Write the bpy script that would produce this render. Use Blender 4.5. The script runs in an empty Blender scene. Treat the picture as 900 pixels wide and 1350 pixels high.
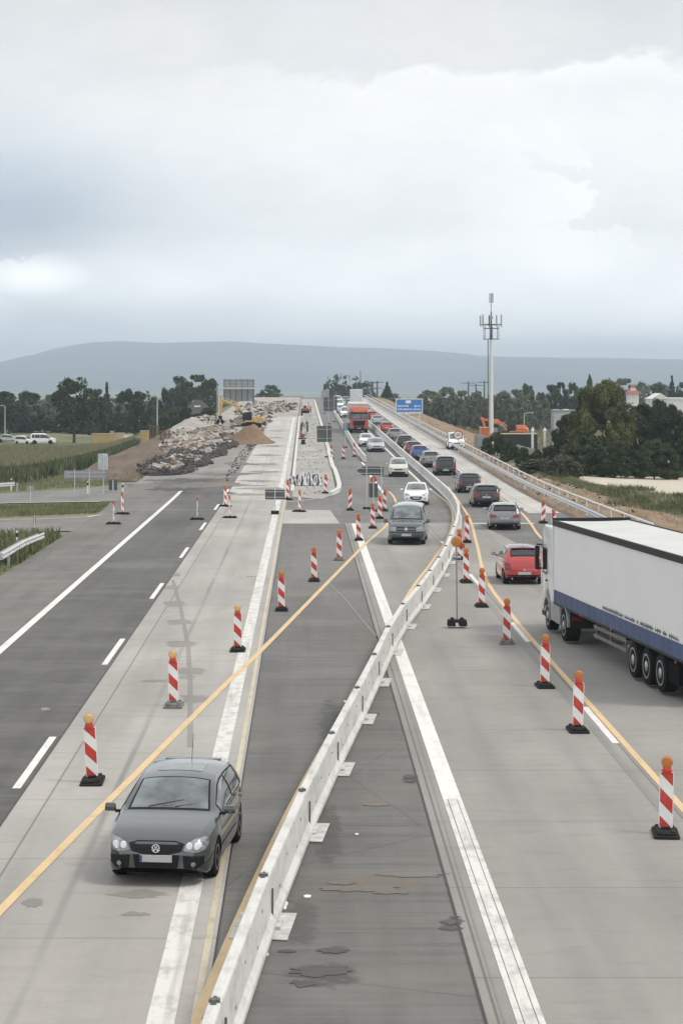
import bpy, bmesh, math, random
from math import sin, cos, pi, radians, sqrt, atan2
from mathutils import Vector, Matrix
from mathutils.bvhtree import BVHTree
from mathutils import noise as mnoise
random.seed(7)
S = bpy.context.scene
col = S.collection
# ------------------------------------------------------------------ camera
F, CH, VX, VY = 2710.0, 8.1, 402.0, 505.0      # focal length in photo pixels, eye height, vanishing point of the road
cam = bpy.data.objects.new('camera', bpy.data.cameras.new('camera')); col.objects.link(cam)
cam.location = (0, 0, CH); cam.rotation_euler = (radians(90), 0, 0)
cam.data.sensor_width = 36; cam.data.sensor_fit = 'VERTICAL'; cam.data.sensor_height = 36
cam.data.lens = F/1350*36
cam.data.shift_x = (450-VX)/1350; cam.data.shift_y = -(675-VY)/1350
cam.data.clip_start = .5; cam.data.clip_end = 30000
S.camera = cam
# ------------------------------------------------------------------ view
S.view_settings.view_transform = 'Standard'; S.view_settings.look = 'None'
S.view_settings.exposure = 0.25; S.view_settings.gamma = 1
# ------------------------------------------------------------------ world
SUN_EL, SUN_AZ = radians(55), radians(110)        # azimuth measured from +Y towards +X
W = bpy.data.worlds.new('World'); S.world = W; W.use_nodes = True
nt = W.node_tree; nt.nodes.clear()
def N(t, **k):
    n = nt.nodes.new(t)
    for a, b in k.items(): setattr(n, a, b)
    return n
def Lk(a, b): nt.links.new(a, b)
wo = N('ShaderNodeOutputWorld'); bg = N('ShaderNodeBackground'); sky = N('ShaderNodeTexSky')
sky.sky_type = 'NISHITA'; sky.sun_disc = False; sky.sun_elevation = SUN_EL; sky.sun_rotation = SUN_AZ
sky.air_density = 1.2; sky.dust_density = 3.0; sky.ozone_density = 1.0
tc = N('ShaderNodeTexCoord'); sep = N('ShaderNodeSeparateXYZ'); Lk(tc.outputs['Generated'], sep.inputs[0])
def math_(op, a, b=None, c=None, clamp=False):
    n = N('ShaderNodeMath', operation=op); n.use_clamp = clamp
    for i, v in enumerate((a, b, c)):
        if v is None: continue
        if isinstance(v, (int, float)): n.inputs[i].default_value = v
        else: Lk(v, n.inputs[i])
    return n.outputs[0]
def wnoise(sx, sy, sz, scale, detail, rough, off=(0,0,0)):
    m = N('ShaderNodeMapping'); m.inputs['Scale'].default_value = (sx, sy, sz); m.inputs['Location'].default_value = off
    Lk(tc.outputs['Generated'], m.inputs[0])
    n = N('ShaderNodeTexNoise'); n.inputs['Scale'].default_value = scale; n.inputs['Detail'].default_value = detail
    n.inputs['Roughness'].default_value = rough; n.inputs['Distortion'].default_value = .25
    Lk(m.outputs[0], n.inputs['Vector']); return n.outputs['Fac']
X, Y_, Z_ = sep.outputs
n1 = wnoise(1, 1, 2.6, 7, 6, .55, (3.1, 0, 1.7)); n2 = wnoise(1, 1, 1.7, 22, 9, .66, (0, 0, 4.2)); n3 = wnoise(1, 1, 4.0, 3.2, 3, .5, (7.7, 2, .6))
def gauss(cx, cz, wx, wz):      # soft region of the sky, by direction
    a = math_('DIVIDE', math_('SUBTRACT', X, cx), wx); b = math_('DIVIDE', math_('SUBTRACT', Z_, cz), wz)
    s = math_('ADD', math_('MULTIPLY', a, a), math_('MULTIPLY', b, b))
    return math_('POWER', 2.718, math_('MULTIPLY', s, -1.0))
open_sky = math_('ADD', gauss(-.15, .083, .075, .030), math_('MULTIPLY', gauss(-.09, .030, .09, .013), .38))
# cumulus edge (upper right): a ragged boundary between grey sheet and bright cloud
edge = math_('ADD', Z_, math_('MULTIPLY', math_('SUBTRACT', n2, .5), .055))
edge = math_('ADD', edge, math_('MULTIPLY', math_('SUBTRACT', n1, .5), .035))
band = N('ShaderNodeMapRange'); Lk(edge, band.inputs[0])
band.inputs[1].default_value = .152; band.inputs[2].default_value = .146; band.inputs[3].default_value = 0; band.inputs[4].default_value = 1
fade = N('ShaderNodeMapRange'); Lk(Z_, fade.inputs[0])
fade.inputs[1].default_value = .085; fade.inputs[2].default_value = .15
side = N('ShaderNodeMapRange'); Lk(X, side.inputs[0]); side.inputs[1].default_value = -.10; side.inputs[2].default_value = .03
bright = math_('MULTIPLY', math_('MULTIPLY', band.outputs[0], fade.outputs[0]), side.outputs[0])
# second cumulus, right
e2 = math_('ADD', X, math_('MULTIPLY', math_('SUBTRACT', n2, .5), .17))
e2 = math_('ADD', e2, math_('MULTIPLY', Z_, .35))
b2 = N('ShaderNodeMapRange'); Lk(e2, b2.inputs[0]); b2.inputs[1].default_value = .172; b2.inputs[2].default_value = .166; b2.inputs[3].default_value = 0; b2.inputs[4].default_value = 1
b2f = math_('MULTIPLY', b2.outputs[0], gauss(.14, .085, .05, .026))
# small cumulus low on the left
e3 = math_('ADD', Z_, math_('MULTIPLY', math_('SUBTRACT', n2, .5), .05))
b3 = N('ShaderNodeMapRange'); Lk(e3, b3.inputs[0]); b3.inputs[1].default_value = .064; b3.inputs[2].default_value = .060; b3.inputs[3].default_value = 0; b3.inputs[4].default_value = 1
b3f = math_('MULTIPLY', b3.outputs[0], gauss(-.13, .051, .045, .014))
cov = math_('SUBTRACT', math_('ADD', .93, math_('MULTIPLY', math_('SUBTRACT', n1, .5), .9)), math_('MULTIPLY', open_sky, 1.0), clamp=True)
cov = math_('MAXIMUM', cov, math_('MULTIPLY', math_('ADD', bright, b3f, ), 1.0), clamp=True)
low = N('ShaderNodeMapRange'); Lk(Z_, low.inputs[0]); low.inputs[1].default_value = .20; low.inputs[2].default_value = 0; low.inputs[3].default_value = 0; low.inputs[4].default_value = .46
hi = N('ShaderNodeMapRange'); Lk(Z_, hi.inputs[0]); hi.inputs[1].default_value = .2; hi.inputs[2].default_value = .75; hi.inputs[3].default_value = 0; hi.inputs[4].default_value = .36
hz2 = N('ShaderNodeMapRange'); Lk(Z_, hz2.inputs[0]); hz2.inputs[1].default_value = .075; hz2.inputs[2].default_value = 0; hz2.inputs[3].default_value = 0; hz2.inputs[4].default_value = .85
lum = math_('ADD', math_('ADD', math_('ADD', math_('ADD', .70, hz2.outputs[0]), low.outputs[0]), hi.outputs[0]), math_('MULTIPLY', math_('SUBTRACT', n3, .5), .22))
lum = math_('ADD', lum, math_('MULTIPLY', math_('SUBTRACT', n2, .5), .17))
lum = math_('ADD', lum, math_('MULTIPLY', bright, .16)); lum = math_('ADD', lum, math_('MULTIPLY', b2f, .17)); lum = math_('ADD', lum, math_('MULTIPLY', b3f, .16))
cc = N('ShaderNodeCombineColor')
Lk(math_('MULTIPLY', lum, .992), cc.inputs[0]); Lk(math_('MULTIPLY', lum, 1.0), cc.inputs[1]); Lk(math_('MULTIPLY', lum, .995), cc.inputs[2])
skm = N('ShaderNodeMix', data_type='RGBA', blend_type='MULTIPLY'); skm.inputs['Factor'].default_value = 1
Lk(sky.outputs[0], skm.inputs[6]); skm.inputs[7].default_value = (.10, .10, .10, 1)
pale = N('ShaderNodeMix', data_type='RGBA'); pale.inputs['Factor'].default_value = .62
Lk(skm.outputs[2], pale.inputs[6]); pale.inputs[7].default_value = (.56, .66, .80, 1)
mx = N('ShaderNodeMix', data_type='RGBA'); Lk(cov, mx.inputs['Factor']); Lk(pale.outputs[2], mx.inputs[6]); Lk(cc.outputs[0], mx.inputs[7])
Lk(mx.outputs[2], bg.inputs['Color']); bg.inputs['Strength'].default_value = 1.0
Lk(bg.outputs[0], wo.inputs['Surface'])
# ------------------------------------------------------------------ sun behind thin cloud
sl = bpy.data.lights.new('sun', 'SUN'); sl.energy = 1.65; sl.angle = radians(13); sl.color = (1, .93, .83)
so = bpy.data.objects.new('sun', sl); col.objects.link(so)
dv = Vector((sin(SUN_AZ)*cos(SUN_EL), cos(SUN_AZ)*cos(SUN_EL), sin(SUN_EL)))
so.rotation_euler = dv.to_track_quat('Z', 'Y').to_euler(); so.location = dv*60
# ------------------------------------------------------------------ materials
MAT = {}
def mat(name, c, rough=.6, metal=0, var=.12, scale=3., bump=0, coat=0, spec=.5, emit=0, bscale=None, detail=6, tint=None):
    if name in MAT: return MAT[name]
    m = bpy.data.materials.new(name); m.use_nodes = True; t = m.node_tree; b = t.nodes['Principled BSDF']
    b.inputs['Roughness'].default_value = rough; b.inputs['Metallic'].default_value = metal
    b.inputs['Specular IOR Level'].default_value = spec; b.inputs['Coat Weight'].default_value = coat; b.inputs['Coat Roughness'].default_value = .06
    tcn = t.nodes.new('ShaderNodeTexCoord'); nz = t.nodes.new('ShaderNodeTexNoise')
    nz.inputs['Scale'].default_value = scale; nz.inputs['Detail'].default_value = detail; t.links.new(tcn.outputs['Object'], nz.inputs['Vector'])
    cr = t.nodes.new('ShaderNodeValToRGB'); e = cr.color_ramp.elements; e[0].position = .3; e[1].position = .7
    e[0].color = tuple(v*(1-var) for v in c[:3])+(1,)
    c2 = tint if tint else tuple(min(1, v*(1+var)) for v in c[:3]); e[1].color = tuple(c2)+(1,)
    t.links.new(nz.outputs['Fac'], cr.inputs[0]); t.links.new(cr.outputs[0], b.inputs['Base Color'])
    if bump:
        bn = t.nodes.new('ShaderNodeTexNoise'); bn.inputs['Scale'].default_value = bscale or scale*4; bn.inputs['Detail'].default_value = 4
        t.links.new(tcn.outputs['Object'], bn.inputs['Vector'])
        bp = t.nodes.new('ShaderNodeBump'); bp.inputs['Strength'].default_value = bump; bp.inputs['Distance'].default_value = .02
        t.links.new(bn.outputs['Fac'], bp.inputs['Height']); t.links.new(bp.outputs[0], b.inputs['Normal'])
    if emit:
        b.inputs['Emission Color'].default_value = tuple(c[:3])+(1,); b.inputs['Emission Strength'].default_value = emit
    MAT[name] = m; return m
class NG:
    """small node-graph writer for the ground materials"""
    def __init__(s, name, rough=.85):
        s.m = bpy.data.materials.new(name); s.m.use_nodes = True; s.t = s.m.node_tree; s.b = s.t.nodes['Principled BSDF']
        s.b.inputs['Roughness'].default_value = rough; s.b.inputs['Specular IOR Level'].default_value = .35
        tcn = s.t.nodes.new('ShaderNodeTexCoord'); s.v = tcn.outputs['Object']
        sp = s.t.nodes.new('ShaderNodeSeparateXYZ'); s.t.links.new(s.v, sp.inputs[0]); s.x, s.y, s.z = sp.outputs
        MAT[name] = s.m
    def mth(s, op, a, b=None, clamp=False):
        n = s.t.nodes.new('ShaderNodeMath'); n.operation = op; n.use_clamp = clamp
        for i, v in enumerate((a, b)):
            if v is None: continue
            if isinstance(v, (int, float)): n.inputs[i].default_value = v
            else: s.t.links.new(v, n.inputs[i])
        return n.outputs[0]
    def noise(s, scale, sx=1, sy=1, detail=5, rough=.55, off=0):
        mp = s.t.nodes.new('ShaderNodeMapping'); mp.inputs['Scale'].default_value = (sx, sy, 1); mp.inputs['Location'].default_value = (off, off*1.7, 0)
        s.t.links.new(s.v, mp.inputs[0])
        n = s.t.nodes.new('ShaderNodeTexNoise'); n.inputs['Scale'].default_value = scale; n.inputs['Detail'].default_value = detail
        n.inputs['Roughness'].default_value = rough; s.t.links.new(mp.outputs[0], n.inputs['Vector']); return n.outputs['Fac']
    def rng(s, v, a, b, c=0., d=1.):
        n = s.t.nodes.new('ShaderNodeMapRange'); s.t.links.new(v, n.inputs[0])
        for i, q in enumerate((a, b, c, d)): n.inputs[i+1].default_value = q
        return n.outputs[0]
    def mix(s, f, a, b):
        n = s.t.nodes.new('ShaderNodeMix'); n.data_type = 'RGBA'
        for i, v in ((0, f), (6, a), (7, b)):
            if isinstance(v, tuple): n.inputs[i].default_value = v[:3]+(1,)
            elif isinstance(v, (int, float)): n.inputs[i].default_value = v
            else: s.t.links.new(v, n.inputs[i])
        return n.outputs[2]
    def ell(s, cx, cy, rx, ry, wob):
        """soft-edged stain with a ragged outline"""
        a = s.mth('DIVIDE', s.mth('SUBTRACT', s.x, cx), rx); b = s.mth('DIVIDE', s.mth('SUBTRACT', s.y, cy), ry)
        q = s.mth('ADD', s.mth('MULTIPLY', a, a), s.mth('MULTIPLY', b, b))
        q = s.mth('ADD', q, s.mth('MULTIPLY', s.mth('SUBTRACT', wob, .5), 4.2))
        return s.rng(q, 1.1, .35)
    def done(s, c, bumpv=None, strength=.3, dist=.01, rough=None):
        s.t.links.new(c, s.b.inputs['Base Color'])
        if rough is not None: s.t.links.new(rough, s.b.inputs['Roughness'])
        if bumpv is not None:
            bp = s.t.nodes.new('ShaderNodeBump'); bp.inputs['Strength'].default_value = strength; bp.inputs['Distance'].default_value = dist
            s.t.links.new(bumpv, bp.inputs['Height']); s.t.links.new(bp.outputs[0], s.b.inputs['Normal'])
        return s.m
def G3(v): return (v, v*.975, v*.94)
def make_asphalt(name, base, stains=(), streak=.35, dirt=0, brown=(.16,.13,.10)):
    g = NG(name, .8)
    fine = g.noise(55, detail=3, rough=.7); mid = g.noise(1.1, 1, .3, 5); big = g.noise(.22, 1.6, .35, 4, off=3); st = g.noise(1.6, 1, .035, 4, off=9)
    c = g.mix(g.rng(big, .35, .7), G3(base*.78), G3(base*1.25))
    c = g.mix(g.mth('MULTIPLY', g.rng(st, .42, .70), streak*1.4), c, G3(base*.45))
    t2 = g.noise(.9, .2, 3.2, 5, .6, off=17); c = g.mix(g.mth('MULTIPLY', g.rng(t2, .47, .66), .7), c, G3(base*.5))
    t4 = g.noise(1.1, .12, 6, 6, .65, off=31); c = g.mix(g.mth('MULTIPLY', g.rng(t4, .52, .68), .38), c, G3(base*1.75))
    t3 = g.noise(.5, .5, .9, 6, .65, off=21); c = g.mix(g.mth('MULTIPLY', g.rng(t3, .48, .68), .55), c, (base*1.6, base*1.53, base*1.42))
    c = g.mix(g.mth('MULTIPLY', g.rng(mid, .5, .8), .35), c, G3(base*1.45))
    c = g.mix(g.mth('MULTIPLY', g.rng(fine, .35, .75), .40), c, G3(base*2.1))
    cr = g.t.nodes.new('ShaderNodeTexVoronoi'); cr.feature = 'DISTANCE_TO_EDGE'; cr.inputs['Scale'].default_value = .16
    wv = g.t.nodes.new('ShaderNodeMix'); wv.data_type = 'VECTOR'; wv.inputs[0].default_value = .12
    nn = g.t.nodes.new('ShaderNodeTexNoise'); nn.inputs['Scale'].default_value = .8; g.t.links.new(g.v, nn.inputs['Vector'])
    g.t.links.new(g.v, wv.inputs[4]); g.t.links.new(nn.outputs['Color'], wv.inputs[5]); g.t.links.new(wv.outputs[1], cr.inputs['Vector'])
    c = g.mix(g.mth('MULTIPLY', g.rng(cr.outputs['Distance'], .004, .001), .35), c, G3(base*.35))
    if dirt:
        dn = g.noise(.35, 1, .5, 6, .65, off=5); c = g.mix(g.mth('MULTIPLY', g.rng(dn, .42, .68), dirt), c, brown)
    wob = g.noise(2.6, 1, 1.1, 9, .68, off=2)
    for (cx, cy, rx, ry, k, colr) in stains:
        c = g.mix(g.mth('MULTIPLY', g.ell(cx, cy, rx, ry, wob), k), c, colr)
    return g.done(c, fine, .6, .008)
def make_concrete(name, base, xj=(), lane=None, stains=(), period=5.0, tyre=(), phase=0, blots=False):
    g = NG(name, .82)
    fine = g.noise(40, detail=4, rough=.7); big = g.noise(.25, 1.2, .5, 5, off=4); mid = g.noise(1.6, .6, 1.6, 6, .6, off=8); tr = g.noise(1.2, .25, 7, 4, off=1)
    c = g.mix(g.rng(big, .3, .7), (base*.78, base*.74, base*.68), (base*1.14, base*1.09, base*1.02))
    c = g.mix(g.mth('MULTIPLY', g.rng(mid, .52, .78), .45), c, (base*.55, base*.525, base*.49))
    c = g.mix(g.mth('MULTIPLY', g.rng(tr, .55, .8), .3), c, (base*1.2, base*1.19, base*1.16))
    c = g.mix(g.mth('MULTIPLY', g.rng(fine, .35, .75), .30), c, (base*.5, base*.49, base*.47))
    sp = g.noise(9, detail=6, rough=.8, off=11); c = g.mix(g.mth('MULTIPLY', g.rng(sp, .56, .72), .35), c, (base*.45, base*.43, base*.4))
    ls = g.noise(1.4, 1, .05, 5, .6, off=13); c = g.mix(g.mth('MULTIPLY', g.rng(ls, .48, .75), .30), c, (base*.58, base*.56, base*.53))
    # every slab has its own slight tone
    sl_ = g.mth('FLOOR', g.mth('DIVIDE', g.mth('ADD', g.y, phase), period)); wn = g.t.nodes.new('ShaderNodeTexWhiteNoise'); wn.noise_dimensions = '1D'
    g.t.links.new(sl_, wn.inputs['W'])
    c = g.mix(g.mth('MULTIPLY', wn.outputs['Value'], .18), c, (base*.72, base*.71, base*.69))
    fr = g.mth('FRACT', g.mth('DIVIDE', g.mth('ADD', g.y, phase), period)); jd = g.mth('ABSOLUTE', g.mth('SUBTRACT', fr, .5))
    c = g.mix(g.mth('MULTIPLY', g.rng(jd, .5-.03/period, .5-.012/period), .55), c, (base*.33, base*.32, base*.3))
    for x0 in xj:
        c = g.mix(g.mth('MULTIPLY', g.rng(g.mth('ABSOLUTE', g.mth('SUBTRACT', g.x, x0)), .028, .012), .7), c, (base*.3, base*.29, base*.27))
    for (x0, wdt, k) in tyre:
        q = g.mth('ABSOLUTE', g.mth('SUBTRACT', g.x, x0)); tn = g.noise(.8, 3, .12, 4, off=6)
        c = g.mix(g.mth('MULTIPLY', g.mth('MULTIPLY', g.rng(q, wdt, wdt*.3), g.rng(tn, .3, .65)), k), c, (base*.5, base*.49, base*.47))
    wob = g.noise(2.6, 1, 1.1, 9, .68, off=2)
    for (cx, cy, rx, ry, k, colr) in stains:
        c = g.mix(g.mth('MULTIPLY', g.ell(cx, cy, rx, ry, wob), k), c, colr)
    return g.done(c, fine, .3, .006)
# ------------------------------------------------------------------ terrain
def sm(t): t = max(0, min(1, t)); return t*t*(3-2*t)
def _r(y):
    if y < 140: return 0.
    if y < 160: return .012*(y-140)**2/40
    if y < 500: return .012*(y-150)
    if y < 560: return 4.2+.012*(y-500)-.012*(y-500)**2/60*1.0
    return max(-16, 4.2+.72-.72 - .020*(y-560)-.000004*(y-560)**2)
def _gb(y):
    if y < 150: return -.06
    if y < 520: return -.06-1.44*sm((y-150)/110)
    return max(-16, -1.5-.016*(y-520))
def _z(x, y):
    d = max(-15-x, x-20, 0); t = sm(d/12)
    return (_r(y)-.06)*(1-t)+_gb(y)*t
XL = [-9000, -4000, -1500, -600, -300, -200, -150]+list(range(-120, 125, 5))+[150, 200, 300, 600, 1500, 4000, 9000]
YL = [-200, -60]+list(range(-20, 710, 10))+[750, 800, 900, 1000, 1200, 1500, 2000, 3000, 4500, 6500, 9500, 14000]
import bisect
ZG = [[_z(x, y) for y in YL] for x in XL]
def Z(x, y):
    i = max(0, min(len(XL)-2, bisect.bisect_right(XL, x)-1)); j = max(0, min(len(YL)-2, bisect.bisect_right(YL, y)-1))
    u = (x-XL[i])/(XL[i+1]-XL[i]); v = (y-YL[j])/(YL[j+1]-YL[j])
    return (ZG[i][j]*(1-u)+ZG[i+1][j]*u)*(1-v)+(ZG[i][j+1]*(1-u)+ZG[i+1][j+1]*u)*v
RD = .06      # road surface above the lattice
def ZR(x, y): return Z(x, y)+RD
def G(px, py, lift=RD):
    """the point of the ground that the photograph shows at a pixel"""
    d0 = 18.
    f = lambda d: CH-(py-VY)/F*d-Z((px-VX)/F*d, d)-lift
    d = d0
    while d < 3000 and f(d) > 0: d += 2
    a, b = d-2, d
    for _ in range(30):
        m = (a+b)/2
        if f(m) > 0: a = m
        else: b = m
    return ((px-VX)/F*a, a)
def GA(px, py): return G(px, py, 0)
# ------------------------------------------------------------------ objects
def tag(o, label=None, cat=None, group=None, kind=None):
    if label: o['label'] = label
    if cat: o['category'] = cat
    if group: o['group'] = group
    if kind: o['kind'] = kind
    return o
def empty(name, loc, rz=0, label=None, cat=None, group=None):
    o = bpy.data.objects.new(name, None); col.objects.link(o); o.location = loc; o.rotation_euler = (0, 0, rz)
    return tag(o, label, cat, group)
def copy_tree(o, parent=None):
    c = o.copy(); col.objects.link(c)
    if parent is not None: c.parent = parent
    for ch in list(o.children): copy_tree(ch, c)
    return c
class MB:
    def __init__(s): s.v = []; s.f = []; s.mi = []; s.M = Matrix(); s.m = 0
    def V(s, p):
        s.v.append(tuple(s.M @ Vector(p))); return len(s.v)-1
    def face(s, idx): s.f.append(tuple(idx)); s.mi.append(s.m)
    def quad(s, *ps): s.face([s.V(p) for p in ps])
    def box(s, cx, cy, cz, sx, sy, sz, taper=0):
        a, b, c = sx/2, sy/2, sz/2; q = 1-taper
        i = [s.V(p) for p in ((cx-a, cy-b, cz-c), (cx+a, cy-b, cz-c), (cx+a, cy+b, cz-c), (cx-a, cy+b, cz-c), (cx-a*q, cy-b*q, cz+c), (cx+a*q, cy-b*q, cz+c), (cx+a*q, cy+b*q, cz+c), (cx-a*q, cy+b*q, cz+c))]
        for f in ((0,3,2,1), (4,5,6,7), (0,1,5,4), (1,2,6,5), (2,3,7,6), (3,0,4,7)): s.face([i[k] for k in f])
        return s
    def prism(s, pts, axis, a, b):
        """outline extruded along an axis: x -> pts are (y,z); y -> (x,z); z -> (x,y)"""
        mk = {'x': lambda p, t: (t, p[0], p[1]), 'y': lambda p, t: (p[0], t, p[1]), 'z': lambda p, t: (p[0], p[1], t)}[axis]
        ar = sum(pts[i][0]*pts[(i+1) % len(pts)][1]-pts[(i+1) % len(pts)][0]*pts[i][1] for i in range(len(pts)))
        if (ar < 0) != (axis == 'y'): pts = pts[::-1]
        if a > b: a, b = b, a
        A = [s.V(mk(p, a)) for p in pts]; B = [s.V(mk(p, b)) for p in pts]; n = len(pts)
        s.face(A[::-1]); s.face(B)
        for i in range(n): s.face((A[i], A[(i+1) % n], B[(i+1) % n], B[i]))
        return s
    def tube(s, p0, p1, r0, r1=None, n=8, cap=True):
        r1 = r0 if r1 is None else r1; p0 = Vector(p0); p1 = Vector(p1); d = (p1-p0)
        if d.length < 1e-6: return s
        q = d.to_track_quat('Z', 'Y'); ux = q @ Vector((1,0,0)); uy = q @ Vector((0,1,0))
        A = [s.V(p0+(ux*cos(2*pi*i/n)+uy*sin(2*pi*i/n))*r0) for i in range(n)]
        B = [s.V(p1+(ux*cos(2*pi*i/n)+uy*sin(2*pi*i/n))*r1) for i in range(n)]
        for i in range(n): s.face((A[i], A[(i+1) % n], B[(i+1) % n], B[i]))
        if cap: s.face(A[::-1]); s.face(B)
        return s
    def path(s, pts, r, n=6):
        for i in range(len(pts)-1): s.tube(pts[i], pts[i+1], r, r, n)
        return s
    def lathe(s, prof, axis='z', n=24, o=(0,0,0)):
        """prof = (radius, height) pairs round an axis through o"""
        R = []
        for (r, h) in prof:
            ring = []
            for i in range(n):
                a = 2*pi*i/n; c_, s_ = r*cos(a), r*sin(a)
                p = {'z': (c_, s_, h), 'x': (h, c_, s_), 'y': (s_, h, c_)}[axis]
                ring.append(s.V((p[0]+o[0], p[1]+o[1], p[2]+o[2])))
            R.append(ring)
        for k in range(len(R)-1):
            for i in range(n): s.face((R[k][i], R[k][(i+1) % n], R[k+1][(i+1) % n], R[k+1][i]))
        s.face(R[0][::-1]); s.face(R[-1]); return s
    def build(s, name, mats, parent=None, bevel=0, smooth=False, seg=2):
        me = bpy.data.meshes.new(name); me.from_pydata(s.v, [], s.f)
        if not isinstance(mats, (list, tuple)): mats = [mats]
        for m in mats: me.materials.append(m)
        if len(mats) > 1: me.polygons.foreach_set('material_index', s.mi)
        bm = bmesh.new(); bm.from_mesh(me)
        if bevel:
            bmesh.ops.remove_doubles(bm, verts=bm.verts, dist=1e-4)
            ed = [e for e in bm.edges if len(e.link_faces) == 2 and e.calc_face_angle(0) > .5]
            bmesh.ops.bevel(bm, geom=ed, offset=bevel, segments=seg, affect='EDGES', profile=.5, clamp_overlap=True)
        bmesh.ops.recalc_face_normals(bm, faces=bm.faces)
        bm.to_mesh(me); bm.free()
        if smooth:
            me.polygons.foreach_set('use_smooth', [True]*len(me.polygons)); me.set_sharp_from_angle(angle=radians(38))
        o = bpy.data.objects.new(name, me); col.objects.link(o)
        if parent: o.parent = parent
        return o
def clip_cell(poly, x0, x1, y0, y1):
    def cl(P, inside, inter):
        out = []
        for i in range(len(P)):
            a, b = P[i-1], P[i]; ia, ib = inside(a), inside(b)
            if ib:
                if not ia: out.append(inter(a, b))
                out.append(b)
            elif ia: out.append(inter(a, b))
        return out
    ix = lambda X_: (lambda a, b: (X_, a[1]+(b[1]-a[1])*(X_-a[0])/(b[0]-a[0])))
    iy = lambda Y0: (lambda a, b: (a[0]+(b[0]-a[0])*(Y0-a[1])/(b[1]-a[1]), Y0))
    P = poly
    for ins, it in ((lambda p: p[0] >= x0, ix(x0)), (lambda p: p[0] <= x1, ix(x1)), (lambda p: p[1] >= y0, iy(y0)), (lambda p: p[1] <= y1, iy(y1))):
        if not P: return []
        P = cl(P, ins, it)
    return P
def sheet(name, poly, m, off, kind='structure'):
    """a surface draped on the terrain lattice, 'off' metres above it"""
    vs, fs, key = [], [], {}
    xs = [p[0] for p in poly]; ys = [p[1] for p in poly]
    for i in range(len(XL)-1):
        if XL[i+1] <= min(xs) or XL[i] >= max(xs): continue
        for j in range(len(YL)-1):
            if YL[j+1] <= min(ys) or YL[j] >= max(ys): continue
            c = clip_cell(poly, XL[i], XL[i+1], YL[j], YL[j+1]); f = []
            for p in c:
                k = (round(p[0], 4), round(p[1], 4))
                if k not in key: key[k] = len(vs); vs.append((p[0], p[1], Z(*p)+off))
                if key[k] not in f: f.append(key[k])
            if len(f) > 2: fs.append(f)
    me = bpy.data.meshes.new(name); me.from_pydata(vs, [], fs); me.materials.append(m)
    bm = bmesh.new(); bm.from_mesh(me)
    for f in bm.faces:
        if f.normal.z < 0: f.normal_flip()
    bm.to_mesh(me); bm.free()
    o = bpy.data.objects.new(name, me); col.objects.link(o); tag(o, kind=kind); return o
def smooth_path(pts, step=2.):
    """Catmull-Rom through the points"""
    out = []
    P = [pts[0]]+list(pts)+[pts[-1]]
    for i in range(1, len(P)-2):
        p0, p1, p2, p3 = P[i-1:i+3]; L = math.dist(p1, p2); n = max(1, int(L/step))
        for k in range(n):
            t = k/n
            out.append(tuple(.5*((2*b)+(c-a)*t+(2*a-5*b+4*c-d)*t*t+(-a+3*b-3*c+d)*t**3) for a, b, c, d in zip(p0, p1, p2, p3)))
    out.append(tuple(pts[-1])); return out
def offset_path(pts, o):
    out = []
    for i, p in enumerate(pts):
        a = pts[max(0, i-1)]; b = pts[min(len(pts)-1, i+1)]; dx, dy = b[0]-a[0], b[1]-a[1]; L = sqrt(dx*dx+dy*dy) or 1
        out.append((p[0]+dy/L*o, p[1]-dx/L*o))
    return out
def strips(name, runs, m, off):
    """painted lines: runs of (path, width)"""
    v, f = [], []
    for pts, w in runs:
        a = offset_path(pts, -w/2); b = offset_path(pts, w/2); k0 = len(v)
        for p, q in zip(a, b): v += [(p[0], p[1], ZR(*p)+off), (q[0], q[1], ZR(*q)+off)]
        for i in range(len(pts)-1): k = k0+2*i; f.append((k, k+1, k+3, k+2))
    me = bpy.data.meshes.new(name); me.from_pydata(v, [], f); me.materials.append(m)
    bm = bmesh.new(); bm.from_mesh(me)
    for q in bm.faces:
        if q.normal.z < 0: q.normal_flip()
    bm.to_mesh(me); bm.free()
    o = bpy.data.objects.new(name, me); col.objects.link(o); tag(o, kind='structure'); return o
def line(x0, y0, x1, y1, step=5.):
    n = max(1, int(math.dist((x0, y0), (x1, y1))/step)); return [(x0+(x1-x0)*i/n, y0+(y1-y0)*i/n) for i in range(n+1)]
HAZE = True
# ------------------------------------------------------------------ ground materials
def ground_mat():
    g = NG('meadow', .95)
    a = g.noise(.35, detail=7, rough=.65); b = g.noise(3.5, detail=5, rough=.7, off=3); c0 = g.noise(.05, detail=4, off=6)
    c = g.mix(g.rng(a, .35, .65), (.10, .12, .05), (.18, .185, .10))
    c = g.mix(g.mth('MULTIPLY', g.rng(b, .4, .75), .6), c, (.07, .085, .035))
    c = g.mix(g.mth('MULTIPLY', g.rng(c0, .45, .62), .6), c, (.22, .19, .12))
    return g.done(c, b, .8, .06)
def soil_mat(name, c1, c2, c3, tracks=False):
    g = NG(name, .95)
    a = g.noise(.5, 1, .35, 7, .65); b = g.noise(5, detail=5, rough=.7, off=3); t = g.noise(1.8, 1, .05, 4, .6, off=7)
    c = g.mix(g.rng(a, .35, .65), c1, c2); c = g.mix(g.mth('MULTIPLY', g.rng(b, .45, .75), .5), c, c3)
    if tracks: c = g.mix(g.mth('MULTIPLY', g.rng(t, .48, .62), .65), c, tuple(v*.62 for v in c1))
    return g.done(c, b, .9, .05)
M_meadow = ground_mat()
M_soil = soil_mat('site_soil', (.215, .145, .09), (.31, .23, .155), (.14, .095, .06), True)
M_earth = soil_mat('dark_earth', (.12, .088, .062), (.17, .13, .098), (.055, .042, .032), True)
M_sand = soil_mat('pale_field', (.47, .43, .35), (.53, .48, .40), (.40, .36, .29))
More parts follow.
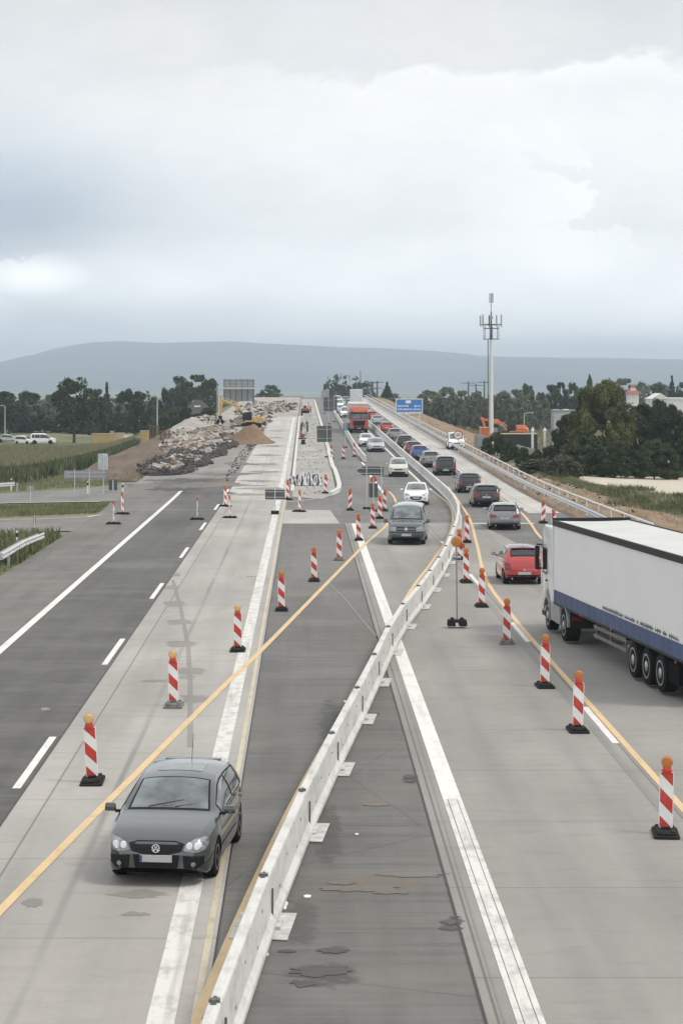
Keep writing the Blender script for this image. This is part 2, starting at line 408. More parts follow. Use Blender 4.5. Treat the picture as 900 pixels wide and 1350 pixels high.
M_rubl = soil_mat('crushed_concrete', (.29, .265, .235), (.42, .395, .36), (.16, .135, .11))
dk = (.055, .052, .05)
wet = (.06, .058, .055); mud = (.15, .125, .10)
def GP(px, py): return G(px, py)
def st(px, py, wpx, hpx, k, c):      # stain, also painted sheen, given by where the photograph shows it
    x, y = G(px, py); _, ya = G(px, py-hpx/2); _, yb = G(px, py+hpx/2)
    return (x, y, wpx/2*y/F, abs(ya-yb)/2, k, c)
M_as_near = make_asphalt('asphalt_median', .112, [st(435, 735, 150, 90, .45, (.20, .193, .182)), st(470, 800, 90, 60, .35, (.17, .165, .155)), st(438, 960, 40, 80, .8, wet), st(430, 1095, 42, 90, .7, wet), st(395, 1215, 50, 70, .6, wet), st(430, 1285, 95, 34, .8, wet), st(440, 1252, 45, 13, .7, wet),  # first two: pale worn asphalt with its sheen put into the colour
    st(500, 1166, 140, 26, .65, mud), st(530, 1152, 100, 9, .5, mud), st(597, 1218, 40, 17, .85, dk), st(540, 1027, 22, 13, .8, dk), st(492, 1060, 40, 10, .5, mud), st(480, 945, 36, 8, .5, wet), st(470, 770, 70, 14, .4, wet)], streak=.4, dirt=.35, brown=(.17, .15, .125))
M_as_left = make_asphalt('asphalt_left_lane', .09, [st(20, 800, 120, 14, .4, (.2,.2,.2)), st(230, 690, 60, 16, .5, dk), st(180, 745, 110, 10, .4, (.2,.195,.19))], streak=.45)
M_as_sh = make_asphalt('asphalt_worn', .125, [], streak=.5, dirt=.6, brown=(.19, .165, .14))
M_as_dirty = make_asphalt('asphalt_dirty', .20, [st(300, 640, 150, 26, .8, (.10,.09,.08)), st(225, 637, 60, 14, .8, (.07,.065,.06))], streak=.5, dirt=.8, brown=(.21, .18, .155))
M_as_far = make_asphalt('asphalt_far', .135, [], streak=.35)
M_as_side = make_asphalt('asphalt_side_road', .15, [], streak=.2)
M_co_left = make_concrete('concrete_left', .38, xj=(-5.0,), tyre=((-3.75, .10, .85), (-2.9, .5, .25), (-4.6, .5, .2)),
    stains=[st(232, 797, 30, 7, .75, (.2,.195,.18)), st(236, 820, 34, 8, .8, (.2,.195,.18)), st(240, 849, 40, 9, .8, (.2,.195,.18)), st(250, 885, 46, 10, .8, (.2,.195,.18)), st(262, 921, 40, 9, .7, (.2,.195,.18)), st(228, 774, 20, 6, .7, (.2,.195,.18)),
            st(180, 1178, 60, 12, .7, (.17,.165,.155)), st(44, 1190, 30, 14, .6, (.2,.19,.18)), st(212, 897, 30, 3, .7, (.2,.19,.17)), st(420, 640, 300, 3, .1, dk)])
M_co_right = make_concrete('concrete_right', .295, xj=(2.45, 7.02), tyre=((4.0, .6, .3), (5.9, .6, .2), (9.4, .6, .35), (6.75, .12, .5)), phase=2)
M_co_cross = make_concrete('concrete_crossing', .44, xj=(), phase=1, period=9)
M_co_far = make_concrete('concrete_far', .47, xj=(-3.75,), tyre=((-3.2, .5, .3),), phase=0)
M_kerbc = make_concrete('concrete_gutter', .50, xj=(14.6,), period=2.5)
M_white = None
def paint(name, c, wear):
    g = NG(name, .6); a = g.noise(3.0, 1, .5, 6, .7); b = g.noise(26, detail=4, rough=.7, off=2); e = g.noise(1.2, 4, .15, 4, .6, off=4)
    k = g.mth('MULTIPLY', g.rng(a, .48, .72), wear); col_ = g.mix(k, c, tuple(v*.45 for v in c)); col_ = g.mix(g.mth('MULTIPLY', g.rng(b, .5, .8), .25), col_, tuple(v*.6 for v in c))
    col_ = g.mix(g.mth('MULTIPLY', g.rng(e, .5, .7), wear*.6), col_, (.3, .29, .27))
    return g.done(col_, b, .2, .003)
M_lw = paint('road_paint_white', (.70, .69, .66), .45); M_lwo = paint('road_paint_worn', (.62, .61, .58), .9)
M_ly = paint('road_tape_yellow', (.63, .455, .25), .4); M_tan = paint('joint_sealant_stain', (.50, .44, .33), .6)
# ------------------------------------------------------------------ terrain and road surfaces
vs = [(x, y, ZG[i][j]) for i, x in enumerate(XL) for j, y in enumerate(YL)]; ny = len(YL)
me = bpy.data.meshes.new('ground'); me.from_pydata(vs, [], [(i*ny+j, (i+1)*ny+j, (i+1)*ny+j+1, i*ny+j+1) for i in range(len(XL)-1) for j in range(ny-1)])
me.materials.append(M_meadow); o = bpy.data.objects.new('ground', me); col.objects.link(o); tag(o, kind='structure')
R0 = RD
def rect(x0, x1, y0, y1): return [(x0, y0), (x1, y0), (x1, y1), (x0, y1)]
LEFT_END = 158
sheet('road_base', rect(-12.6, 16.2, 5, 640), M_as_far, R0-.012)
sheet('hard_shoulder', [(-12.6, 5), (-9.35, 5), (-9.35, LEFT_END), (-12.9, LEFT_END)], M_as_sh, R0-.004)
sheet('asphalt_lane', rect(-9.35, -5.56, 5, LEFT_END), M_as_left, R0-.004)
sheet('dirty_road', rect(-13.4, -5.62, LEFT_END, 330), M_as_dirty, R0-.002)
sheet('site_ground', rect(-15, -5.7, 330, 560), M_rubl, R0+.002)
sheet('concrete_lane', rect(-5.56, -1.25, 5, 142), M_co_left, R0)
sheet('concrete_lane_far', rect(-5.6, -1.25, 142, 350), M_co_far, R0)
sheet('site_ground', rect(-5.7, -1.2, 350, 560), M_rubl, R0+.002)
sheet('asphalt_strip', rect(-1.25, 2.28, 5, 118.5), M_as_near, R0-.004)
sheet('crossing', [(-1.25, 118.5), (2.0, 118.5), (1.6, 131), (-1.25, 131)], M_co_cross, R0)
sheet('concrete_right', [(2.28, 5), (12.5, 5), (11.9, 60), (11.0, 95), (10.6, 106), (9.9, 119), (2.28, 119)], M_co_right, R0)
sheet('gutter', [(13.9, 128), (15.9, 128), (15.9, 300), (15.2, 600), (13.4, 600), (13.7, 300)], M_kerbc, R0)
# right of the road: builders' track, then a pale field
sheet('dirt_track', [(16.2, 5), (34, 5), GA(960, 700), GA(905, 684), GA(830, 664), GA(785, 650), GA(740, 638), GA(700, 622), GA(660, 607), GA(630, 596), (30, 300), (34, 360), (24, 420), (18, 520), (15.5, 600), (15.5, 300), (16.2, 200)], M_soil, .02)
fx = [GA(742, 628), GA(900, 627), GA(1100, 627), GA(1100, 662), GA(900, 655), GA(810, 642), GA(760, 635)]
sheet('pale_field', fx, M_sand, .03)
# side road and slip road on the left
a0, a1, a2, a3 = GA(-200, 700), GA(-200, 690), GA(165, 676), GA(130, 690)
sheet('side_road', [(-12.4, 113), (-12.4, 126), (-20, 121), (-70, 114), (-70, 106), (-24, 108.5), (-19, 110)], M_as_side, -.01+R0)
sheet('slip_road', [(-12.6, 141), (-12.6, 168), (-17, 156), (-26, 147), (-70, 128), (-70, 121.5), (-28, 135), (-20, 139)], M_as_side, -.01+R0)
M_kb = mat('pale_kerb', (.46, .45, .42), .85, var=.12)
strips('verge_edge', [(smooth_path([(-12.5, 126.2), (-20, 121.3), (-70, 114.3)]), .35), (smooth_path([(-15, 111.5), (-19, 109.8), (-24, 108.3), (-70, 105.8)]), .3), (smooth_path([(-14, 140.5), (-20, 138.8), (-28, 134.8), (-70, 121.3)]), .5)], M_kb, .012)
# ------------------------------------------------------------------ markings
strips('lane_edge_line', [(line(-9.22, 5, -9.22, 157), .26)], M_lw, .006)
ds = []
for k in range(9):
    y0 = 41.0-18+k*18.05
    if y0 < 150: ds.append((line(-5.76, y0, -5.76, y0+6), .17))
strips('lane_dashes', ds, M_lw, .006)
strips('wide_line_left', [(line(-1.83, 5, -1.83, 40), .36), (line(-1.83, 40, -1.83, 345), .36)], M_lwo, .006)
strips('joint_stain', [(line(-1.40, 5, -1.40, 150), .10)], M_tan, .005)
strips('wide_line_right', [(line(2.86, 40, 2.86, 118.5), .36)], M_lw, .006)
strips('wide_line_right_pair', [(line(2.72, 5, 2.72, 40), .085), (line(3.0, 5, 3.0, 40), .085), (line(2.86, 5, 2.86, 40), .165)], M_lwo, .0065)
Y1 = smooth_path([G(-180, 1385), G(0, 1202), G(100, 1100), G(300, 900), G(345, 857), G(480, 719), G(508, 694), G(520, 676), G(522, 664), G(518, 654), G(512, 648)], 1.5)
strips('yellow_line', [(Y1, .165)], M_ly, .010)
Y2 = smooth_path([(-1.78, 18), (-1.34, 26.5), (-.74, 34), (-.12, 40.6), (.78, 49), (1.72, 58), (2.58, 66), G(543, 776), G(567, 744), G(591, 707), G(597, 683), G(591, 665), G(567, 645), G(553, 635)], 1.5)
strips('yellow_line', [(Y2, .15)], M_ly, .010)
Y3 = smooth_path([(7.2, 10), (7.17, 45), (7.15, 60), (7.2, 72), G(640, 763), G(628, 717), G(618, 683), G(600, 655), (11.0, 158)], 1.5)
strips('yellow_line', [(Y3, .155)], M_ly, .010)
Y4 = smooth_path([(12.1, 60), (12.1, 95), (12.35, 108), (12.95, 118), (13.45, 128), (13.65, 140), (13.7, 160)], 1.5)
strips('yellow_line', [(Y4, .17)], M_ly, .010)
strips('lane_dashes', [(line(6.98, y0, 6.98, y0+5.2), .16) for y0 in (46.2, 64.3, 82, 100)], M_lw, .007)
strips('right_edge_line', [(line(13.68, 158, 13.5, 420), .18)], M_lw, .006)
strips('oncoming_edge_line', [(smooth_path([G(553, 635), G(524, 607), G(485, 568), (8.2, 420)], 5), .2)], M_lw, .006)
strips('oncoming_left_line', [(line(5.75, 150, 5.5, 175), .22)]+[(line(5.5, 190+k*18, 5.4, 196+k*18), .2) for k in range(5)], M_lw, .006)
strips('crossing_line', [(line(9.6, 118.6, 13.2, 118.6), .5)], M_lw, .008)
strips('crossing_line', [(line(-12.4, 131.3, 7.0, 131.3), .1), (line(3.0, 196, 5.6, 196), .12)], M_lwo, .008)
strips('site_line', [(smooth_path([G(379, 662), G(407, 659), G(433, 654), G(446, 649), G(447, 645)], 1), .14)], M_lwo, .008)

# repair patches, spills and sealed joints with an outline of their own
def blob(px, py, wpx, hpx, m, seed, off=.004, rag=.25, sq=.0, n=44):
    rag *= .8
    r = random.Random(seed); P = []
    for k in range(n):
        a = 2*pi*k/n; e = 1+rag*(mnoise.noise(Vector((cos(a)*2+seed, sin(a)*2, seed*.7)))*1.6+.5*mnoise.noise(Vector((cos(a)*6+seed, sin(a)*6, seed*.3)))+r.uniform(-.08, .08))
        cx_, sx_ = cos(a), sin(a)
        if sq: q = 1/max(abs(cx_), abs(sx_)); e *= 1+(q-1)*sq
        P.append(G(px+cx_*wpx/2*e, py+sx_*hpx/2*e))
    sheet('road_patch', P, m, R0+off-.002+seed*.00006)
M_pc = make_concrete('patch_concrete_dark', .26, period=50); M_pa = make_asphalt('patch_asphalt_dark', .066); M_pm = make_asphalt('patch_muddy', .125, brown=(.17, .14, .11), dirt=.9); M_seal = mat('joint_seal', (.03, .029, .028), .6, var=.3)
for i, (px, py, w, h) in enumerate([(230, 795, 26, 5), (236, 820, 30, 6), (238, 849, 32, 8), (250, 885, 36, 9), (254, 922, 34, 9), (226, 775, 18, 4), (247, 893, 20, 3), (232, 758, 12, 4)]): blob(px, py, w, h, M_pc, i+1, .004, .3, .5)
for i, (px, py, w, h) in enumerate([(203, 898, 26, 3), (182, 1180, 70, 8), (44, 1190, 26, 11), (180, 1205, 40, 5), (60, 935, 12, 4), (330, 760, 14, 2), (225, 846, 14, 2), (310, 1020, 12, 4)]): blob(px, py, w, h, M_pc, i+21, .004, .5)
for i, (px, py, w, h) in enumerate([(597, 1215, 30, 8), (594, 1224, 26, 5), (541, 1024, 18, 4), (539, 1030, 14, 3), (425, 1280, 84, 15), (440, 1253, 40, 7), (400, 1297, 30, 9), (378, 1254, 26, 4), (600, 1209, 16, 3), (489, 941, 22, 3), (445, 945, 14, 16)]): blob(px, py, w, h, M_pa, i+41, .003, .4)
for i, (px, py, w, h) in enumerate([(480, 1172, 90, 8), (540, 1153, 96, 6), (450, 1164, 34, 5), (495, 1061, 36, 4), (515, 1176, 50, 5)]): blob(px, py, w, h, M_pm, i+61, .003, .45)
strips('sealed_joint', [([G(433, 768), G(455, 790), G(478, 818), G(505, 850)], .055), ([G(228, 765), G(238, 800), G(248, 850), G(251, 900), G(251, 985)], .13)], M_pc, .0055)
strips('sealed_joint', [([G(553, 955), G(572, 1010), G(590, 1058), G(604, 1095)], .07), (line(-1.27, 20, -1.27, 118, 5), .035), (line(2.29, 20, 2.29, 118, 5), .04), (line(-5.57, 20, -5.57, 150, 5), .04)], M_seal, .0055)
strips('sealed_joint', [(line(2.52, 26, 2.62, 60, 5), .03), (line(6.7, 30, 6.7, 100, 5), .05)], M_pc, .0055)

M_spot = mat('paint_spot', (.72, .72, .70), .6)
for i, (px, py, w, h) in enumerate([(375, 1193, 8, 12), (363, 1215, 7, 8), (357, 1235, 7, 8), (350, 1258, 8, 7), (405, 1182, 9, 4), (455, 925, 4, 3), (470, 1100, 5, 2), (330, 1310, 7, 4)]): blob(px, py, w, h, M_spot, i+81, .005, .3)
for i, (px, py, w, h) in enumerate([(352, 600, 40, 2.2), (345, 612, 46, 2.6), (350, 622, 40, 2.4), (338, 634, 50, 3), (345, 644, 60, 3), (356, 588, 32, 2), (362, 577, 26, 1.6), (366, 568, 22, 1.4), (330, 652, 50, 2.5)]): blob(px, py, w, h, M_pc, i+101, .004, .5)
for i, (px, py, w, h) in enumerate([(280, 640, 120, 5), (250, 633, 90, 4), (300, 625, 70, 4), (225, 645, 60, 4), (315, 612, 40, 4), (270, 650, 80, 3), (190, 640, 40, 3)]): blob(px, py, w, h, M_pa if i % 2 else M_pm, i+121, .004, .6)
# ------------------------------------------------------------------ hills and haze
def strip_hills():
    prof = [(-1500, 470), (-900, 462), (-500, 476), (-250, 484), (0, 478), (60, 465), (90, 456), (122, 451), (160, 450), (220, 452), (300, 450), (350, 453), (400, 455), (450, 458), (500, 459), (560, 462), (600, 465), (640, 470), (700, 471), (800, 472), (900, 474), (1100, 478), (1500, 470), (2400, 475)]
    def crest(px):
        for (a, b), (c, d) in zip(prof, prof[1:]):
            if a <= px <= c: t = (px-a)/(c-a); t = t*t*(3-2*t)*.5+t*.5; return b+(d-b)*t
        return 474
    ys = [5200, 5800, 6500, 7200, 7800, 8300, 8700, 9000, 9400, 10500]; hs = [-.35, .05, .22, .42, .62, .8, .93, 1.0, .93, .4]
    n = 240; v = []
    for i in range(n+1):
        px = -1500+3900*i/n; X9 = (px-VX)/F*9000
        for y, h in zip(ys, hs):
            top = CH+(VY-crest(px))/F*9000
            nz = mnoise.noise(Vector((X9/700, y/900, 0)))*22*(1 if h < 1 else .15)+mnoise.noise(Vector((X9/150, y/300, 3)))*5
            v.append((X9, y+mnoise.noise(Vector((X9/600, 1, 0)))*250*(h < 1), -16+(top+16)*h+nz*(.3 if h >= .9 else 1)))
    k = len(ys); f = [(i*k+j, (i+1)*k+j, (i+1)*k+j+1, i*k+j+1) for i in range(n) for j in range(k-1)]
    me = bpy.data.meshes.new('hills'); me.from_pydata(v, [], f); me.polygons.foreach_set('use_smooth', [True]*len(f))
    me.materials.append(mat('wooded_hill', (.03, .04, .05), .95, var=.55, scale=.0022, tint=(.07, .085, .07))); o = bpy.data.objects.new('hills', me); col.objects.link(o); tag(o, kind='structure')  # bluish dark tone: some distance haze is put into the hill colour
strip_hills()
if HAZE:
    hz = MB(); hz.box(0, 5600, 96, 60000, 12800, 232); ho = None
    hm = bpy.data.materials.new('haze_air'); hm.use_nodes = True; t = hm.node_tree; t.nodes.clear()
    out = t.nodes.new('ShaderNodeOutputMaterial'); pv = t.nodes.new('ShaderNodeVolumePrincipled')
    pv.inputs['Color'].default_value = (.72, .865, 1.0, 1); pv.inputs['Density'].default_value = 2.35e-4; pv.inputs['Anisotropy'].default_value = 0
    t.links.new(pv.outputs[0], out.inputs['Volume'])
    ho = hz.build('haze', hm); tag(ho, kind='stuff')
# ------------------------------------------------------------------ barriers
M_bar = paint('barrier_white', (.60, .595, .575), .6); M_dk = mat('dark_rubber', (.02, .02, .019), .8, spec=.2, var=.3, scale=20, bump=.3)
M_blk = mat('black_plastic', (.012, .012, .013), .5, spec=.25); M_galv = mat('galvanised_steel', (.50, .51, .52), .45, metal=.75, var=.12, scale=8)
M_galvp = mat('galvanised_pale', (.62, .63, .63), .5, metal=.3, var=.1, scale=6)
def frame_at(p, q):
    dx, dy = q[0]-p[0], q[1]-p[1]; a = atan2(dy, dx); return Matrix.Translation((p[0], p[1], ZR(*p))) @ Matrix.Rotation(a, 4, 'Z') @ Matrix.Rotation(-atan2(ZR(*q)-ZR(*p), sqrt(dx*dx+dy*dy)), 4, 'Y'), sqrt(dx*dx+dy*dy)
def resample(pts, L):
    out = [pts[0]]; acc = 0; d = smooth_path(pts, .5)
    for a, b in zip(d, d[1:]):
        acc += math.dist(a, b)
        if acc >= L: out.append(b); acc = 0
    return out
def barrier(name, pts, label, L=6., h=.76, feet=True):
    rs = resample(pts, L); root = empty(name, (0, 0, 0), 0, label, 'barrier')
    prof = [(-.20, .03), (-.20, .12), (-.12, .22), (-.085, h-.03), (-.07, h), (.07, h), (.085, h-.03), (.12, .22), (.20, .12), (.20, .03)]
    for i, (p, q) in enumerate(zip(rs, rs[1:])):
        Mx, LL = frame_at(p, q)
        b = MB(); b.M = Mx; b.prism(prof, 'x', .02, LL-.02); panel = b.build('panel', M_bar, root, bevel=.012)
        if math.dist(p, (0, 0)) > 110: continue
        b = MB(); b.M = Mx
        b.box(0, 0, h*.5+.05, .09, .13, h-.02); b.box(0, 0, h+.012, .26, .07, .02); b.box(-.08, 0, h+.03, .04, .04, .03); b.box(.08, 0, h+.03, .04, .04, .03)
        b.box(.0, -.135, h*.45, .035, .03, h*.62); b.box(.0, .135, h*.45, .035, .03, h*.62)
        b.build('coupling', mat('coupling_steel', (.12, .12, .12), .6, metal=.4, var=.3), root, bevel=.006)
        if feet:
            b = MB(); b.M = Mx; b.box(0, 0, .016, 1.5, .86, .02); b.box(0, 0, .05, .5, .55, .05); b.build('foot_plate', mat('foot_plate_white', (.46, .455, .44), .6, var=.25, scale=5), root, bevel=.005)
            for (lx, lz) in ((1.3, .3), (2.6, .5), (4.1, .28), (5.0, .55)):
                b = MB(); b.M = Mx; b.box(lx, -.115 if lz < .4 else -.10, lz, .06, .012, .04)
                b.build('reflector', mat('rust_marks', (.22, .14, .09), .8), panel)
    return root
B1 = [(-1.42, 18), (-.94, 26.5), (-.32, 34), (.30, 40.6), (1.2, 49), (2.12, 58), (2.95, 66), (4.45, 77), (6.05, 90), (7.3, 102), (8.55, 115), (9.4, 127), (9.95, 143), (10.0, 160), (9.8, 200), (9.4, 300), (8.9, 430)]
barrier('safety_barrier', B1, 'long white steel safety barrier curving through the middle of the road between the two directions')
barrier('safety_barrier', [(5.75, 196), (5.5, 230), (5.45, 290), (5.2, 440)], 'low white barrier left of the oncoming lane, running from three beacons to the crest', h=.6, feet=False)
M_beam = mat('beam_steel', (.60, .61, .61), .5, metal=.35, var=.12, scale=8)
def guardrail(name, pts, label, double=True, h=.75, Lp=4.):
    root = empty(name, (0, 0, 0), 0, label, 'guardrail'); d = smooth_path(pts, 4.)
    wp = [(.0, -.15), (.045, -.11), (.045, -.06), (0, -.02), (0, .02), (.045, .06), (.045, .11), (0, .15)]
    for side in ((-1, 1) if double else (-1,)):
        v, f = [], []
        pth = offset_path(d, side*.12)
        for k, p in enumerate(pth):
            a = pth[max(0, k-1)]; b = pth[min(len(pth)-1, k+1)]; dx, dy = b[0]-a[0], b[1]-a[1]; L = sqrt(dx*dx+dy*dy)
            for (o_, z_) in wp: v.append((p[0]+dy/L*o_*side, p[1]-dx/L*o_*side, ZR(*d[k])+h-.15+z_))
        n = len(wp)
        for k in range(len(pth)-1):
            for j in range(n-1): f.append((k*n+j, (k+1)*n+j, (k+1)*n+j+1, k*n+j+1))
        m = MB(); m.v, m.f, m.mi = v, f, [0]*len(f); r = m.build('rail', M_beam, root, smooth=True)
    posts = resample(pts, Lp)[:95]
    for p in posts:
        b = MB(); b.box(p[0], p[1], ZR(*p)+h/2-.05, .10, .14, h-.05); b.build('post', M_galv, root)
    return root
guardrail('guardrail', [(16.55, 98), (16.65, 118), (16.6, 133), (16.2, 200), (15.7, 300), (15.3, 430), (15.0, 520)], 'long grey steel guardrail between the right hand road edge and the brown dirt track')
M_par = mat('parapet_white', (.66, .67, .67), .5, var=.1)
b = MB()
gp = smooth_path([(17.6, 104), (17.2, 133), (16.9, 200), (16.4, 300), (15.9, 430), (15.6, 520)], 4.)
for a, c in zip(gp, gp[1:]): b.tube((a[0], a[1], ZR(*a)+.95), (c[0], c[1], ZR(*c)+.95), .055, .055, 6)
root = empty('railing', (0, 0, 0), 0, 'white tubular railing running behind the grey guardrail beside the dirt track', 'railing'); b.build('handrail', M_par, root, smooth=True)
for p in resample([(17.6, 104), (17.2, 133), (16.9, 200), (16.4, 300), (15.9, 430)], 4.)[:90]:
    q = MB(); q.tube((p[0], p[1], ZR(*p)-.05), (p[0], p[1], ZR(*p)+.95), .035, .035, 6); q.build('post', M_par, root)
# left verge rail, curving away at its end
guardrail('guardrail', [(-18.5, 62), (-16.2, 78), (-14.6, 90), G(0, 752), G(30, 733), G(55, 722)], 'bent end of a grey guardrail in the grass at the left edge of the road', double=True, Lp=2.)
guardrail('guardrail', [(-40, 136), (-32, 142), GA(0, 651), GA(22, 649)], 'short grey guardrail in front of the corn field at the far left', double=False, Lp=4.)
# kerb of the site island
def kerb(name, pts, w=.22, h=.14, m=None):
    d = smooth_path(pts, 2.); a = offset_path(d, -w/2); c = offset_path(d, w/2); b = MB(); n = len(d)
    for k in range(n):
        for (p, z) in ((a[k], 0), (a[k], h), (c[k], h), (c[k], 0)): b.V((p[0], p[1], ZR(*d[k])+z-(.05 if z == 0 else 0)))
    for k in range(n-1):
        for j in range(3): b.face((k*4+j, (k+1)*4+j, (k+1)*4+j+1, k*4+j+1))
    b.face((0, 1, 2, 3)); b.face((4*n-4, 4*n-1, 4*n-2, 4*n-3))
    o = b.build(name, m or mat('kerb_concrete', (.55, .54, .51), .8, var=.15)); tag(o, kind='structure'); return o
kerb('kerb', [(-.95, 152), (-.95, 220), (-.95, 350)], .25, .12)
kerb('kerb', [G(436, 652), G(444, 648), G(447, 641), G(441, 620), (2.5, 190), (2.5, 240), (2.4, 330), (2.2, 480)], .34, .2)
sheet('island_gravel', [(-.9, 146), (1.2, 143), (2.3, 151), (2.35, 190), (2.3, 500), (-.9, 500)], make_concrete('site_gravel', .37, period=14), R0+.012)
# ------------------------------------------------------------------ cars
def pchip(keys):
    xs = [k[0] for k in keys]; ys = [k[1] for k in keys]; n = len(xs); h = [xs[i+1]-xs[i] for i in range(n-1)]; d = [(ys[i+1]-ys[i])/h[i] for i in range(n-1)]
    m = [d[0]]+[0 if d[i-1]*d[i] <= 0 else 2*d[i-1]*d[i]/(d[i-1]+d[i]) for i in range(1, n-1)]+[d[-1]]
    def f(x):
        if x <= xs[0]: return ys[0]
        if x >= xs[-1]: return ys[-1]
        i = bisect.bisect_right(xs, x)-1; t = (x-xs[i])/h[i]
        return (2*t**3-3*t*t+1)*ys[i]+(t**3-2*t*t+t)*h[i]*m[i]+(-2*t**3+3*t*t)*ys[i+1]+(t**3-t*t)*h[i]*m[i+1]
    return f
HATCH = dict(L=4.2, W=1.76, H=1.48, wb=2.58, fo=.88, rw=.315, cowl=1.12, rf=1.98, rr=3.62, tail=4.08,
  top=[(0,.56),(.04,.70),(.14,.78),(.4,.88),(.8,.95),(1.12,1.00),(1.5,1.20),(1.98,1.415),(2.3,1.465),(2.8,1.48),(3.3,1.46),(3.62,1.42),(3.86,1.24),(4.02,1.06),(4.10,.95),(4.17,.80),(4.2,.62)],
  belt=[(0,.50),(.05,.62),(.2,.70),(.5,.80),(1.1,.90),(2.2,.94),(3.4,.98),(3.95,.96),(4.1,.88),(4.17,.74),(4.2,.58)],
  wid=[(0,.60),(.05,.70),(.14,.77),(.35,.835),(.8,.875),(2,.88),(3.3,.88),(3.8,.84),(4.05,.78),(4.15,.72),(4.2,.64)], tumble=.39)
WAGON = dict(HATCH, L=4.6, W=1.82, H=1.46, wb=2.78, fo=.85, rw=.33, cowl=1.25, rf=2.05, rr=4.12, tail=4.50,
  top=[(0,.54),(.04,.68),(.14,.76),(.4,.85),(.9,.94),(1.25,.99),(1.6,1.16),(2.05,1.375),(2.4,1.44),(3.0,1.46),(3.7,1.44),(4.12,1.39),(4.32,1.2),(4.45,1.0),(4.52,.90),(4.57,.76),(4.6,.6)],
  belt=[(0,.48),(.05,.6),(.2,.68),(.5,.77),(1.2,.88),(2.3,.92),(3.7,.97),(4.35,.94),(4.5,.85),(4.57,.7),(4.6,.55)],
  wid=[(0,.62),(.05,.72),(.14,.79),(.35,.86),(.8,.905),(2,.91),(3.7,.91),(4.2,.87),(4.45,.81),(4.55,.75),(4.6,.66)])
SEDAN = dict(WAGON, H=1.44, rr=3.35, tail=3.98,
  top=[(0,.54),(.04,.68),(.14,.76),(.4,.85),(.9,.94),(1.25,.99),(1.6,1.16),(2.05,1.36),(2.4,1.42),(2.8,1.44),(3.35,1.38),(3.7,1.22),(4.0,1.06),(4.3,1.03),(4.5,1.0),(4.57,.84),(4.6,.6)])
SUV = dict(WAGON, L=4.45, W=1.82, H=1.66, wb=2.62, fo=.88, rw=.36, cowl=1.2, rf=1.9, rr=3.95, tail=4.33,
  top=[(0,.62),(.04,.78),(.14,.88),(.4,1.0),(.85,1.08),(1.2,1.13),(1.5,1.33),(1.9,1.58),(2.2,1.64),(2.8,1.66),(3.5,1.64),(3.95,1.59),(4.15,1.38),(4.28,1.16),(4.36,1.03),(4.42,.85),(4.45,.66)],
  belt=[(0,.54),(.05,.68),(.2,.8),(.5,.93),(1.2,1.03),(2.2,1.07),(3.6,1.12),(4.2,1.08),(4.33,.98),(4.41,.8),(4.45,.6)],
  wid=[(0,.62),(.05,.72),(.14,.79),(.35,.86),(.8,.905),(2,.91),(3.6,.91),(4.05,.88),(4.3,.82),(4.4,.76),(4.45,.68)], tumble=.38)
VAN = dict(HATCH, L=4.89, W=1.90, H=1.96, wb=3.0, fo=.92, rw=.34, cowl=.86, rf=1.62, rr=4.66, tail=4.82,
  top=[(0,.66),(.04,.84),(.14,.98),(.4,1.10),(.7,1.17),(.86,1.22),(1.15,1.52),(1.62,1.87),(1.9,1.93),(2.6,1.96),(4.2,1.96),(4.66,1.91),(4.78,1.7),(4.83,1.3),(4.86,1.0),(4.88,.8),(4.89,.66)],
  belt=[(0,.56),(.05,.74),(.2,.86),(.5,.98),(.9,1.07),(2.2,1.12),(4.4,1.12),(4.78,1.1),(4.84,1.0),(4.88,.75),(4.89,.6)],
  wid=[(0,.74),(.05,.80),(.14,.85),(.35,.90),(.8,.94),(2,.95),(4.4,.95),(4.7,.93),(4.82,.90),(4.87,.88),(4.89,.84)], tumble=.19)
BOXV = dict(VAN, L=4.4, H=1.85, wb=2.7, rr=4.2, tail=4.34,
  top=[(0,.62),(.04,.78),(.14,.9),(.4,1.0),(.7,1.08),(.95,1.14),(1.3,1.42),(1.75,1.76),(2.0,1.82),(2.6,1.85),(3.8,1.85),(4.2,1.8),(4.3,1.6),(4.34,1.2),(4.37,1.0),(4.39,.8),(4.4,.66)],
  belt=[(0,.54),(.05,.7),(.2,.82),(.5,.92),(.95,1.0),(2.2,1.05),(4.0,1.05),(4.3,1.02),(4.35,.95),(4.39,.75),(4.4,.6)],
  wid=[(0,.7),(.05,.78),(.14,.82),(.35,.87),(.8,.90),(2,.91),(4.0,.91),(4.25,.89),(4.34,.86),(4.38,.84),(4.4,.8)], cowl=.97, rf=1.75)
SMALL = dict(HATCH, L=3.6, W=1.66, H=1.53, wb=2.45, fo=.62, rw=.30, cowl=.85, rf=1.6, rr=3.1, tail=3.5,
  top=[(0,.58),(.04,.72),(.14,.82),(.4,.93),(.65,.99),(.85,1.04),(1.2,1.26),(1.6,1.46),(1.9,1.52),(2.4,1.53),(2.8,1.51),(3.1,1.47),(3.32,1.26),(3.45,1.08),(3.52,.95),(3.57,.8),(3.6,.62)],
  belt=[(0,.52),(.05,.64),(.2,.74),(.45,.86),(.85,.94),(2.0,.97),(2.9,1.0),(3.35,.97),(3.5,.88),(3.57,.74),(3.6,.58)],
  wid=[(0,.60),(.05,.69),(.14,.75),(.35,.80),(.7,.825),(2,.83),(2.9,.83),(3.25,.80),(3.45,.75),(3.55,.70),(3.6,.62)])
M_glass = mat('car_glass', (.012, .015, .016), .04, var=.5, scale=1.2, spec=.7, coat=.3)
M_glassl = mat('sky_painted_glass', (.10, .118, .12), .04, var=.75, scale=2.2, spec=.8, coat=.4)  # mottled pale tone: sky reflections put into the glass colour
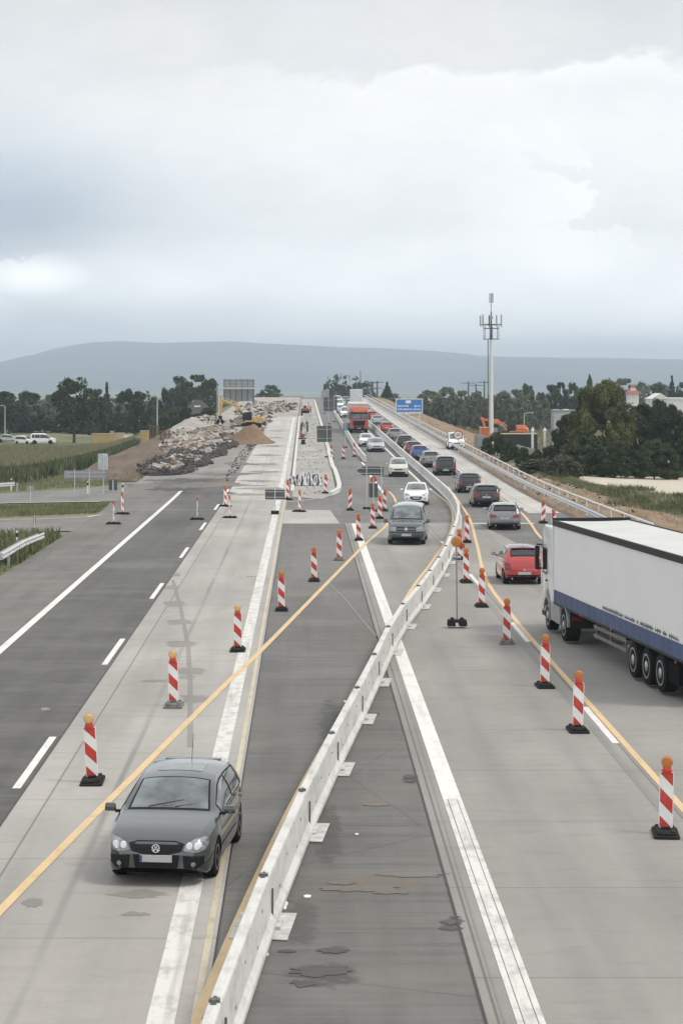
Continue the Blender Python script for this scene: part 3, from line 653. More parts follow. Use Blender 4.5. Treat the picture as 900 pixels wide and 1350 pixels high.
M_rub = mat('seal_rubber', (.008, .008, .009), .6, spec=.25); M_tyre = mat('tyre_rubber', (.010, .010, .010), .85, spec=.15)
M_alloy = mat('alloy', (.48, .49, .50), .35, metal=.85); M_chr = mat('chrome', (.72, .73, .74), .14, metal=1, var=.05)
M_lens = mat('headlamp_lens', (.26, .275, .29), .08, var=.35, scale=14, coat=.5, metal=.35); M_red = mat('tail_lamp', (.20, .010, .014), .15, var=.4, scale=12, coat=.5)
M_amb = mat('amber_lens', (.62, .24, .04), .25); M_plate = mat('number_plate', (.43, .43, .42), .45, var=.05)
M_plb = mat('plate_blue', (.03, .06, .28), .5); M_under = mat('underbody', (.006, .006, .006), .95, spec=.1); M_grille = mat('grille_black', (.008, .008, .009), .45, spec=.25)
M_white_p = mat('lamp_white', (.8, .8, .78), .3)
def surface(T):
    top, belt, wid = pchip(T['top']), pchip(T['belt']), pchip(T['wid']); tmb = T['tumble']
    def ed(y):
        zt, zb, w = top(y), belt(y), wid(y); zt = max(zt, zb+.012); h = zt-zb; ze = zb+h*.87
        return zt, zb, w, ze, w-.02-tmb*(ze-zb)-.05*min(1, (ze-zb)/.05)
    def upper(y, v):      # v 0..1 belt -> roof edge
        zt, zb, w, ze, we = ed(y); bulge = .035*sin(pi*v)*min(1, (ze-zb)/.35)
        return (w*.985+(we-w*.985)*v+bulge, y, zb+(ze-zb)*v)
    def roof(y, u):       # u -1..1 across
        zt, zb, w, ze, we = ed(y); return (we*u, y, ze+(zt-ze)*(1-abs(u)**2.6))
    return ed, upper, roof
def patch(fn, u0, u1, v0, v1, nu, nv, off, sgn=1):
    """a piece of a car's skin lifted off it by 'off'"""
    b = MB(); idx = []
    for i in range(nu+1):
        row = []
        for j in range(nv+1):
            u = u0+(u1-u0)*i/nu; a = v0(u) if callable(v0) else v0; c = v1(u) if callable(v1) else v1; v = a+(c-a)*j/nv
            p = Vector(fn(u, v)); e = .012; du = Vector(fn(u+e, v))-Vector(fn(u-e, v)); dv_ = Vector(fn(u, v+e))-Vector(fn(u, v-e)); n = du.cross(dv_)
            n = n.normalized() if n.length > 1e-9 else Vector((0,0,1))
            if n.dot(p-Vector((0, p.y*.5+1.1, .55))) < 0: n = -n
            q = p+n*off; row.append(b.V((q.x*sgn, q.y, q.z)))
        idx.append(row)
    for i in range(nu):
        for j in range(nv): b.face((idx[i][j], idx[i+1][j], idx[i+1][j+1], idx[i][j+1]))
    return b
def decal(bvh, poly, axis, sgn, off=.006, cell=.07, far=6.):
    """a shape seen square-on, laid on a car's skin. axis 'y': poly in (x,z), seen from front (sgn -1) or rear (+1); axis 'x': poly in (y,z)"""
    b = MB(); key = {}; u0, u1 = min(p[0] for p in poly), max(p[0] for p in poly); w0, w1 = min(p[1] for p in poly), max(p[1] for p in poly)
    nu = max(1, int((u1-u0)/cell+.99)); nw = max(1, int((w1-w0)/cell+.99))
    def put(p):
        k = (round(p[0], 4), round(p[1], 4))
        if k in key: return key[k]
        if axis == 'y': o, d = Vector((p[0], sgn*far, p[1])), Vector((0, -sgn, 0))
        else: o, d = Vector((sgn*far, p[0], p[1])), Vector((-sgn, 0, 0))
        h, n, _, _ = bvh.ray_cast(o, d)
        if h is None:
            h, n, _, _ = bvh.find_nearest(Vector((p[0], sgn*1.8, p[1])) if axis == 'y' else Vector((sgn*.9, p[0], p[1])))
        if n.dot(d) > 0: n = -n
        key[k] = b.V(h+n*off); return key[k]
    for i in range(nu):
        for j in range(nw):
            c = clip_cell(poly, u0+(u1-u0)*i/nu, u0+(u1-u0)*(i+1)/nu, w0+(w1-w0)*j/nw, w0+(w1-w0)*(j+1)/nw); f = []
            for p in c:
                k = put(p)
                if k not in f: f.append(k)
            if len(f) > 2: b.face(f)
    return b
def mirror(poly): return [(-x, z) for x, z in poly]
def wheel(root, x, y, r, w, sgn, rim_m, simple=False):
    b = MB(); n = 28 if not simple else 18
    b.lathe([(r*.60, -w/2), (r*.93, -w/2), (r, -w/2+.025), (r, w/2-.025), (r*.93, w/2), (r*.60, w/2)], 'x', n, (x, y, r))
    o = b.build('wheel', M_tyre, root, smooth=True); f = x+sgn*(w/2-.02); b = MB()
    b.lathe([(r*.66, f-x-.01), (r*.66, f-x+.022), (r*.58, f-x+.022), (r*.56, f-x-.02)], 'x', n, (x, y, r))
    if r > .45:      # lorry wheel: a dished disc with hand holes
        b.lathe([(r*.56, f-x-.035), (r*.30, f-x-.005), (r*.28, f-x+sgn*.02), (r*.12, f-x+sgn*.045)], 'x', n, (x, y, r))
    for k in range(5 if r <= .45 else 0):
        a = 2*pi*k/5+.3; c, s = cos(a), sin(a); t = (-s, c)
        p = [(y+c*r*.1+t[0]*.04, r+s*r*.1+t[1]*.04), (y+c*r*.6+t[0]*.03, r+s*r*.6+t[1]*.03), (y+c*r*.6-t[0]*.03, r+s*r*.6-t[1]*.03), (y+c*r*.1-t[0]*.04, r+s*r*.1-t[1]*.04)]
        b.prism(p, 'x', f-.01, f+sgn*.012)
    b.lathe([(.055, f-x-.01), (.055, f-x+sgn*.02)], 'x', 12, (x, y, r))
    b.build('rim', rim_m, o)
    b = MB()
    if r > .45:
        for k in range(8):
            a = 2*pi*k/8; b.tube((f-.03, y+cos(a)*r*.45, r+sin(a)*r*.45), (f+sgn*.012-(.012 if sgn < 0 else 0)*0, y+cos(a)*r*.45, r+sin(a)*r*.45), .034, .034, 8)
    else: b.lathe([(r*.57, f-x-.03), (r*.57, f-x-.028)], 'x', 16, (x, y, r))
    b.build('rim_holes' if r > .45 else 'brake_disc', M_under, o)
def make_car(name, T, paint_m, label, cat, group, face='front', style='plain', detail=1, glass=None, rails=False, sunroof=False, rim=None, panel_m=None, roof_m=None, plate_x=.26, lampstyle=0):
    L = T['L']; rw = T['rw']; ra = rw+.05; yf = T['fo']; yr = T['fo']+T['wb']; ed, upper, roof = surface(T)
    root = empty(name, (0, 0, 0), 0, label, cat, group)
    ys = sorted(set([round(k[0], 3) for k in T['top']]+[round(k[0], 3) for k in T['belt']]+[round(L*i/34, 3) for i in range(35)]+[round(c+ra*cos(pi*k/10), 3) for c in (yf, yr) for k in range(11)]+[round(c+s*(ra+.004), 3) for c in (yf, yr) for s in (-1, 1)]))
    ys = [y for i, y in enumerate(ys) if i == 0 or y-ys[i-1] > .0035]
    sill = .20 if rw < .335 else .24
    def low(y):
        z = sill+.10*max(0, 1-y/.25)+.12*max(0, 1-(L-y)/.3)
        for c in (yf, yr):
            q = ra*ra-(y-c)**2
            if q > 0: z = max(z, rw+sqrt(q)*1.0)
        return z
    b = MB(); rings = []
    for y in ys:
        zt, zb, w, ze, we = ed(y); zl = min(low(y), zb-.03); P = [(w-.16, zl+.01), (w*.955 if zl < .35 else w, zl)]
        for k in range(1, 7):
            v = k/6; z = zl+(zb-zl)*v; g = (z-.2)/(zb-.2); P.append((w*(.955+.05*sin(pi*min(1, g*.95+.08))), z))
        P += [(upper(y, v)[0], upper(y, v)[2]) for v in (.12, .3, .5, .72, .88, 1)]
        P += [(roof(y, u)[0], roof(y, u)[2]) for u in (.93, .82, .6, .3, 0)]
        rings.append([(x, y, z) for x, z in P]+[(-x, y, z) for x, z in P[-2::-1]])
    idx = [[b.V(p) for p in R] for R in rings]; n = len(idx[0])
    for i in range(len(idx)-1):
        for k in range(n-1): b.face((idx[i][k], idx[i+1][k], idx[i+1][k+1], idx[i][k+1]))
    b.face(idx[0]); b.face(idx[-1][::-1])
    body = b.build('body', paint_m, root, smooth=True)
    bvh = BVHTree.FromPolygons(b.v, b.f)
    q = MB(); q.box(0, L/2, sill+.12, T['W']-.5, L-.5, .28); q.box(0, yf, rw+.1, T['W']-.42, ra*2.1, rw*1.5); q.box(0, yr, rw+.1, T['W']-.42, ra*2.1, rw*1.5); q.build('underbody', M_under, root)
    wx = T['W']/2-.125
    for y in (yf, yr):
        for s in (-1, 1): wheel(root, s*wx, y, rw, .21, s, rim or M_alloy, detail < 1)
    gl = glass or M_glass; c0, rf, rr, tl = T['cowl'], T['rf'], T['rr'], T['tail']
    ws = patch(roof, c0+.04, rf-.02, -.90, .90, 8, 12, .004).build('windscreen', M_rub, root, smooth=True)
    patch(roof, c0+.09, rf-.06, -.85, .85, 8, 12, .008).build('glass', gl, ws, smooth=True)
    if tl > rr:
        q = tl-rr; rwn = patch(roof, rr+q*.05, tl-q*(.2 if T is not SEDAN else .02), -.88, .88, 6, 10, .004).build('rear_window', M_rub, root, smooth=True)
        patch(roof, rr+q*.14, tl-q*(.28 if T is not SEDAN else .08), -.82, .82, 6, 10, .008).build('glass', M_glass, rwn, smooth=True)
    # side windows: start where the windscreen pillar leaves room
    y = c0
    while y < rf and ed(y)[3]-ed(y)[1] < .13: y += .02
    ends = [y+.06, c0+(rr-c0)*.50+.12, min(rr+.0, T['fo']+T['wb']-.02), min(rr+.22, tl-.22)] if L > 3.7 else [y+.06, c0+(rr-c0)*.62, rr+.05]
    for a, c in zip(ends, ends[1:]):
        if c-a < .2: continue
        for s in (-1, 1):
            sw = patch(upper, a+.02, c-.025, .07, .90, 8, 5, .004, s).build('side_window', M_rub, root, smooth=True)
            patch(upper, a+.05, c-.055, .13, .85, 8, 5, .008, s).build('glass', gl if detail > 1 else M_glass, sw, smooth=True)
    # door gaps, sills and handles
    zb1 = pchip(T['belt'])
    for s in (-1, 1):
        gaps = [ends[0]-.02, ends[1], ends[2]-.05]
        for g in gaps:
            p = decal(bvh, [(g-.006, .30), (g+.006, .30), (g+.006, zb1(g)-.01), (g-.006, zb1(g)-.01)], 'x', s, .002, .2); p.build('door_gap', M_rub, root)
        if detail > 1:
            p = decal(bvh, [(yf+ra+.1, .40), (yr-ra-.1, .40), (yr-ra-.1, .455), (yf+ra+.1, .455)], 'x', s, .012, .3); p.build('door_trim', paint_m, root, smooth=True)
        for g in gaps[1:]:
            zz = zb1(g)-.10; h = MB(); xw = s*(T['W']/2+.015); h.box(xw, g-.16, zz, .03, .17, .03); h.build('door_handle', paint_m, root, bevel=.008)
    for s in (-1, 1):
        yv = ends[0]-.02; zz = zb1(yv)+.07; xm = ed(yv)[2]
        m = MB(); m.box(s*(xm+.13), yv-.02, zz+.035, .20, .09, .14 if T['H'] < 1.8 else .2, .15); mo = m.build('mirror', panel_m or paint_m, root, bevel=.03, smooth=True)
        m = MB(); m.box(s*(xm+.01), yv, zz-.035, .09, .05, .05); m.build('mirror_arm', M_blk, mo, bevel=.01)
        m = MB(); m.box(s*(xm+.135), yv+.028, zz+.035, .16, .012, .10); m.build('mirror_glass', M_chr, mo)
    zc = T['top'][2][1]; W2 = T['W']/2; hz = T['H']/1.48
    def dec(nm, poly, m, sgn, off=.006, parent=None, cell=.07, both=False):
        r = None
        for pl in ([poly, mirror(poly)[::-1]] if both else [poly]):
            r = decal(bvh, pl, 'y', sgn, off, cell).build(nm, m, parent or root, smooth=True)
        return r
    k = zc/.78
    # ---- front end
    if style == 'gti':
        hl = [(.44, .60), (.52, .575), (.66, .57), (.77, .60), (.80, .66), (.795, .76), (.75, .785), (.60, .755), (.47, .685)]
        gr = [(-.45, .70), (-.40, .575), (-.20, .53), (.20, .53), (.40, .575), (.45, .70), (.30, .735), (-.30, .735)]
        for sx in (1, -1):
            pl = [(sx*x, z) for x, z in hl]; pl = pl if sx > 0 else pl[::-1]
            h = decal(bvh, pl, 'y', -1, .008, .04).build('headlight', M_lens, root, smooth=True)
            for cx, rr_ in ((.665, .062), (.535, .052)):
                cpl = [(sx*cx+rr_*cos(a*pi/6), .665+rr_*sin(a*pi/6)) for a in range(12)]
                decal(bvh, cpl, 'y', -1, .013, .05).build('reflector', M_chr, h, smooth=True)
                cpl = [(sx*cx+rr_*.72*cos(a*pi/6), .665+rr_*.72*sin(a*pi/6)) for a in range(12)]
                decal(bvh, cpl, 'y', -1, .018, .05).build('lens', M_chr, h, smooth=True)
        dec('grille', gr, M_grille, -1, .007)
        dec('lower_intake', [(-.38, .525), (-.34, .27), (.34, .27), (.38, .525)], M_grille, -1, .006)
        dec('side_intake', [(.43, .52), (.45, .31), (.64, .30), (.76, .38), (.76, .50)], M_grille, -1, .006, both=True)
        for sx in (-1, 1):
            cpl = [(sx*.60+.035*cos(a*pi/6), .385+.035*sin(a*pi/6)) for a in range(12)]; decal(bvh, cpl, 'y', -1, .02, .05).build('fog_lamp', M_lens, root, smooth=True)
        for z in (.60, .628):
            dec('grille_bar', [(-.40, z-.004), (.40, z-.004), (.40, z+.004), (-.40, z+.004)], M_blk, -1, .016)
        dec('bumper_lip', [(-.70, .235), (.70, .235), (.72, .262), (-.72, .262)], M_blk, -1, .012)
        yb = -.012
        e = MB()
        for i in range(24):
            a, c = 2*pi*i/24, 2*pi*(i+1)/24; e.tube((.062*cos(a), yb-.022, .632+.062*sin(a)), (.062*cos(c), yb-.022, .632+.062*sin(c)), .0075, n=6)
        for pts in ([(-.028, .682), (0, .638), (.028, .682)], [(-.05, .652), (-.028, .592), (0, .634), (.028, .592), (.05, .652)]):
            for p0, p1 in zip(pts, pts[1:]): e.tube((p0[0], yb-.022, p0[1]), (p1[0], yb-.022, p1[1]), .0075, n=6)
        em = e.build('emblem', M_chr, root); q = MB(); q.lathe([(.06, 0), (.06, .02)], 'y', 20, (0, yb-.02, .632)); q.build('emblem_base', M_blk, em)
        pz = .47
    elif style == 'van':
        for sx in (1, -1):
            pl = [(sx*x, z) for x, z in [(.50, .70), (.84, .70), (.88, .82), (.86, .93), (.50, .89)]]
            decal(bvh, pl if sx > 0 else pl[::-1], 'y', -1, .008, .05).build('headlight', M_lens, root, smooth=True)
        dec('grille', [(-.47, .90), (-.45, .73), (.45, .73), (.47, .90)], M_grille, -1, .007)
        dec('grille_bar', [(-.44, .80), (.44, .80), (.44, .818), (-.44, .818)], M_chr, -1, .013)
        dec('bumper_intake', [(-.72, .42), (-.70, .30), (.70, .30), (.72, .42)], M_grille, -1, .006)
        dec('bumper_strip', [(-.86, .62), (.86, .62), (.86, .655), (-.86, .655)], M_blk, -1, .012)
        e = MB(); yb = -.02
        for i in range(20):
            a, c = 2*pi*i/20, 2*pi*(i+1)/20; e.tube((.075*cos(a), yb, .81+.075*sin(a)), (.075*cos(c), yb, .81+.075*sin(c)), .009, n=6)
        for pts in ([(-.034, .87), (0, .818), (.034, .87)], [(-.06, .835), (-.034, .76), (0, .812), (.034, .76), (.06, .835)]):
            for p0, p1 in zip(pts, pts[1:]): e.tube((p0[0], yb, p0[1]), (p1[0], yb, p1[1]), .009, n=6)
        em = e.build('emblem', M_chr, root); q = MB(); q.lathe([(.07, .0), (.07, .02)], 'y', 20, (0, yb, .81)); q.build('emblem_base', M_chr, em); pz = .52
    elif style == 'smile':
        for sx in (1, -1):
            pl = [(sx*x, z) for x, z in [(.42, .66), (.70, .66), (.78, .80), (.66, .82), (.46, .74)]]
            decal(bvh, pl if sx > 0 else pl[::-1], 'y', -1, .008, .05).build('headlight', M_lens, root, smooth=True)
        dec('grille', [(-.44, .56), (-.30, .37), (.30, .37), (.44, .56), (.36, .60), (-.36, .60)], M_grille, -1, .007)
        dec('fog_recess', [(.54, .46), (.58, .40), (.68, .42), (.68, .48)], M_grille, -1, .006, both=True); pz = .50
    else:
        for sx in (1, -1):
            pl = [(sx*x*W2/.88, z*k) for x, z in [(.44, .60), (.72, .59), (.80, .69), (.74, .75), (.48, .69)]]
            decal(bvh, pl if sx > 0 else pl[::-1], 'y', -1, .008, .06).build('headlight', M_lens, root, smooth=True)
        dec('grille', [(-.38, .66*k), (-.34, .56*k), (.34, .56*k), (.38, .66*k)], M_grille, -1, .007)
        dec('lower_intake', [(-.60, .42*k), (-.55, .30*k), (.55, .30*k), (.60, .42*k)], M_grille, -1, .006); pz = .48*k
    pf = MB(); pf.box(0, -.028, pz, .52, .018, .115); pl_ = pf.build('number_plate', M_plate, root, bevel=.004)
    pf = MB(); pf.box(-.24, -.0385, pz, .035, .003, .10); pf.build('plate_band', M_plb, pl_)
    # ---- rear end
    zt2 = zb1(tl)
    if lampstyle == 1:   tlp = [(.44, zt2-.16), (W2-.04, zt2-.18), (W2-.03, zt2-.02), (W2-.12, zt2+.03), (.46, zt2-.03)]
    elif lampstyle == 2: tlp = [(W2-.30, zt2-.30), (W2-.07, zt2-.30), (W2-.05, zt2-.05), (W2-.14, zt2+.01), (W2-.28, zt2-.06)]
    else:                tlp = [(W2-.34, zt2-.22), (W2-.06, zt2-.24), (W2-.04, zt2-.03), (W2-.30, zt2-.02)]
    dec('tail_light', tlp, M_red, 1, .010, both=True, cell=.05)
    dec('rear_bumper', [(-W2+.14, .28), (W2-.14, .28), (W2-.12, .40), (-W2+.12, .40)], M_blk, 1, .008)
    pr = MB(); ppz = zt2-.20 if lampstyle != 2 else .46; h, nn_, _, _ = bvh.ray_cast(Vector((0, 9, ppz)), Vector((0, -1, 0))); yy = h.y if h else L
    pr.box(0, yy+.016, ppz, .52, .02, .115); pr.build('number_plate', M_plate, root, bevel=.004)
    e = MB(); e.lathe([(.05, 0), (.05, .025)], 'y', 14, (0, yy+.0-.02 if h else L, ppz+.14)); e.build('emblem', M_chr, root)
    for s in (-1, 1): e = MB(); e.tube((s*.5, L-.12, .25), (s*.5, L+.01, .25), .035, n=10); e.build('exhaust', M_chr, root)
    for s in (-1,):
        e = MB(); e.tube((-.35, c0+.10, ed(c0+.1)[0]+.012), (.22, c0+.26, ed(c0+.26)[0]+.004), .008, n=5); e.tube((.1, c0+.10, ed(c0+.1)[0]+.015), (.58, c0+.24, ed(c0+.24)[0]-.015), .008, n=5); e.build('wiper', M_rub, root)
    if sunroof: patch(roof, rf+.28, rf+.85, -.62, .62, 5, 8, .004).build('sunroof', mat('sunroof_glass', (.16, .175, .185), .08, var=.2, coat=.4), root, smooth=True)
    if rails:
        for s in (-1, 1):
            e = MB(); pts = [(s*(ed(y)[4]-.03), y, ed(y)[3]+.06) for y in [rf+.2+(rr-rf-.3)*i/6 for i in range(7)]]; e.path(pts, .018); e.build('roof_rail', M_chr if rails == 2 else M_blk, root)
    if roof_m: patch(roof, rf-.02, rr, -.98, .98, 10, 10, .006).build('roof', roof_m, root, smooth=True)
    if T is not SEDAN and T is not VAN:
        e = MB(); e.box(0, rr+.07, ed(rr)[0]-.02, (ed(rr)[4])*1.55, .16, .03); e.build('roof_spoiler', paint_m, root, bevel=.012, smooth=True)
    e = MB(); ya = rr-.12; e.tube((0, ya, ed(ya)[0]), (0, ya+.16, ed(ya)[0]+(.42 if style == 'gti' else .22)), .006, .003, 5); e.build('aerial', M_blk, root)
    for o in root.children:    # origin of the car: middle of its base
        o.matrix_parent_inverse = Matrix.Identity(4)
    me_done = set()
    def shift(o):
        if o.data and o.data.name not in me_done: o.data.transform(Matrix.Translation((0, -L/2, 0))); me_done.add(o.data.name)
        for ch in o.children: shift(ch)
    for o in root.children: shift(o)
    root['len'] = L; return root
def put_car(root, px, py, heading, away, s=1.0):
    """heading: degrees to the photograph's right of the road's direction, for the way it drives"""
    x, y = G(px, py); L = root['len']; a = radians(heading); root.scale = (s, s, s)
    fx_, fy_ = (sin(a), cos(a)) if away else (sin(a), -cos(a))
    e = L/2*s; sg = 1 if away else -1
    cx, cy = x+fx_*e*sg, y+fy_*e*sg
    root.location = (cx, cy, ZR(cx, cy)); root.rotation_euler = (-atan2(ZR(cx, cy+2)-ZR(cx, cy-2), 4)*(-1 if away else -1), 0, atan2(fx_, -fy_))
    if away: root.rotation_euler[0] = -abs(root.rotation_euler[0])
    else: root.rotation_euler[0] = abs(root.rotation_euler[0])
    if 'len' in root: del root['len']
    return root
def cp(c, label=None, grp=None):
    L = None
    n = copy_tree(c)
    if label: n['label'] = label
    return n
def paintm(name, c, metal=.35, rough=.2): return mat(name, c, rough, metal=metal, var=.04, scale=2, coat=1.0)
P_grey = paintm('paint_graphite', (.085, .091, .095), .7); P_blue = paintm('paint_blue', (.03, .075, .27)); P_black = paintm('paint_black', (.012, .012, .014))
P_white = paintm('paint_white', (.78, .79, .79), 0); P_beige = paintm('paint_cream', (.52, .51, .45), .1); P_silver = paintm('paint_silver', (.42, .43, .44), .5)
P_dgrey = paintm('paint_slate', (.08, .09, .097), .65); P_red = paintm('paint_red', (.42, .035, .035), .1); P_wine = paintm('paint_wine', (.16, .02, .03)); P_mgrey = paintm('paint_medium_grey', (.19, .195, .20), .45)
OG, RG = 'oncoming vehicles in the work zone', 'vehicles queueing away in the right hand lanes'
c = make_car('hatchback_car', HATCH, P_grey, 'grey hatchback with round front emblem and roof aerial, nearest car, straddling the worn line', 'car', OG, style='gti', detail=2, glass=M_glassl, sunroof=True); put_car(c, 206, 1170, -6.3, False)
c = make_car('minibus_van', VAN, P_dgrey, 'dark grey passenger van with headlights on, just past the striped beacons', 'van', OG, style='van', detail=2, glass=M_glassl); put_car(c, 535, 719, -5.2, False)
c = make_car('hatchback_car', dict(HATCH, L=4.2), P_white, 'bright white hatchback with wide black grille directly behind the grey van', 'car', OG, style='smile', glass=M_glassl); put_car(c, 548, 666, -4, False, .96)
c = make_car('compact_car', SMALL, P_beige, 'cream coloured small car driving behind the bright white hatchback', 'car', OG, glass=M_glassl); put_car(c, 525, 629, -2, False, 1.0)
c = make_car('estate_car', WAGON, P_silver, 'silver car with dark bumper, in front of the red truck', 'car', OG, glass=M_glassl); put_car(c, 496.5, 596, 1, False)
c = make_car('small_car', SMALL, P_white, 'small white car with black front, beside the silver car ahead of the red truck', 'car', OG, glass=M_glassl, panel_m=P_black); put_car(c, 483, 589, 1, False, .95)
vanw = make_car('delivery_van', BOXV, P_white, 'white van parked on the dirt track behind the round speed sign', 'van', None, glass=M_glassl); put_car(vanw, 602, 593, 0, False, 1.0)
x, y = GA(602, 593); vanw.location.z = Z(x, y+2)+.02; vanw.rotation_euler[0] = 0
# going away
c = make_car('compact_car', SMALL, P_red, 'red small car with black roof, half hidden by the white lorry cab', 'car', RG, lampstyle=2, roof_m=P_black, panel_m=P_black); put_car(c, 691, 771, -1, True)
c = make_car('estate_car', WAGON, P_mgrey, 'mid grey estate car with roof spoiler, next after the red small car', 'car', RG, lampstyle=1, rails=1); put_car(c, 665, 699, 4, True)
blackwag = make_car('estate_car', WAGON, P_black, 'black estate car with wide red tail lights and silver roof rails', 'car', RG, lampstyle=1, rails=2); put_car(blackwag, 641, 669, 1.5, True, 1.03)
blackhat = make_car('hatchback_car', HATCH, P_black, 'black hatchback just ahead of the black estate car with silver rails', 'car', RG, lampstyle=2, rails=2); put_car(blackhat, 619, 650, .5, True)
blacksuv = make_car('suv_car', SUV, P_black, 'black off-road style car with spare round rear, level with the speed sign', 'car', RG, lampstyle=2)
blacksuv['label'] = 'tall black off-road car at the left of the speed sign, nearest of its type'; put_car(blacksuv, 587.5, 627, 0, True)
greyh = make_car('hatchback_car', HATCH, P_mgrey, 'grey hatchback between the tall black car and the blue car', 'car', RG, lampstyle=0); put_car(greyh, 568, 616.5, 0, True)
blueh = make_car('hatchback_car', HATCH, P_blue, 'bright blue hatchback in the right hand queue', 'car', RG, lampstyle=2); put_car(blueh, 553.5, 607, 0, True, .98)
wine = make_car('hatchback_car', HATCH, P_wine, 'dark wine red car half hidden behind the blue hatchback', 'car', RG); put_car(wine, 545, 601, 0, True)
def again(src, px, py, hd, label, s=1.0, away=True, L=None):
    n = copy_tree(src); n['label'] = label; n['len'] = L; n['group'] = RG if away else OG; put_car(n, px, py, hd, away, s); return n
again(blackwag, 534, 591, 0, 'black estate car below the blue motorway sign, ahead of the wine red car', 1.0, L=4.6)
again(greyh, 520.5, 581, 0, 'dark silver hatchback left of the blue sign, behind the bright red car', 1.0, L=4.2)
redh = make_car('hatchback_car', HATCH, P_red, 'bright red car in the far right hand queue, right of the red truck', 'car', RG); put_car(redh, 510, 571, 0, True)
slv = make_car('saloon_car', SEDAN, P_silver, 'silver saloon just beyond the bright red car in the right hand queue', 'car', RG); put_car(slv, 497.5, 560.5, 0, True)
again(redh, 490.5, 554, 0, 'second red car of the right hand queue, tiny, beside the red truck cab', 1.0, L=4.2)
for i, (px, py, src, L, lb) in enumerate([(483, 548, slv, 4.6, 'tiny silver car just past the farther red car'), (478.5, 543.5, greyh, 4.2, 'tiny grey car beyond the red truck roof on its right'), (474.5, 540, blackhat, 4.2, 'tiny black car close behind the white box lorry'), ]):
    again(src, px, py, 0, lb, 1.0, L=L)
onc = [(455.5, 551, vanw, 4.4, 'white van left of the red truck, nearest of the far oncoming vans'), (450.5, 544.5, slv, 4.6, 'silver saloon left of the red truck cab roof, dark windscreen'), (447, 539, vanw, 4.4, 'second far white van, left above the red truck'),
       (450, 535.5, slv, 4.6, 'tiny silver saloon near the crest, right of the dark sign backs'), (456, 531.5, blackhat, 4.2, 'tiny black car near the crest, behind the far vans'), (445, 533, vanw, 4.4, 'tiny white van nearest the crest beside the far sign backs')]
for px, py, src, L, lb in onc: again(src, px, py, 0, lb, 1.0, away=False, L=L)
# ------------------------------------------------------------------ lorries
def tyre_pair(root, x, y, r, w, sgn, rm):
    wheel(root, x, y, r, w, sgn, rm)
def lorry_lamp(root, name, x, y, z, sx, sy, sz, m):
    b = MB(); b.box(x, y, z, sx, sy, sz); return b.build(name, m, root, bevel=.01)
P_cab = paintm('cab_white', (.66, .67, .67), 0, .4); P_skirt = mat('side_skirt_grey', (.30, .31, .31), .45, metal=.3, var=.15)
M_tarp = mat('tarpaulin_white', (.72, .72, .715), .55, var=.025, scale=.8, bump=.08, bscale=1.2); M_tblue = mat('tarpaulin_blue', (.032, .062, .15), .5, var=.25, scale=1.1)
M_roofw = mat('roof_white', (.52, .52, .51), .6, var=.08, scale=.7)
def round_rect(w, h, r, cx=0, cz=0, n=4):
    P = []
    for (sx, sz, a0_) in ((1, 1, 0), (-1, 1, 90), (-1, -1, 180), (1, -1, 270)):
        for k in range(n+1):
            a = radians(a0_+90*k/n); P.append((cx+sx*(w/2-r)+r*cos(a), cz+sz*(h/2-r)+r*sin(a)))
    return P
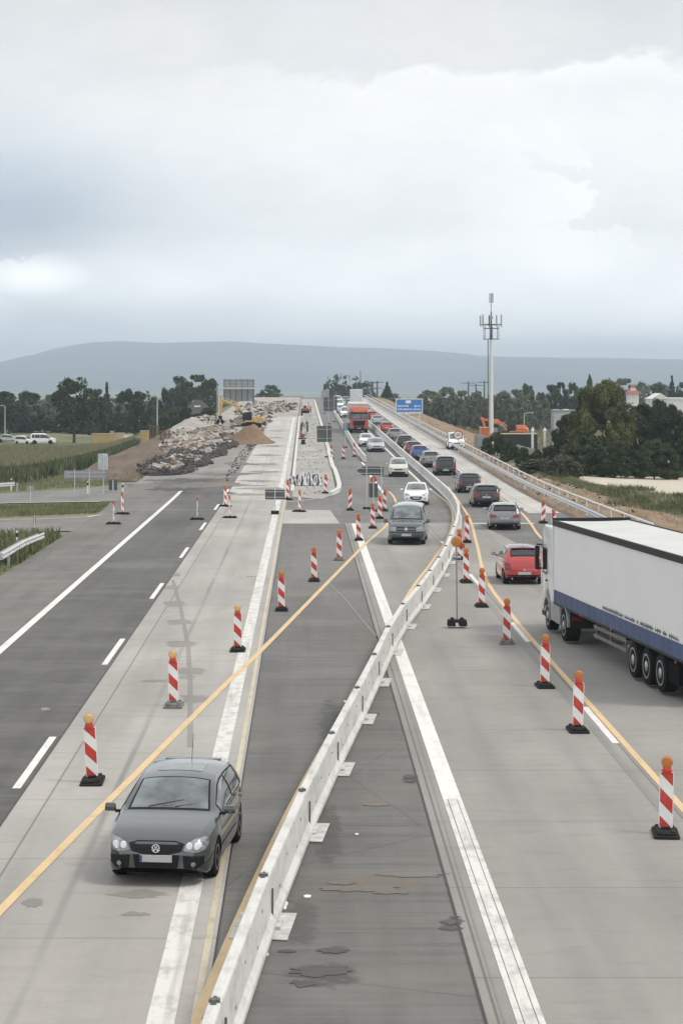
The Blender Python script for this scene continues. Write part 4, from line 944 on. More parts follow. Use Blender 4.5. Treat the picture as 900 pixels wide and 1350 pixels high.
def cab(root, pm, W_=2.5, H_=3.75, Lc=2.25, visor=True, grille=True, sign=None, roof_h=None):
    """tractor cab; its front at y=0, its rear at y=Lc (local -Y is forward)"""
    b = MB(); prof = [(0.05, .55), (0, .75), (0, 1.75), (.10, 2.75), (.30, 3.2), (.75, H_), (Lc, H_+.02), (Lc, .95), (1.75, .95), (1.70, 1.12), (1.45, 1.30), (1.05, 1.30), (.80, 1.12), (.74, .55)]
    b.prism(prof, 'x', -W_/2, W_/2); o = b.build('cab', pm, root, bevel=.07, smooth=True, seg=3)
    def face(poly, off, m, nm, par=None):      # on the sloping front: y from profile
        fy = pchip([(.55, .05), (.75, 0), (1.75, 0), (2.75, .10), (3.2, .30), (3.75, .75)])
        q = MB(); vs_ = [q.V((x, fy(z)-off, z)) for x, z in poly]; vb = [q.V((x, fy(z)+.03, z)) for x, z in poly]
        q.face(vs_); n_ = len(poly)
        for i in range(n_): q.face((vs_[i], vs_[(i+1) % n_], vb[(i+1) % n_], vb[i]))
        return q.build(nm, m, par or root)
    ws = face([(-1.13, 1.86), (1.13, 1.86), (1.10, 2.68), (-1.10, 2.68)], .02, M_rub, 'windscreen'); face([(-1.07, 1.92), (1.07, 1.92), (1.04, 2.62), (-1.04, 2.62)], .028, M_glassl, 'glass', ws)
    if visor:
        q = MB(); q.prism([(-.16, 2.66), (.12, 2.84), (.16, 2.80), (-.10, 2.60)], 'x', -1.16, 1.16); q.build('sun_visor', M_blk, root, bevel=.01)
    g = face([(-.72, .98), (.72, .98), (.86, 1.66), (-.86, 1.66)], .02, M_grille, 'grille')
    for z in (1.1, 1.24, 1.38, 1.52): face([(-.74, z), (.74, z), (.74, z+.03), (-.74, z+.03)], .035, M_blk, 'grille_bar', g)
    face([(-.62, .56), (.62, .56), (.66, .88), (-.66, .88)], .02, M_grille, 'lower_grille')
    for s in (-1, 1):
        pl = [(s*.76, .66), (s*1.20, .68), (s*1.20, 1.02), (s*.96, .98)]; face(pl if s > 0 else pl[::-1], .02, M_lens, 'headlight')
        q = MB(); q.box(s*(W_/2+.14), .16, 2.28, .14, .22, .78); mo = q.build('mirror', M_blk, root, bevel=.04, smooth=True)
        q = MB(); q.tube((s*(W_/2-.05), .3, 2.70), (s*(W_/2+.16), .16, 2.72), .025); q.tube((s*(W_/2-.05), .3, 1.95), (s*(W_/2+.16), .16, 1.90), .025); q.build('mirror_arm', M_blk, mo)
        q = MB(); q.box(s*(W_/2+.14), .275, 2.28, .11, .01, .66); q.build('mirror_glass', M_glass, mo)
        sw = MB(); sw.prism([(.52, 1.82), (.42, 2.5), (.50, 2.66), (1.30, 2.66), (1.30, 1.82)], 'x', s*(W_/2-.02), s*(W_/2+.008)); so_ = sw.build('side_window', M_rub, root)
        sw = MB(); sw.prism([(.58, 1.88), (.49, 2.48), (.55, 2.60), (1.24, 2.60), (1.24, 1.88)], 'x', s*(W_/2-.02), s*(W_/2+.014)); sw.build('glass', M_glass, so_)
        for y_ in (.40, 1.42):
            q = MB(); q.box(s*(W_/2+.001), y_, 2.0 if y_ > 1 else 1.6, .006, .014, 1.4 if y_ > 1 else .7); q.build('door_gap', M_rub, root)
        q = MB(); q.box(s*(W_/2+.02), 1.2, 1.62, .035, .20, .05); q.build('door_handle', M_blk, root, bevel=.01)
        q = MB(); q.prism([(.16, .40), (.16, .62), (.70, .62), (.70, .40)], 'x', s*(W_/2-.4), s*(W_/2-.02)); q.build('step', M_blk, root, bevel=.02)
    pf = MB(); pf.box(0, .0, .66, .52, .03, .115); pf.build('number_plate', M_plate, root)
    q = MB(); q.box(0, 1.1, .62, 1.7, 2.0, .4); q.build('chassis', M_under, root)
    return o
# red lorry coming towards us
rt = empty('red_lorry', (0, 0, 0), 0, 'red lorry with orange roof panel heading the oncoming queue', 'lorry', OG)
P_tred = paintm('lorry_red', (.40, .045, .035), .0, .35)
cab(rt, P_tred, H_=3.55)
q = MB(); q.prism(round_rect(1.5, .42, .1, 0, 3.02), 'y', .03, .5); q.build('roof_panel', mat('orange_panel', (.72, .20, .06), .4), rt)
for s in (-1, 1):
    q = MB(); q.box(s*1.02, .26, 3.15, .2, .06, .1); q.build('roof_lamp', M_lens, rt, bevel=.02)
    for y in (1.25, 5.2): wheel(rt, s*1.02, y, .50, .34, s, M_alloy, True)
    for y in (11., 12.3, 13.6): wheel(rt, s*1.02, y, .50, .34, s, M_alloy, True)
q = MB(); q.box(0, 9.6, 2.55, 2.5, 13.2, 2.75); q.build('trailer_box', mat('trailer_grey', (.5, .5, .5), .5), rt, bevel=.03)
q = MB(); q.box(0, 8.6, .85, 1.0, 14., .35); q.build('chassis', M_under, rt)
q = MB(); q.box(0, 2.98, 3.88, 2.5, .08, .16); q.build('trailer_rim', M_white_p, rt)
x, y = G(473, 571); rt.location = (x, y, ZR(x, y)); rt.rotation_euler = (.010, 0, 0); rt.scale = (.99, .99, .99)
# white lorry with curtain trailer, right foreground
wl = empty('white_lorry', (0, 0, 0), 0, 'white lorry tractor with grey side skirts and black mirrors, pulling the curtain trailer', 'lorry', RG)
# local frame: trailer forward is -Y
cb = cab(wl, P_cab, W_=2.46, H_=3.42, Lc=2.2)
for s in (-1, 1):
    q = MB(); q.prism([(1.86, .42), (1.86, 1.12), (3.35, 1.12), (3.42, .95), (3.42, .42)], 'x', s*1.06, s*1.22); q.build('side_skirt', P_skirt, wl, bevel=.03)
    q = MB(); arc = [(4.1+.66*cos(radians(a)), .50+.66*sin(radians(a))) for a in range(0, 181, 15)]; arc2 = [(4.1+.60*cos(radians(a)), .50+.60*sin(radians(a))) for a in range(180, -1, -15)]
    q.prism(arc+arc2, 'x', s*.72, s*1.22); q.build('mudguard', P_skirt, wl, bevel=.01)
    q = MB(); arc = [(1.22+.60*cos(radians(a)), .50+.62*sin(radians(a))) for a in range(-10, 171, 15)]; arc2 = [(1.22+.53*cos(radians(a)), .50+.55*sin(radians(a))) for a in range(170, -11, -15)]
    q.prism(arc+arc2, 'x', s*.9, s*1.245); q.build('wheel_arch', P_skirt, wl)
    wheel(wl, s*1.04, 1.22, .50, .32, s, M_alloy); wheel(wl, s*.98, 4.1, .50, .46, s, M_alloy)
    lorry_lamp(wl, 'tail_light', s*.92, 4.86, .78, .34, .06, .14, M_red)
q = MB(); q.box(0, 3.2, .80, .85, 3.6, .28); q.build('chassis', M_under, wl)
q = MB(); q.box(-.66, 4.84, .72, .98, .03, .5); q.box(.66, 4.84, .72, .98, .03, .5); q.build('mud_flap', M_blk, wl)
q = MB(); q.box(-.68, 4.875, .60, .52, .02, .12); q.build('number_plate', M_plate, wl)
q = MB(); q.box(0, 2.45, 1.9, 2.2, .12, 1.8); q.build('fairing', P_cab, wl, bevel=.04)
tr = empty('semi_trailer', (0, 0, 0), 0, 'long curtain sided semi-trailer, white with blue lower stripe, hitched behind the white tractor', 'trailer')
TY0, TY1, TZ0, TZ1 = 0., 14.2, 1.12, 3.66
def tb(nm, m, par, *bx, bevel=0):
    q = MB()
    for v_ in bx: q.box(*v_)
    return q.build(nm, m, par, bevel=bevel)
ct = MB()   # curtain: side panels with faint buckles and sag between hoops
for s in (-1, 1):
    n_ = 60; idx = []
    for i in range(n_+1):
        y = TY0+.14+(TY1-.2-TY0)*i/n_; row = []
        for j in range(9):
            z = TZ0+.36+(TZ1-.14-TZ0-.36)*j/8; row.append(ct.V((s*(1.235+.008*sin(y*2*pi/.72)+.006*sin(y*2.1+z)), y, z)))
        idx.append(row)
    for i in range(n_):
        for j in range(8): ct.face((idx[i][j], idx[i+1][j], idx[i+1][j+1], idx[i][j+1]))
ct.build('curtain', M_tarp, tr, smooth=True)
tb('load_box', M_tarp, tr, (0, (TY0+TY1)/2, (TZ0+TZ1)/2, 2.42, TY1-TY0-.02, TZ1-TZ0-.1))
rf_ = MB(); n_ = 28; idx = []
for i in range(n_+1):
    y = TY0+.05+(TY1-TY0-.1)*i/n_; idx.append([rf_.V((x_, y, TZ1+.0-.028*(1-(abs(i % 2)))*(1-(x_/1.2)**2)+.01)) for x_ in (-1.2, -.9, -.5, 0, .5, .9, 1.2)])
for i in range(n_):
    for j in range(6): rf_.face((idx[i][j], idx[i+1][j], idx[i+1][j+1], idx[i][j+1]))
rf_.build('roof', M_roofw, tr, smooth=True)
for s in (-1, 1):
    tb('top_rail', M_blk, tr, (s*1.235, (TY0+TY1)/2, TZ1-.05, .07, TY1-TY0, .19), bevel=.015)
    q = MB(); n_ = 56
    for i in range(n_):      # lower valance, wavy where the straps pull
        y0_ = TY0+.02+(TY1-TY0-.04)*i/n_; y1_ = TY0+.02+(TY1-TY0-.04)*(i+1)/n_; xa = s*(1.250+.006*sin(y0_*2*pi/.7)); xb = s*(1.250+.006*sin(y1_*2*pi/.7))
        q.quad((xa, y0_, TZ0-.02), (xb, y1_, TZ0-.02), (xb, y1_, TZ0+.38), (xa, y0_, TZ0+.38))
    q.build('blue_stripe', M_tblue, tr)
    q = MB(); rg = random.Random(5)     # the dark lettering low on the curtain is too small to read: its strokes only
    y0_ = 6.2
    while y0_ < 13.6:
        w_ = rg.choice((.05, .09, .12, .14)); h_ = rg.choice((.10, .13, .13, .09)); q.box(s*1.258, y0_+w_/2, TZ0+.47+(h_-.13)/2, .006, w_, h_*.35); q.box(s*1.258, y0_+w_/4, TZ0+.47, .006, .03, h_); y0_ += w_+.045
        if rg.random() < .12: y0_ += .18
    q.build('lettering', mat('letter_dark', (.08, .09, .10), .6), tr)
    tb('front_post', P_cab, tr, (s*1.22, TY0+.06, (TZ0+TZ1)/2, .09, .13, TZ1-TZ0), bevel=.01)
    tb('rear_post', P_skirt, tr, (s*1.22, TY1-.05, (TZ0+TZ1)/2, .09, .12, TZ1-TZ0), bevel=.01)
    q = MB()
    for z_ in (.62, .88): q.box(s*1.14, 6.6, z_, .035, 3.6, .11)
    for y_ in (5.0, 6.6, 8.2): q.box(s*1.11, y_, .8, .05, .06, .6)
    q.build('side_guard', mat('guard_rail_alu', (.16, .155, .15), .5, metal=.3), tr, bevel=.008)
    tb('side_marker', M_red, tr, (s*1.245, 13.4, .98, .02, .12, .06)); tb('side_marker', M_amb, tr, (s*1.245, 7.1, TZ0-.06, .02, .08, .04)); tb('side_marker', M_amb, tr, (s*1.245, 3.6, TZ0-.06, .02, .08, .04))
    for y_ in (9.3, 10.61, 11.92): wheel(tr, s*1.03, y_, .50, .38, s, M_alloy)
tb('front_wall', M_blk, tr, (0, TY0+.01, TZ1+.02, 2.54, .06, .16), bevel=.02)
tb('bed', M_blk, tr, (0, (TY0+TY1)/2, TZ0-.03, 2.46, TY1-TY0-.04, .14))
tb('chassis_beam', M_under, tr, (-.5, 7.3, .86, .14, 13.2, .34), (.5, 7.3, .86, .14, 13.2, .34), (0, 10.6, .5, 1.8, 3.3, .12), (0, 12.9, .62, 2.3, .9, .5))
tb('rear_bumper', mat('bumper_alu', (.5, .5, .5), .5), tr, (0, TY1-.1, .55, 2.3, .1, .12)); tb('tail_light', M_red, tr, (-.95, TY1, .75, .4, .06, .14), (.95, TY1, .75, .4, .06, .14))
WLR = pi+radians(3.2); TRR = pi+radians(6.4)
wl.rotation_euler = (0, 0, WLR); wl.location = (9.02, 68.2, R0)
kp = Vector((9.02, 68.2, R0))+Matrix.Rotation(WLR, 3, 'Z') @ Vector((0, 4.0, 0))      # the coupling
tr.rotation_euler = (0, 0, TRR); tr.location = kp-Matrix.Rotation(TRR, 3, 'Z') @ Vector((0, 1.25, 0))
# ------------------------------------------------------------------ beacons
M_sr = mat('signal_red', (.50, .045, .030), .45, var=.18, scale=3); M_sw = mat('signal_white', (.76, .76, .75), .45, var=.08, scale=3)
M_lampo = mat('beacon_lamp', (.46, .165, .02), .25, var=.2, scale=9, coat=.6); M_lampy = mat('beacon_lamp_pale', (.62, .44, .16), .3, var=.2, scale=9, coat=.6)
M_foot = mat('recycled_rubber', (.022, .021, .020), .9, spec=.2, var=.4, scale=14, bump=.5); M_footg = mat('rubber_weathered', (.16, .155, .145), .9, var=.4, scale=10, bump=.5)
M_sback = mat('sign_back_dark', (.075, .082, .085), .55, var=.12, scale=2); M_sbackl = mat('sign_back_grey', (.30, .32, .335), .5, metal=.3, var=.1)
M_post = mat('post_pale', (.58, .59, .59), .45, metal=.3, var=.1)
def stripes(b, w, z0, h, y, sgn, left_high=True):
    """red bands clipped to the board; falling to the right if left_high"""
    P = w*2
    k = -1
    while k < 4:
        zc_ = z0+h-w-.02-k*P
        a = [(-w/2, zc_+(w if left_high else 0)), (w/2, zc_+(0 if left_high else w)), (w/2, zc_+P*.5+(0 if left_high else w)), (-w/2, zc_+P*.5+(w if left_high else 0))]
        c_ = clip_cell(a, -w/2+.012, w/2-.012, z0+.012, z0+h-.012)
        if len(c_) > 2:
            b.m = 1; b.face([b.V((p[0], y, p[1])) for p in c_]); b.m = 0
        k += 1
def make_beacon(rising=False, pale=False, weathered=False):
    root = empty('traffic_beacon', (0, 0, 0))
    W0, H0, z0 = .25, 1.0, .13
    b = MB(); b.prism(round_rect(W0, H0, .03, 0, z0+H0/2), 'y', -.02, .02); stripes(b, W0, z0, H0, -.0215, -1, not rising)
    b.M = Matrix.Rotation(pi, 4, 'Z'); stripes(b, W0, z0, H0, -.0215, -1, not rising); b.M = Matrix()
    b.build('board', [M_sw, M_sr], root)
    f = M_footg if weathered else M_foot
    b = MB(); b.prism(round_rect(.46, .86, .06), 'z', 0, .055); b.prism(round_rect(.36, .74, .05), 'z', .055, .10); b.box(0, 0, .12, .16, .12, .06)
    for sx in (-.12, .12):
        for sy in (-.26, .26): b.box(sx, sy, .105, .09, .13, .03)
    b.build('foot', f, root, bevel=.008)
    b = MB(); b.box(0, 0, z0+H0+.04, .15, .10, .12); b.box(0, 0, z0+H0+.015, .2, .07, .04); lh = b.build('lamp_housing', M_sr, root, bevel=.018, smooth=True)
    b = MB(); b.lathe([(.03, -.05), (.085, -.048), (.098, -.025), (.098, .025), (.085, .048), (.03, .05)], 'y', 20, (0, 0, z0+H0+.175)); b.build('lens', M_lampy if pale else M_lampo, lh, smooth=True)
    b = MB(); b.lathe([(.104, -.012), (.104, .012)], 'y', 20, (0, 0, z0+H0+.175)); b.build('lens_ring', M_sr, lh)
    return root
protos = {}
def beacon(px, py, label, group, rz=0, rising=False, pale=False, weathered=False, tilt=(0, 0), s=1., ground='road'):
    k = (rising, pale, weathered)
    if k not in protos: protos[k] = make_beacon(*k); o = protos[k]
    else: o = copy_tree(protos[k])
    x, y = G(px, py) if ground == 'road' else GA(px, py); rb = random.Random(int(px*7+py)); tilt = (tilt[0]+rb.uniform(-1.6, 1.6), tilt[1]+rb.uniform(-1.3, 1.3)); rz += rb.uniform(-4, 4)
    o.location = (x, y+.35*abs(cos(radians(rz)))*s, (ZR(x, y) if ground == 'road' else Z(x, y)+.01)); o.rotation_euler = (radians(tilt[0]), radians(tilt[1]), radians(rz)); o.scale = (s, s, s)
    tag(o, label, 'traffic beacon', group); return o
BL, BR, BF, BE = 'beacons along the left yellow line', 'beacons along the right hand yellow line', 'beacons closing the far lane', 'beacons standing edge-on across the left carriageway'
beacon(120, 1036, 'red and white beacon with pale yellow lamp nearest the grey hatchback, largest on the left', BL, 4, pale=True, tilt=(0, -3))
beacon(228, 934, 'striped beacon on a weathered grey foot beside the dark repair patches in the concrete', BL, -3, pale=True, weathered=True, tilt=(0, -2))
beacon(313, 860, 'striped beacon beside the wide white line, third from the front on the left', BL, 2, pale=True, tilt=(0, -1))
beacon(371, 806, 'striped beacon at the left edge of the dark asphalt strip, fourth on the left', BL, 0, tilt=(0, -1))
beacon(414, 767, 'striped beacon in the middle of the dark asphalt strip, fifth on the left', BL, 3)
beacon(447, 739, 'striped beacon on a pale foot near the far end of the dark asphalt strip', BL, -2, weathered=True)
beacon(473, 713, 'striped beacon at the top end of the wide white line left of the grey van', BL, 0)
beacon(491.5, 697, 'striped beacon in front of the small dark panel with the red disc', BL, 2)
beacon(500.5, 684, 'striped beacon, middle one of the tight row left of the grey van', BL, 0)
beacon(507, 674, 'striped beacon, rearmost of the tight row left of the grey van', BL, -3)
beacon(881, 1106, 'red and white beacon with amber lamp at the right edge, largest on the right', BR, -4, tilt=(0, 1.5))
beacon(763.5, 967, 'striped beacon with amber lamp below the rear wheels of the lorry trailer', BR, 0, tilt=(0, 1))
beacon(719.5, 908, 'striped beacon left of the lorry drive wheels, third from the front on the right', BR, 3)
beacon(669, 850, 'striped beacon on a pale foot left of the lorry cab', BR, -2, weathered=True)
beacon(635.5, 801, 'striped beacon left of the red small car, fifth on the right', BR, 2)
beacon(615, 769, 'striped beacon just right of the big amber disc lamp', BR, 0)
beacon(606.5, 738, 'striped beacon hidden behind the big amber disc lamp', BR, 4)
beacon(616, 716, 'small striped beacon at the bend of the white barrier, rearmost on the right', BR, -2)
beacon(716.5, 690, 'striped beacon with rising stripes beyond the lorry, on the road edge', None, 0, rising=True)
beacon(731, 706, 'striped beacon half hidden behind the front top corner of the lorry', None, 0, rising=True)
beacon(461.5, 673, 'lone striped beacon with rising stripes on the dark crossing left of the arrow sign', None, 0, rising=True)
beacon(429, 651, 'striped beacon inside the corner of the kerbed gravel island', None, 5)
beacon(437, 605, 'small striped beacon, left of the three closing the far lane', BF, 0)
beacon(452.5, 605, 'small striped beacon, middle of the three closing the far lane', BF, 0)
beacon(467, 602, 'small striped beacon, right of the three beside the low white barrier', BF, 0)
beacon(394.5, 675, 'narrow turned striped beacon on a dark foot below the grey hose bundle', None, 55)
beacon(379, 659, 'striped beacon beside the dark sign back at the left corner of the gravel island', None, 30)
beacon(150, 691, 'beacon standing edge-on, nearest of the pair at the end of the side road', BE, 82)
beacon(161.5, 678, 'beacon standing edge-on, farther of the pair at the end of the side road', BE, 70)
beacon(260, 685, 'beacon standing edge-on alone in the middle of the left asphalt lane', BE, 84)
beacon(303, 683, 'beacon standing edge-on at the dark seam, nearer of the pair by the site road', BE, 80)
beacon(297, 668, 'slightly turned striped beacon, farther of the pair by the site road', BE, 50)
# ------------------------------------------------------------------ big amber lamp on its own pole
x, y = G(603, 829); root = empty('warning_lamp', (x, y+.3, R0), 0, 'big amber disc lamp on a thin grey pole with black block foot', 'warning lamp')
b = MB(); b.tube((0, 0, .1), (-.02, 0, 2.66), .022, .022, 8); b.build('pole', mat('pole_grey', (.25, .25, .25), .5, metal=.5), root)
b = MB(); b.box(-.19, 0, .07, .26, .44, .13); b.box(.19, 0, .07, .26, .44, .13); b.box(0, 0, .17, .62, .40, .08); b.box(-.16, 0, .24, .12, .3, .07); b.box(.16, 0, .24, .12, .3, .07); b.build('foot', M_foot, root, bevel=.02)
b = MB(); b.lathe([(.05, -.09), (.15, -.085), (.172, -.05), (.172, .05), (.14, .07), (.05, .08)], 'y', 28, (-.02, -.05, 2.80)); lo = b.build('lens', M_lampo, root, smooth=True)
b = MB(); b.lathe([(.185, -.03), (.185, .02)], 'y', 28, (-.02, -.05, 2.80)); b.build('lens_ring', mat('ring_ochre', (.42, .26, .06), .4), lo)
b = MB(); b.box(.17, .02, 2.66, .16, .16, .18); b.build('lamp_housing', M_sr, root, bevel=.03)
b = MB(); b.box(.02, .03, 2.27, .22, .08, .07); b.build('bracket', M_galv, root, bevel=.01)
# ------------------------------------------------------------------ temporary signs seen from behind
def sign(name, px, py, label, boards, posts, foot=True, ground='road', cat='sign', group=None, pr=.028, rz=0, foot_h=.12):
    """boards: (x, z, w, h, shape, material); posts: (x, top)"""
    x, y = G(px, py) if ground == 'road' else GA(px, py)
    root = empty(name, (x, y, ZR(x, y) if ground == 'road' else Z(x, y)+.0), radians(rz), label, cat, group)
    for (bx, bz, w, h, shp, m) in boards:
        b = MB()
        if shp == 'rect': b.prism(round_rect(w, h, min(w, h)*.06, bx, bz), 'y', .03, .05)
        elif shp == 'arrow': b.prism([(bx-w/2, bz), (bx-w/2+.42, bz-h/2), (bx+w/2, bz-h/2), (bx+w/2, bz+h/2), (bx-w/2+.42, bz+h/2)], 'y', .03, .05)
        elif shp == 'disc': b.lathe([(w/2, .03), (w/2, .05)], 'y', 28, (bx, 0, bz))
        o = b.build('board', m, root)
        if w > .9 or h > .9:
            q = MB()
            for dz in (-h*.28, h*.28): q.box(bx, .02, bz+dz, w*.94, .025, .04)
            q.build('stiffener', M_galv, o)
        if w > .9:
            q = MB(); q.prism(round_rect(w+.03, h+.03, .04, bx, bz), 'y', .034, .046) if shp == 'rect' else None
            if shp == 'rect': q.build('frame', M_sbackl, o)
    for (qx, top) in posts:
        b = MB(); b.tube((qx, 0, 0), (qx, 0, top), pr, pr, 8); b.build('post', M_post, root)
        if foot:
            b = MB(); b.box(qx-.13, 0, foot_h/2, .22, .42, foot_h); b.box(qx+.13, 0, foot_h/2, .22, .42, foot_h); b.build('foot', M_foot, root, bevel=.015)
    return root
sign('road_sign', 362.5, 678, 'low dark sign back on one thin pole by the left corner of the gravel island', [(0, 1.22, 1.20, .60, 'rect', M_sback)], [(0, 2.0)], foot_h=.22)
sign('road_sign', 431, 603, 'tall dark square sign back standing left of the three far beacons', [(-.28, 2.35, 1.45, 1.6, 'rect', M_sback)], [(0, 3.5)])
sign('arrow_sign', 483, 671, 'dark arrow shaped sign back on two thin posts left of the white hatchback', [(.22, 2.45, 1.75, .56, 'arrow', M_sback), (1.25, 2.5, .24, .42, 'rect', M_sbackl)], [(0, 2.75), (.95, 2.75)])
sign('road_sign', 492, 674, 'small dark panel under a red disc, low on a post below the arrow sign', [(0, 1.32, .56, .9, 'rect', M_sback), (0, 2.0, .40, .40, 'disc', M_sr)], [(0, 2.1)])
sign('road_sign', 455, 590, 'small blue sign back on a thin post at the low white barrier', [(0, 2.3, .5, .9, 'rect', mat('sign_back_blue', (.16, .22, .29), .5))], [(0, 2.8)])
for i, (px, py, z, w, h, lb) in enumerate([(433, 559, 3.0, 1.5, 2.1, 'dark upright sign back, nearest of the far row above the square sign'), (440.5, 556, 2.9, .9, 2.2, 'dark narrow sign back just right of the nearest far sign back'),
        (427.5, 545, 3.0, 1.1, 2.1, 'grey upright sign back, farthest left of the far row near the crest'), (431, 541, 2.9, .8, 2.2, 'grey narrow sign back second from the left near the crest')]):
    sign('road_sign', px, py, lb, [(0, z, w, h, 'rect', M_sback if i < 2 else M_sbackl)], [(0, z+h/2+.2)], group='far sign backs beside the closed lane')
# round speed sign on the verge
M_ltr = mat('sign_black', (.02, .02, .02), .5); M_blues = mat('sign_blue', (.05, .19, .50), .45, var=.05)
x, y = GA(603.5, 603); root = empty('speed_sign', (x, y, Z(x, y)), 0, 'round white speed limit sign with red ring reading 60 on a thin post', 'sign')
b = MB(); b.tube((0, 0, 0), (0, 0, 2.6), .04, .04, 8); b.build('post', M_post, root)
b = MB(); b.lathe([(.46, -.03), (.46, 0)], 'y', 32, (0, 0, 2.25)); pl = b.build('plate', M_sr, root)
b = MB(); b.lathe([(.35, -.036), (.35, -.03)], 'y', 32, (0, 0, 2.25)); b.build('plate_field', M_sw, pl)
def text(s_, size, loc, m, parent, name='lettering', ext=.004):
    c = bpy.data.curves.new(name, 'FONT'); c.body = s_; c.size = size; c.extrude = ext; c.align_x = 'CENTER'; c.align_y = 'CENTER'
    o = bpy.data.objects.new(name, c); col.objects.link(o); dg = bpy.context.evaluated_depsgraph_get(); me = bpy.data.meshes.new_from_object(o.evaluated_get(dg)); bpy.data.objects.remove(o)
    me.transform(Matrix.Rotation(radians(90), 4, 'X')); me.materials.clear(); me.materials.append(m); o = bpy.data.objects.new(name, me); col.objects.link(o); o.parent = parent; o.location = loc; return o
text('60', .42, (0, -.042, 2.25), M_ltr, pl)
# blue motorway board
x, y = GA(546, 566); sc = y/F
root = empty('motorway_sign', (x, y, Z(x, y)), 0, 'large blue motorway distance board with white lettering on two posts', 'sign')
zb_ = (CH-(545-VY)*sc)-Z(x, y); zt_ = (CH-(525.5-VY)*sc)-Z(x, y); xw0, xw1 = (521.5-546)*sc, (557-546)*sc; cx_, cz_ = (xw0+xw1)/2, (zb_+zt_)/2; w_, h_ = xw1-xw0, zt_-zb_
for px in (539.5, 552.5): b = MB(); b.box((px-546)*sc, .12, zb_/2+.3, .16, .16, zb_+.6); b.build('post', M_post, root)
b = MB(); b.prism(round_rect(w_, h_, .12, cx_, cz_), 'y', -.04, .04); bd = b.build('board', M_sw, root)
b = MB(); b.prism(round_rect(w_-.22, h_-.22, .10, cx_, cz_), 'y', -.05, -.04); b.build('face', M_blues, bd)
b = MB(); b.prism(round_rect(.75, .42, .08, cx_-.15, zt_-.45), 'y', -.058, -.05); b.build('route_box', M_sw, bd)
q = MB(); rg = random.Random(11)
for r_, (xa, xb) in enumerate([(xw0+.3, xw0+1.75), (xw0+.3, xw0+2.6), (xw0+.3, xw0+2.6)]):      # lettering too small to read in the photograph
    zz = zt_-1.05-r_*.46
    for (a_, c_) in ((xa, xb), (xw1-1.15, xw1-.35)):
        t_ = a_
        while t_ < c_: q.box(t_+.05, -.054, zz+rg.choice((0, .02)), rg.choice((.08, .10, .12)), .008, rg.choice((.18, .24))); t_ += .15+(.1 if rg.random() < .15 else 0)
q.build('lettering', M_sw, bd)
# marker posts
def delineator(px, py, label, g='road'):
    x, y = GA(px, py); root = empty('marker_post', (x, y, Z(x, y)-.03), 0, label, 'marker post', 'white marker posts with black bands')
    b = MB(); b.prism([(-.06, -.05), (.06, -.05), (.03, .06), (-.03, .06)], 'z', 0, 1.0); b.build('post', M_sw, root, bevel=.01)
    b = MB(); b.prism([(-.064, -.054), (.064, -.054), (.033, .064), (-.033, .064)], 'z', .70, .90); b.build('band', M_ltr, root)
delineator(23, 726, 'white marker post with black band behind the bent guardrail end')
delineator(116, 652, 'white marker post under the long low direction sign back')
delineator(162, 655, 'white marker post behind the pair of edge-on beacons')
delineator(15.5, 648, 'white marker post at the short guardrail before the corn field')
delineator(691.5, 645, 'white marker post behind the right hand guardrail above the mid grey estate car')
# sign backs on the left verge
sign('direction_sign', 118, 654, 'long low grey direction sign back on three posts in the left verge', [(-.30, 1.55, 3.0, .55, 'rect', M_sbackl)], [(-1.05, 1.95), (0, 1.95)], foot=False, ground='t')
sign('road_sign', 136.5, 653, 'pale square sign back on a tall post right of the long direction sign', [(-.03, 2.45, .72, 1.15, 'rect', mat('sign_back_pale', (.48, .50, .52), .5))], [(0, 3.05)], foot=False, ground='t')
sign('road_sign', 40.5, 663, 'small blue grey sign back on a short post in the far left verge', [(0, .95, .5, .4, 'rect', M_sbackl)], [(0, 1.1)], foot=False, ground='t')
b = sign('marker_board', 149, 649, 'pair of small dark boards beside the marker post at the verge corner', [(-.18, .55, .26, .8, 'rect', M_sback), (.2, .55, .26, .8, 'rect', M_sback)], [(0, .9)], foot=False, ground='t')
b = sign('marker_board', 46, 697, 'small red and white marker at the grass edge of the side road', [(0, .45, .12, .5, 'rect', M_sr)], [(0, .75)], foot=False, ground='t')
# ------------------------------------------------------------------ rubble, heaps, blocks on the site
def chunk(b, x, y, z, s, rg, flat=.6):
    M0 = b.M; b.M = Matrix.Translation((x, y, z)) @ Matrix.Rotation(rg.random()*6.28, 4, 'Z') @ Matrix.Rotation(rg.uniform(-.6, .6), 4, 'X') @ Matrix.Rotation(rg.uniform(-.6, .6), 4, 'Y')
    w, d, h = s*rg.uniform(.7, 1.3), s*rg.uniform(.6, 1.2), s*rg.uniform(.3, flat); i = []
    for (u, v, t) in ((-1,-1,-1), (1,-1,-1), (1,1,-1), (-1,1,-1), (-1,-1,1), (1,-1,1), (1,1,1), (-1,1,1)):
        i.append(b.V((u*w/2*rg.uniform(.6, 1.1), v*d/2*rg.uniform(.6, 1.1), t*h/2*rg.uniform(.7, 1.1))))
    for f in ((0,3,2,1), (4,5,6,7), (0,1,5,4), (1,2,6,5), (2,3,7,6), (3,0,4,7)): b.face([i[k] for k in f])
    b.M = M0
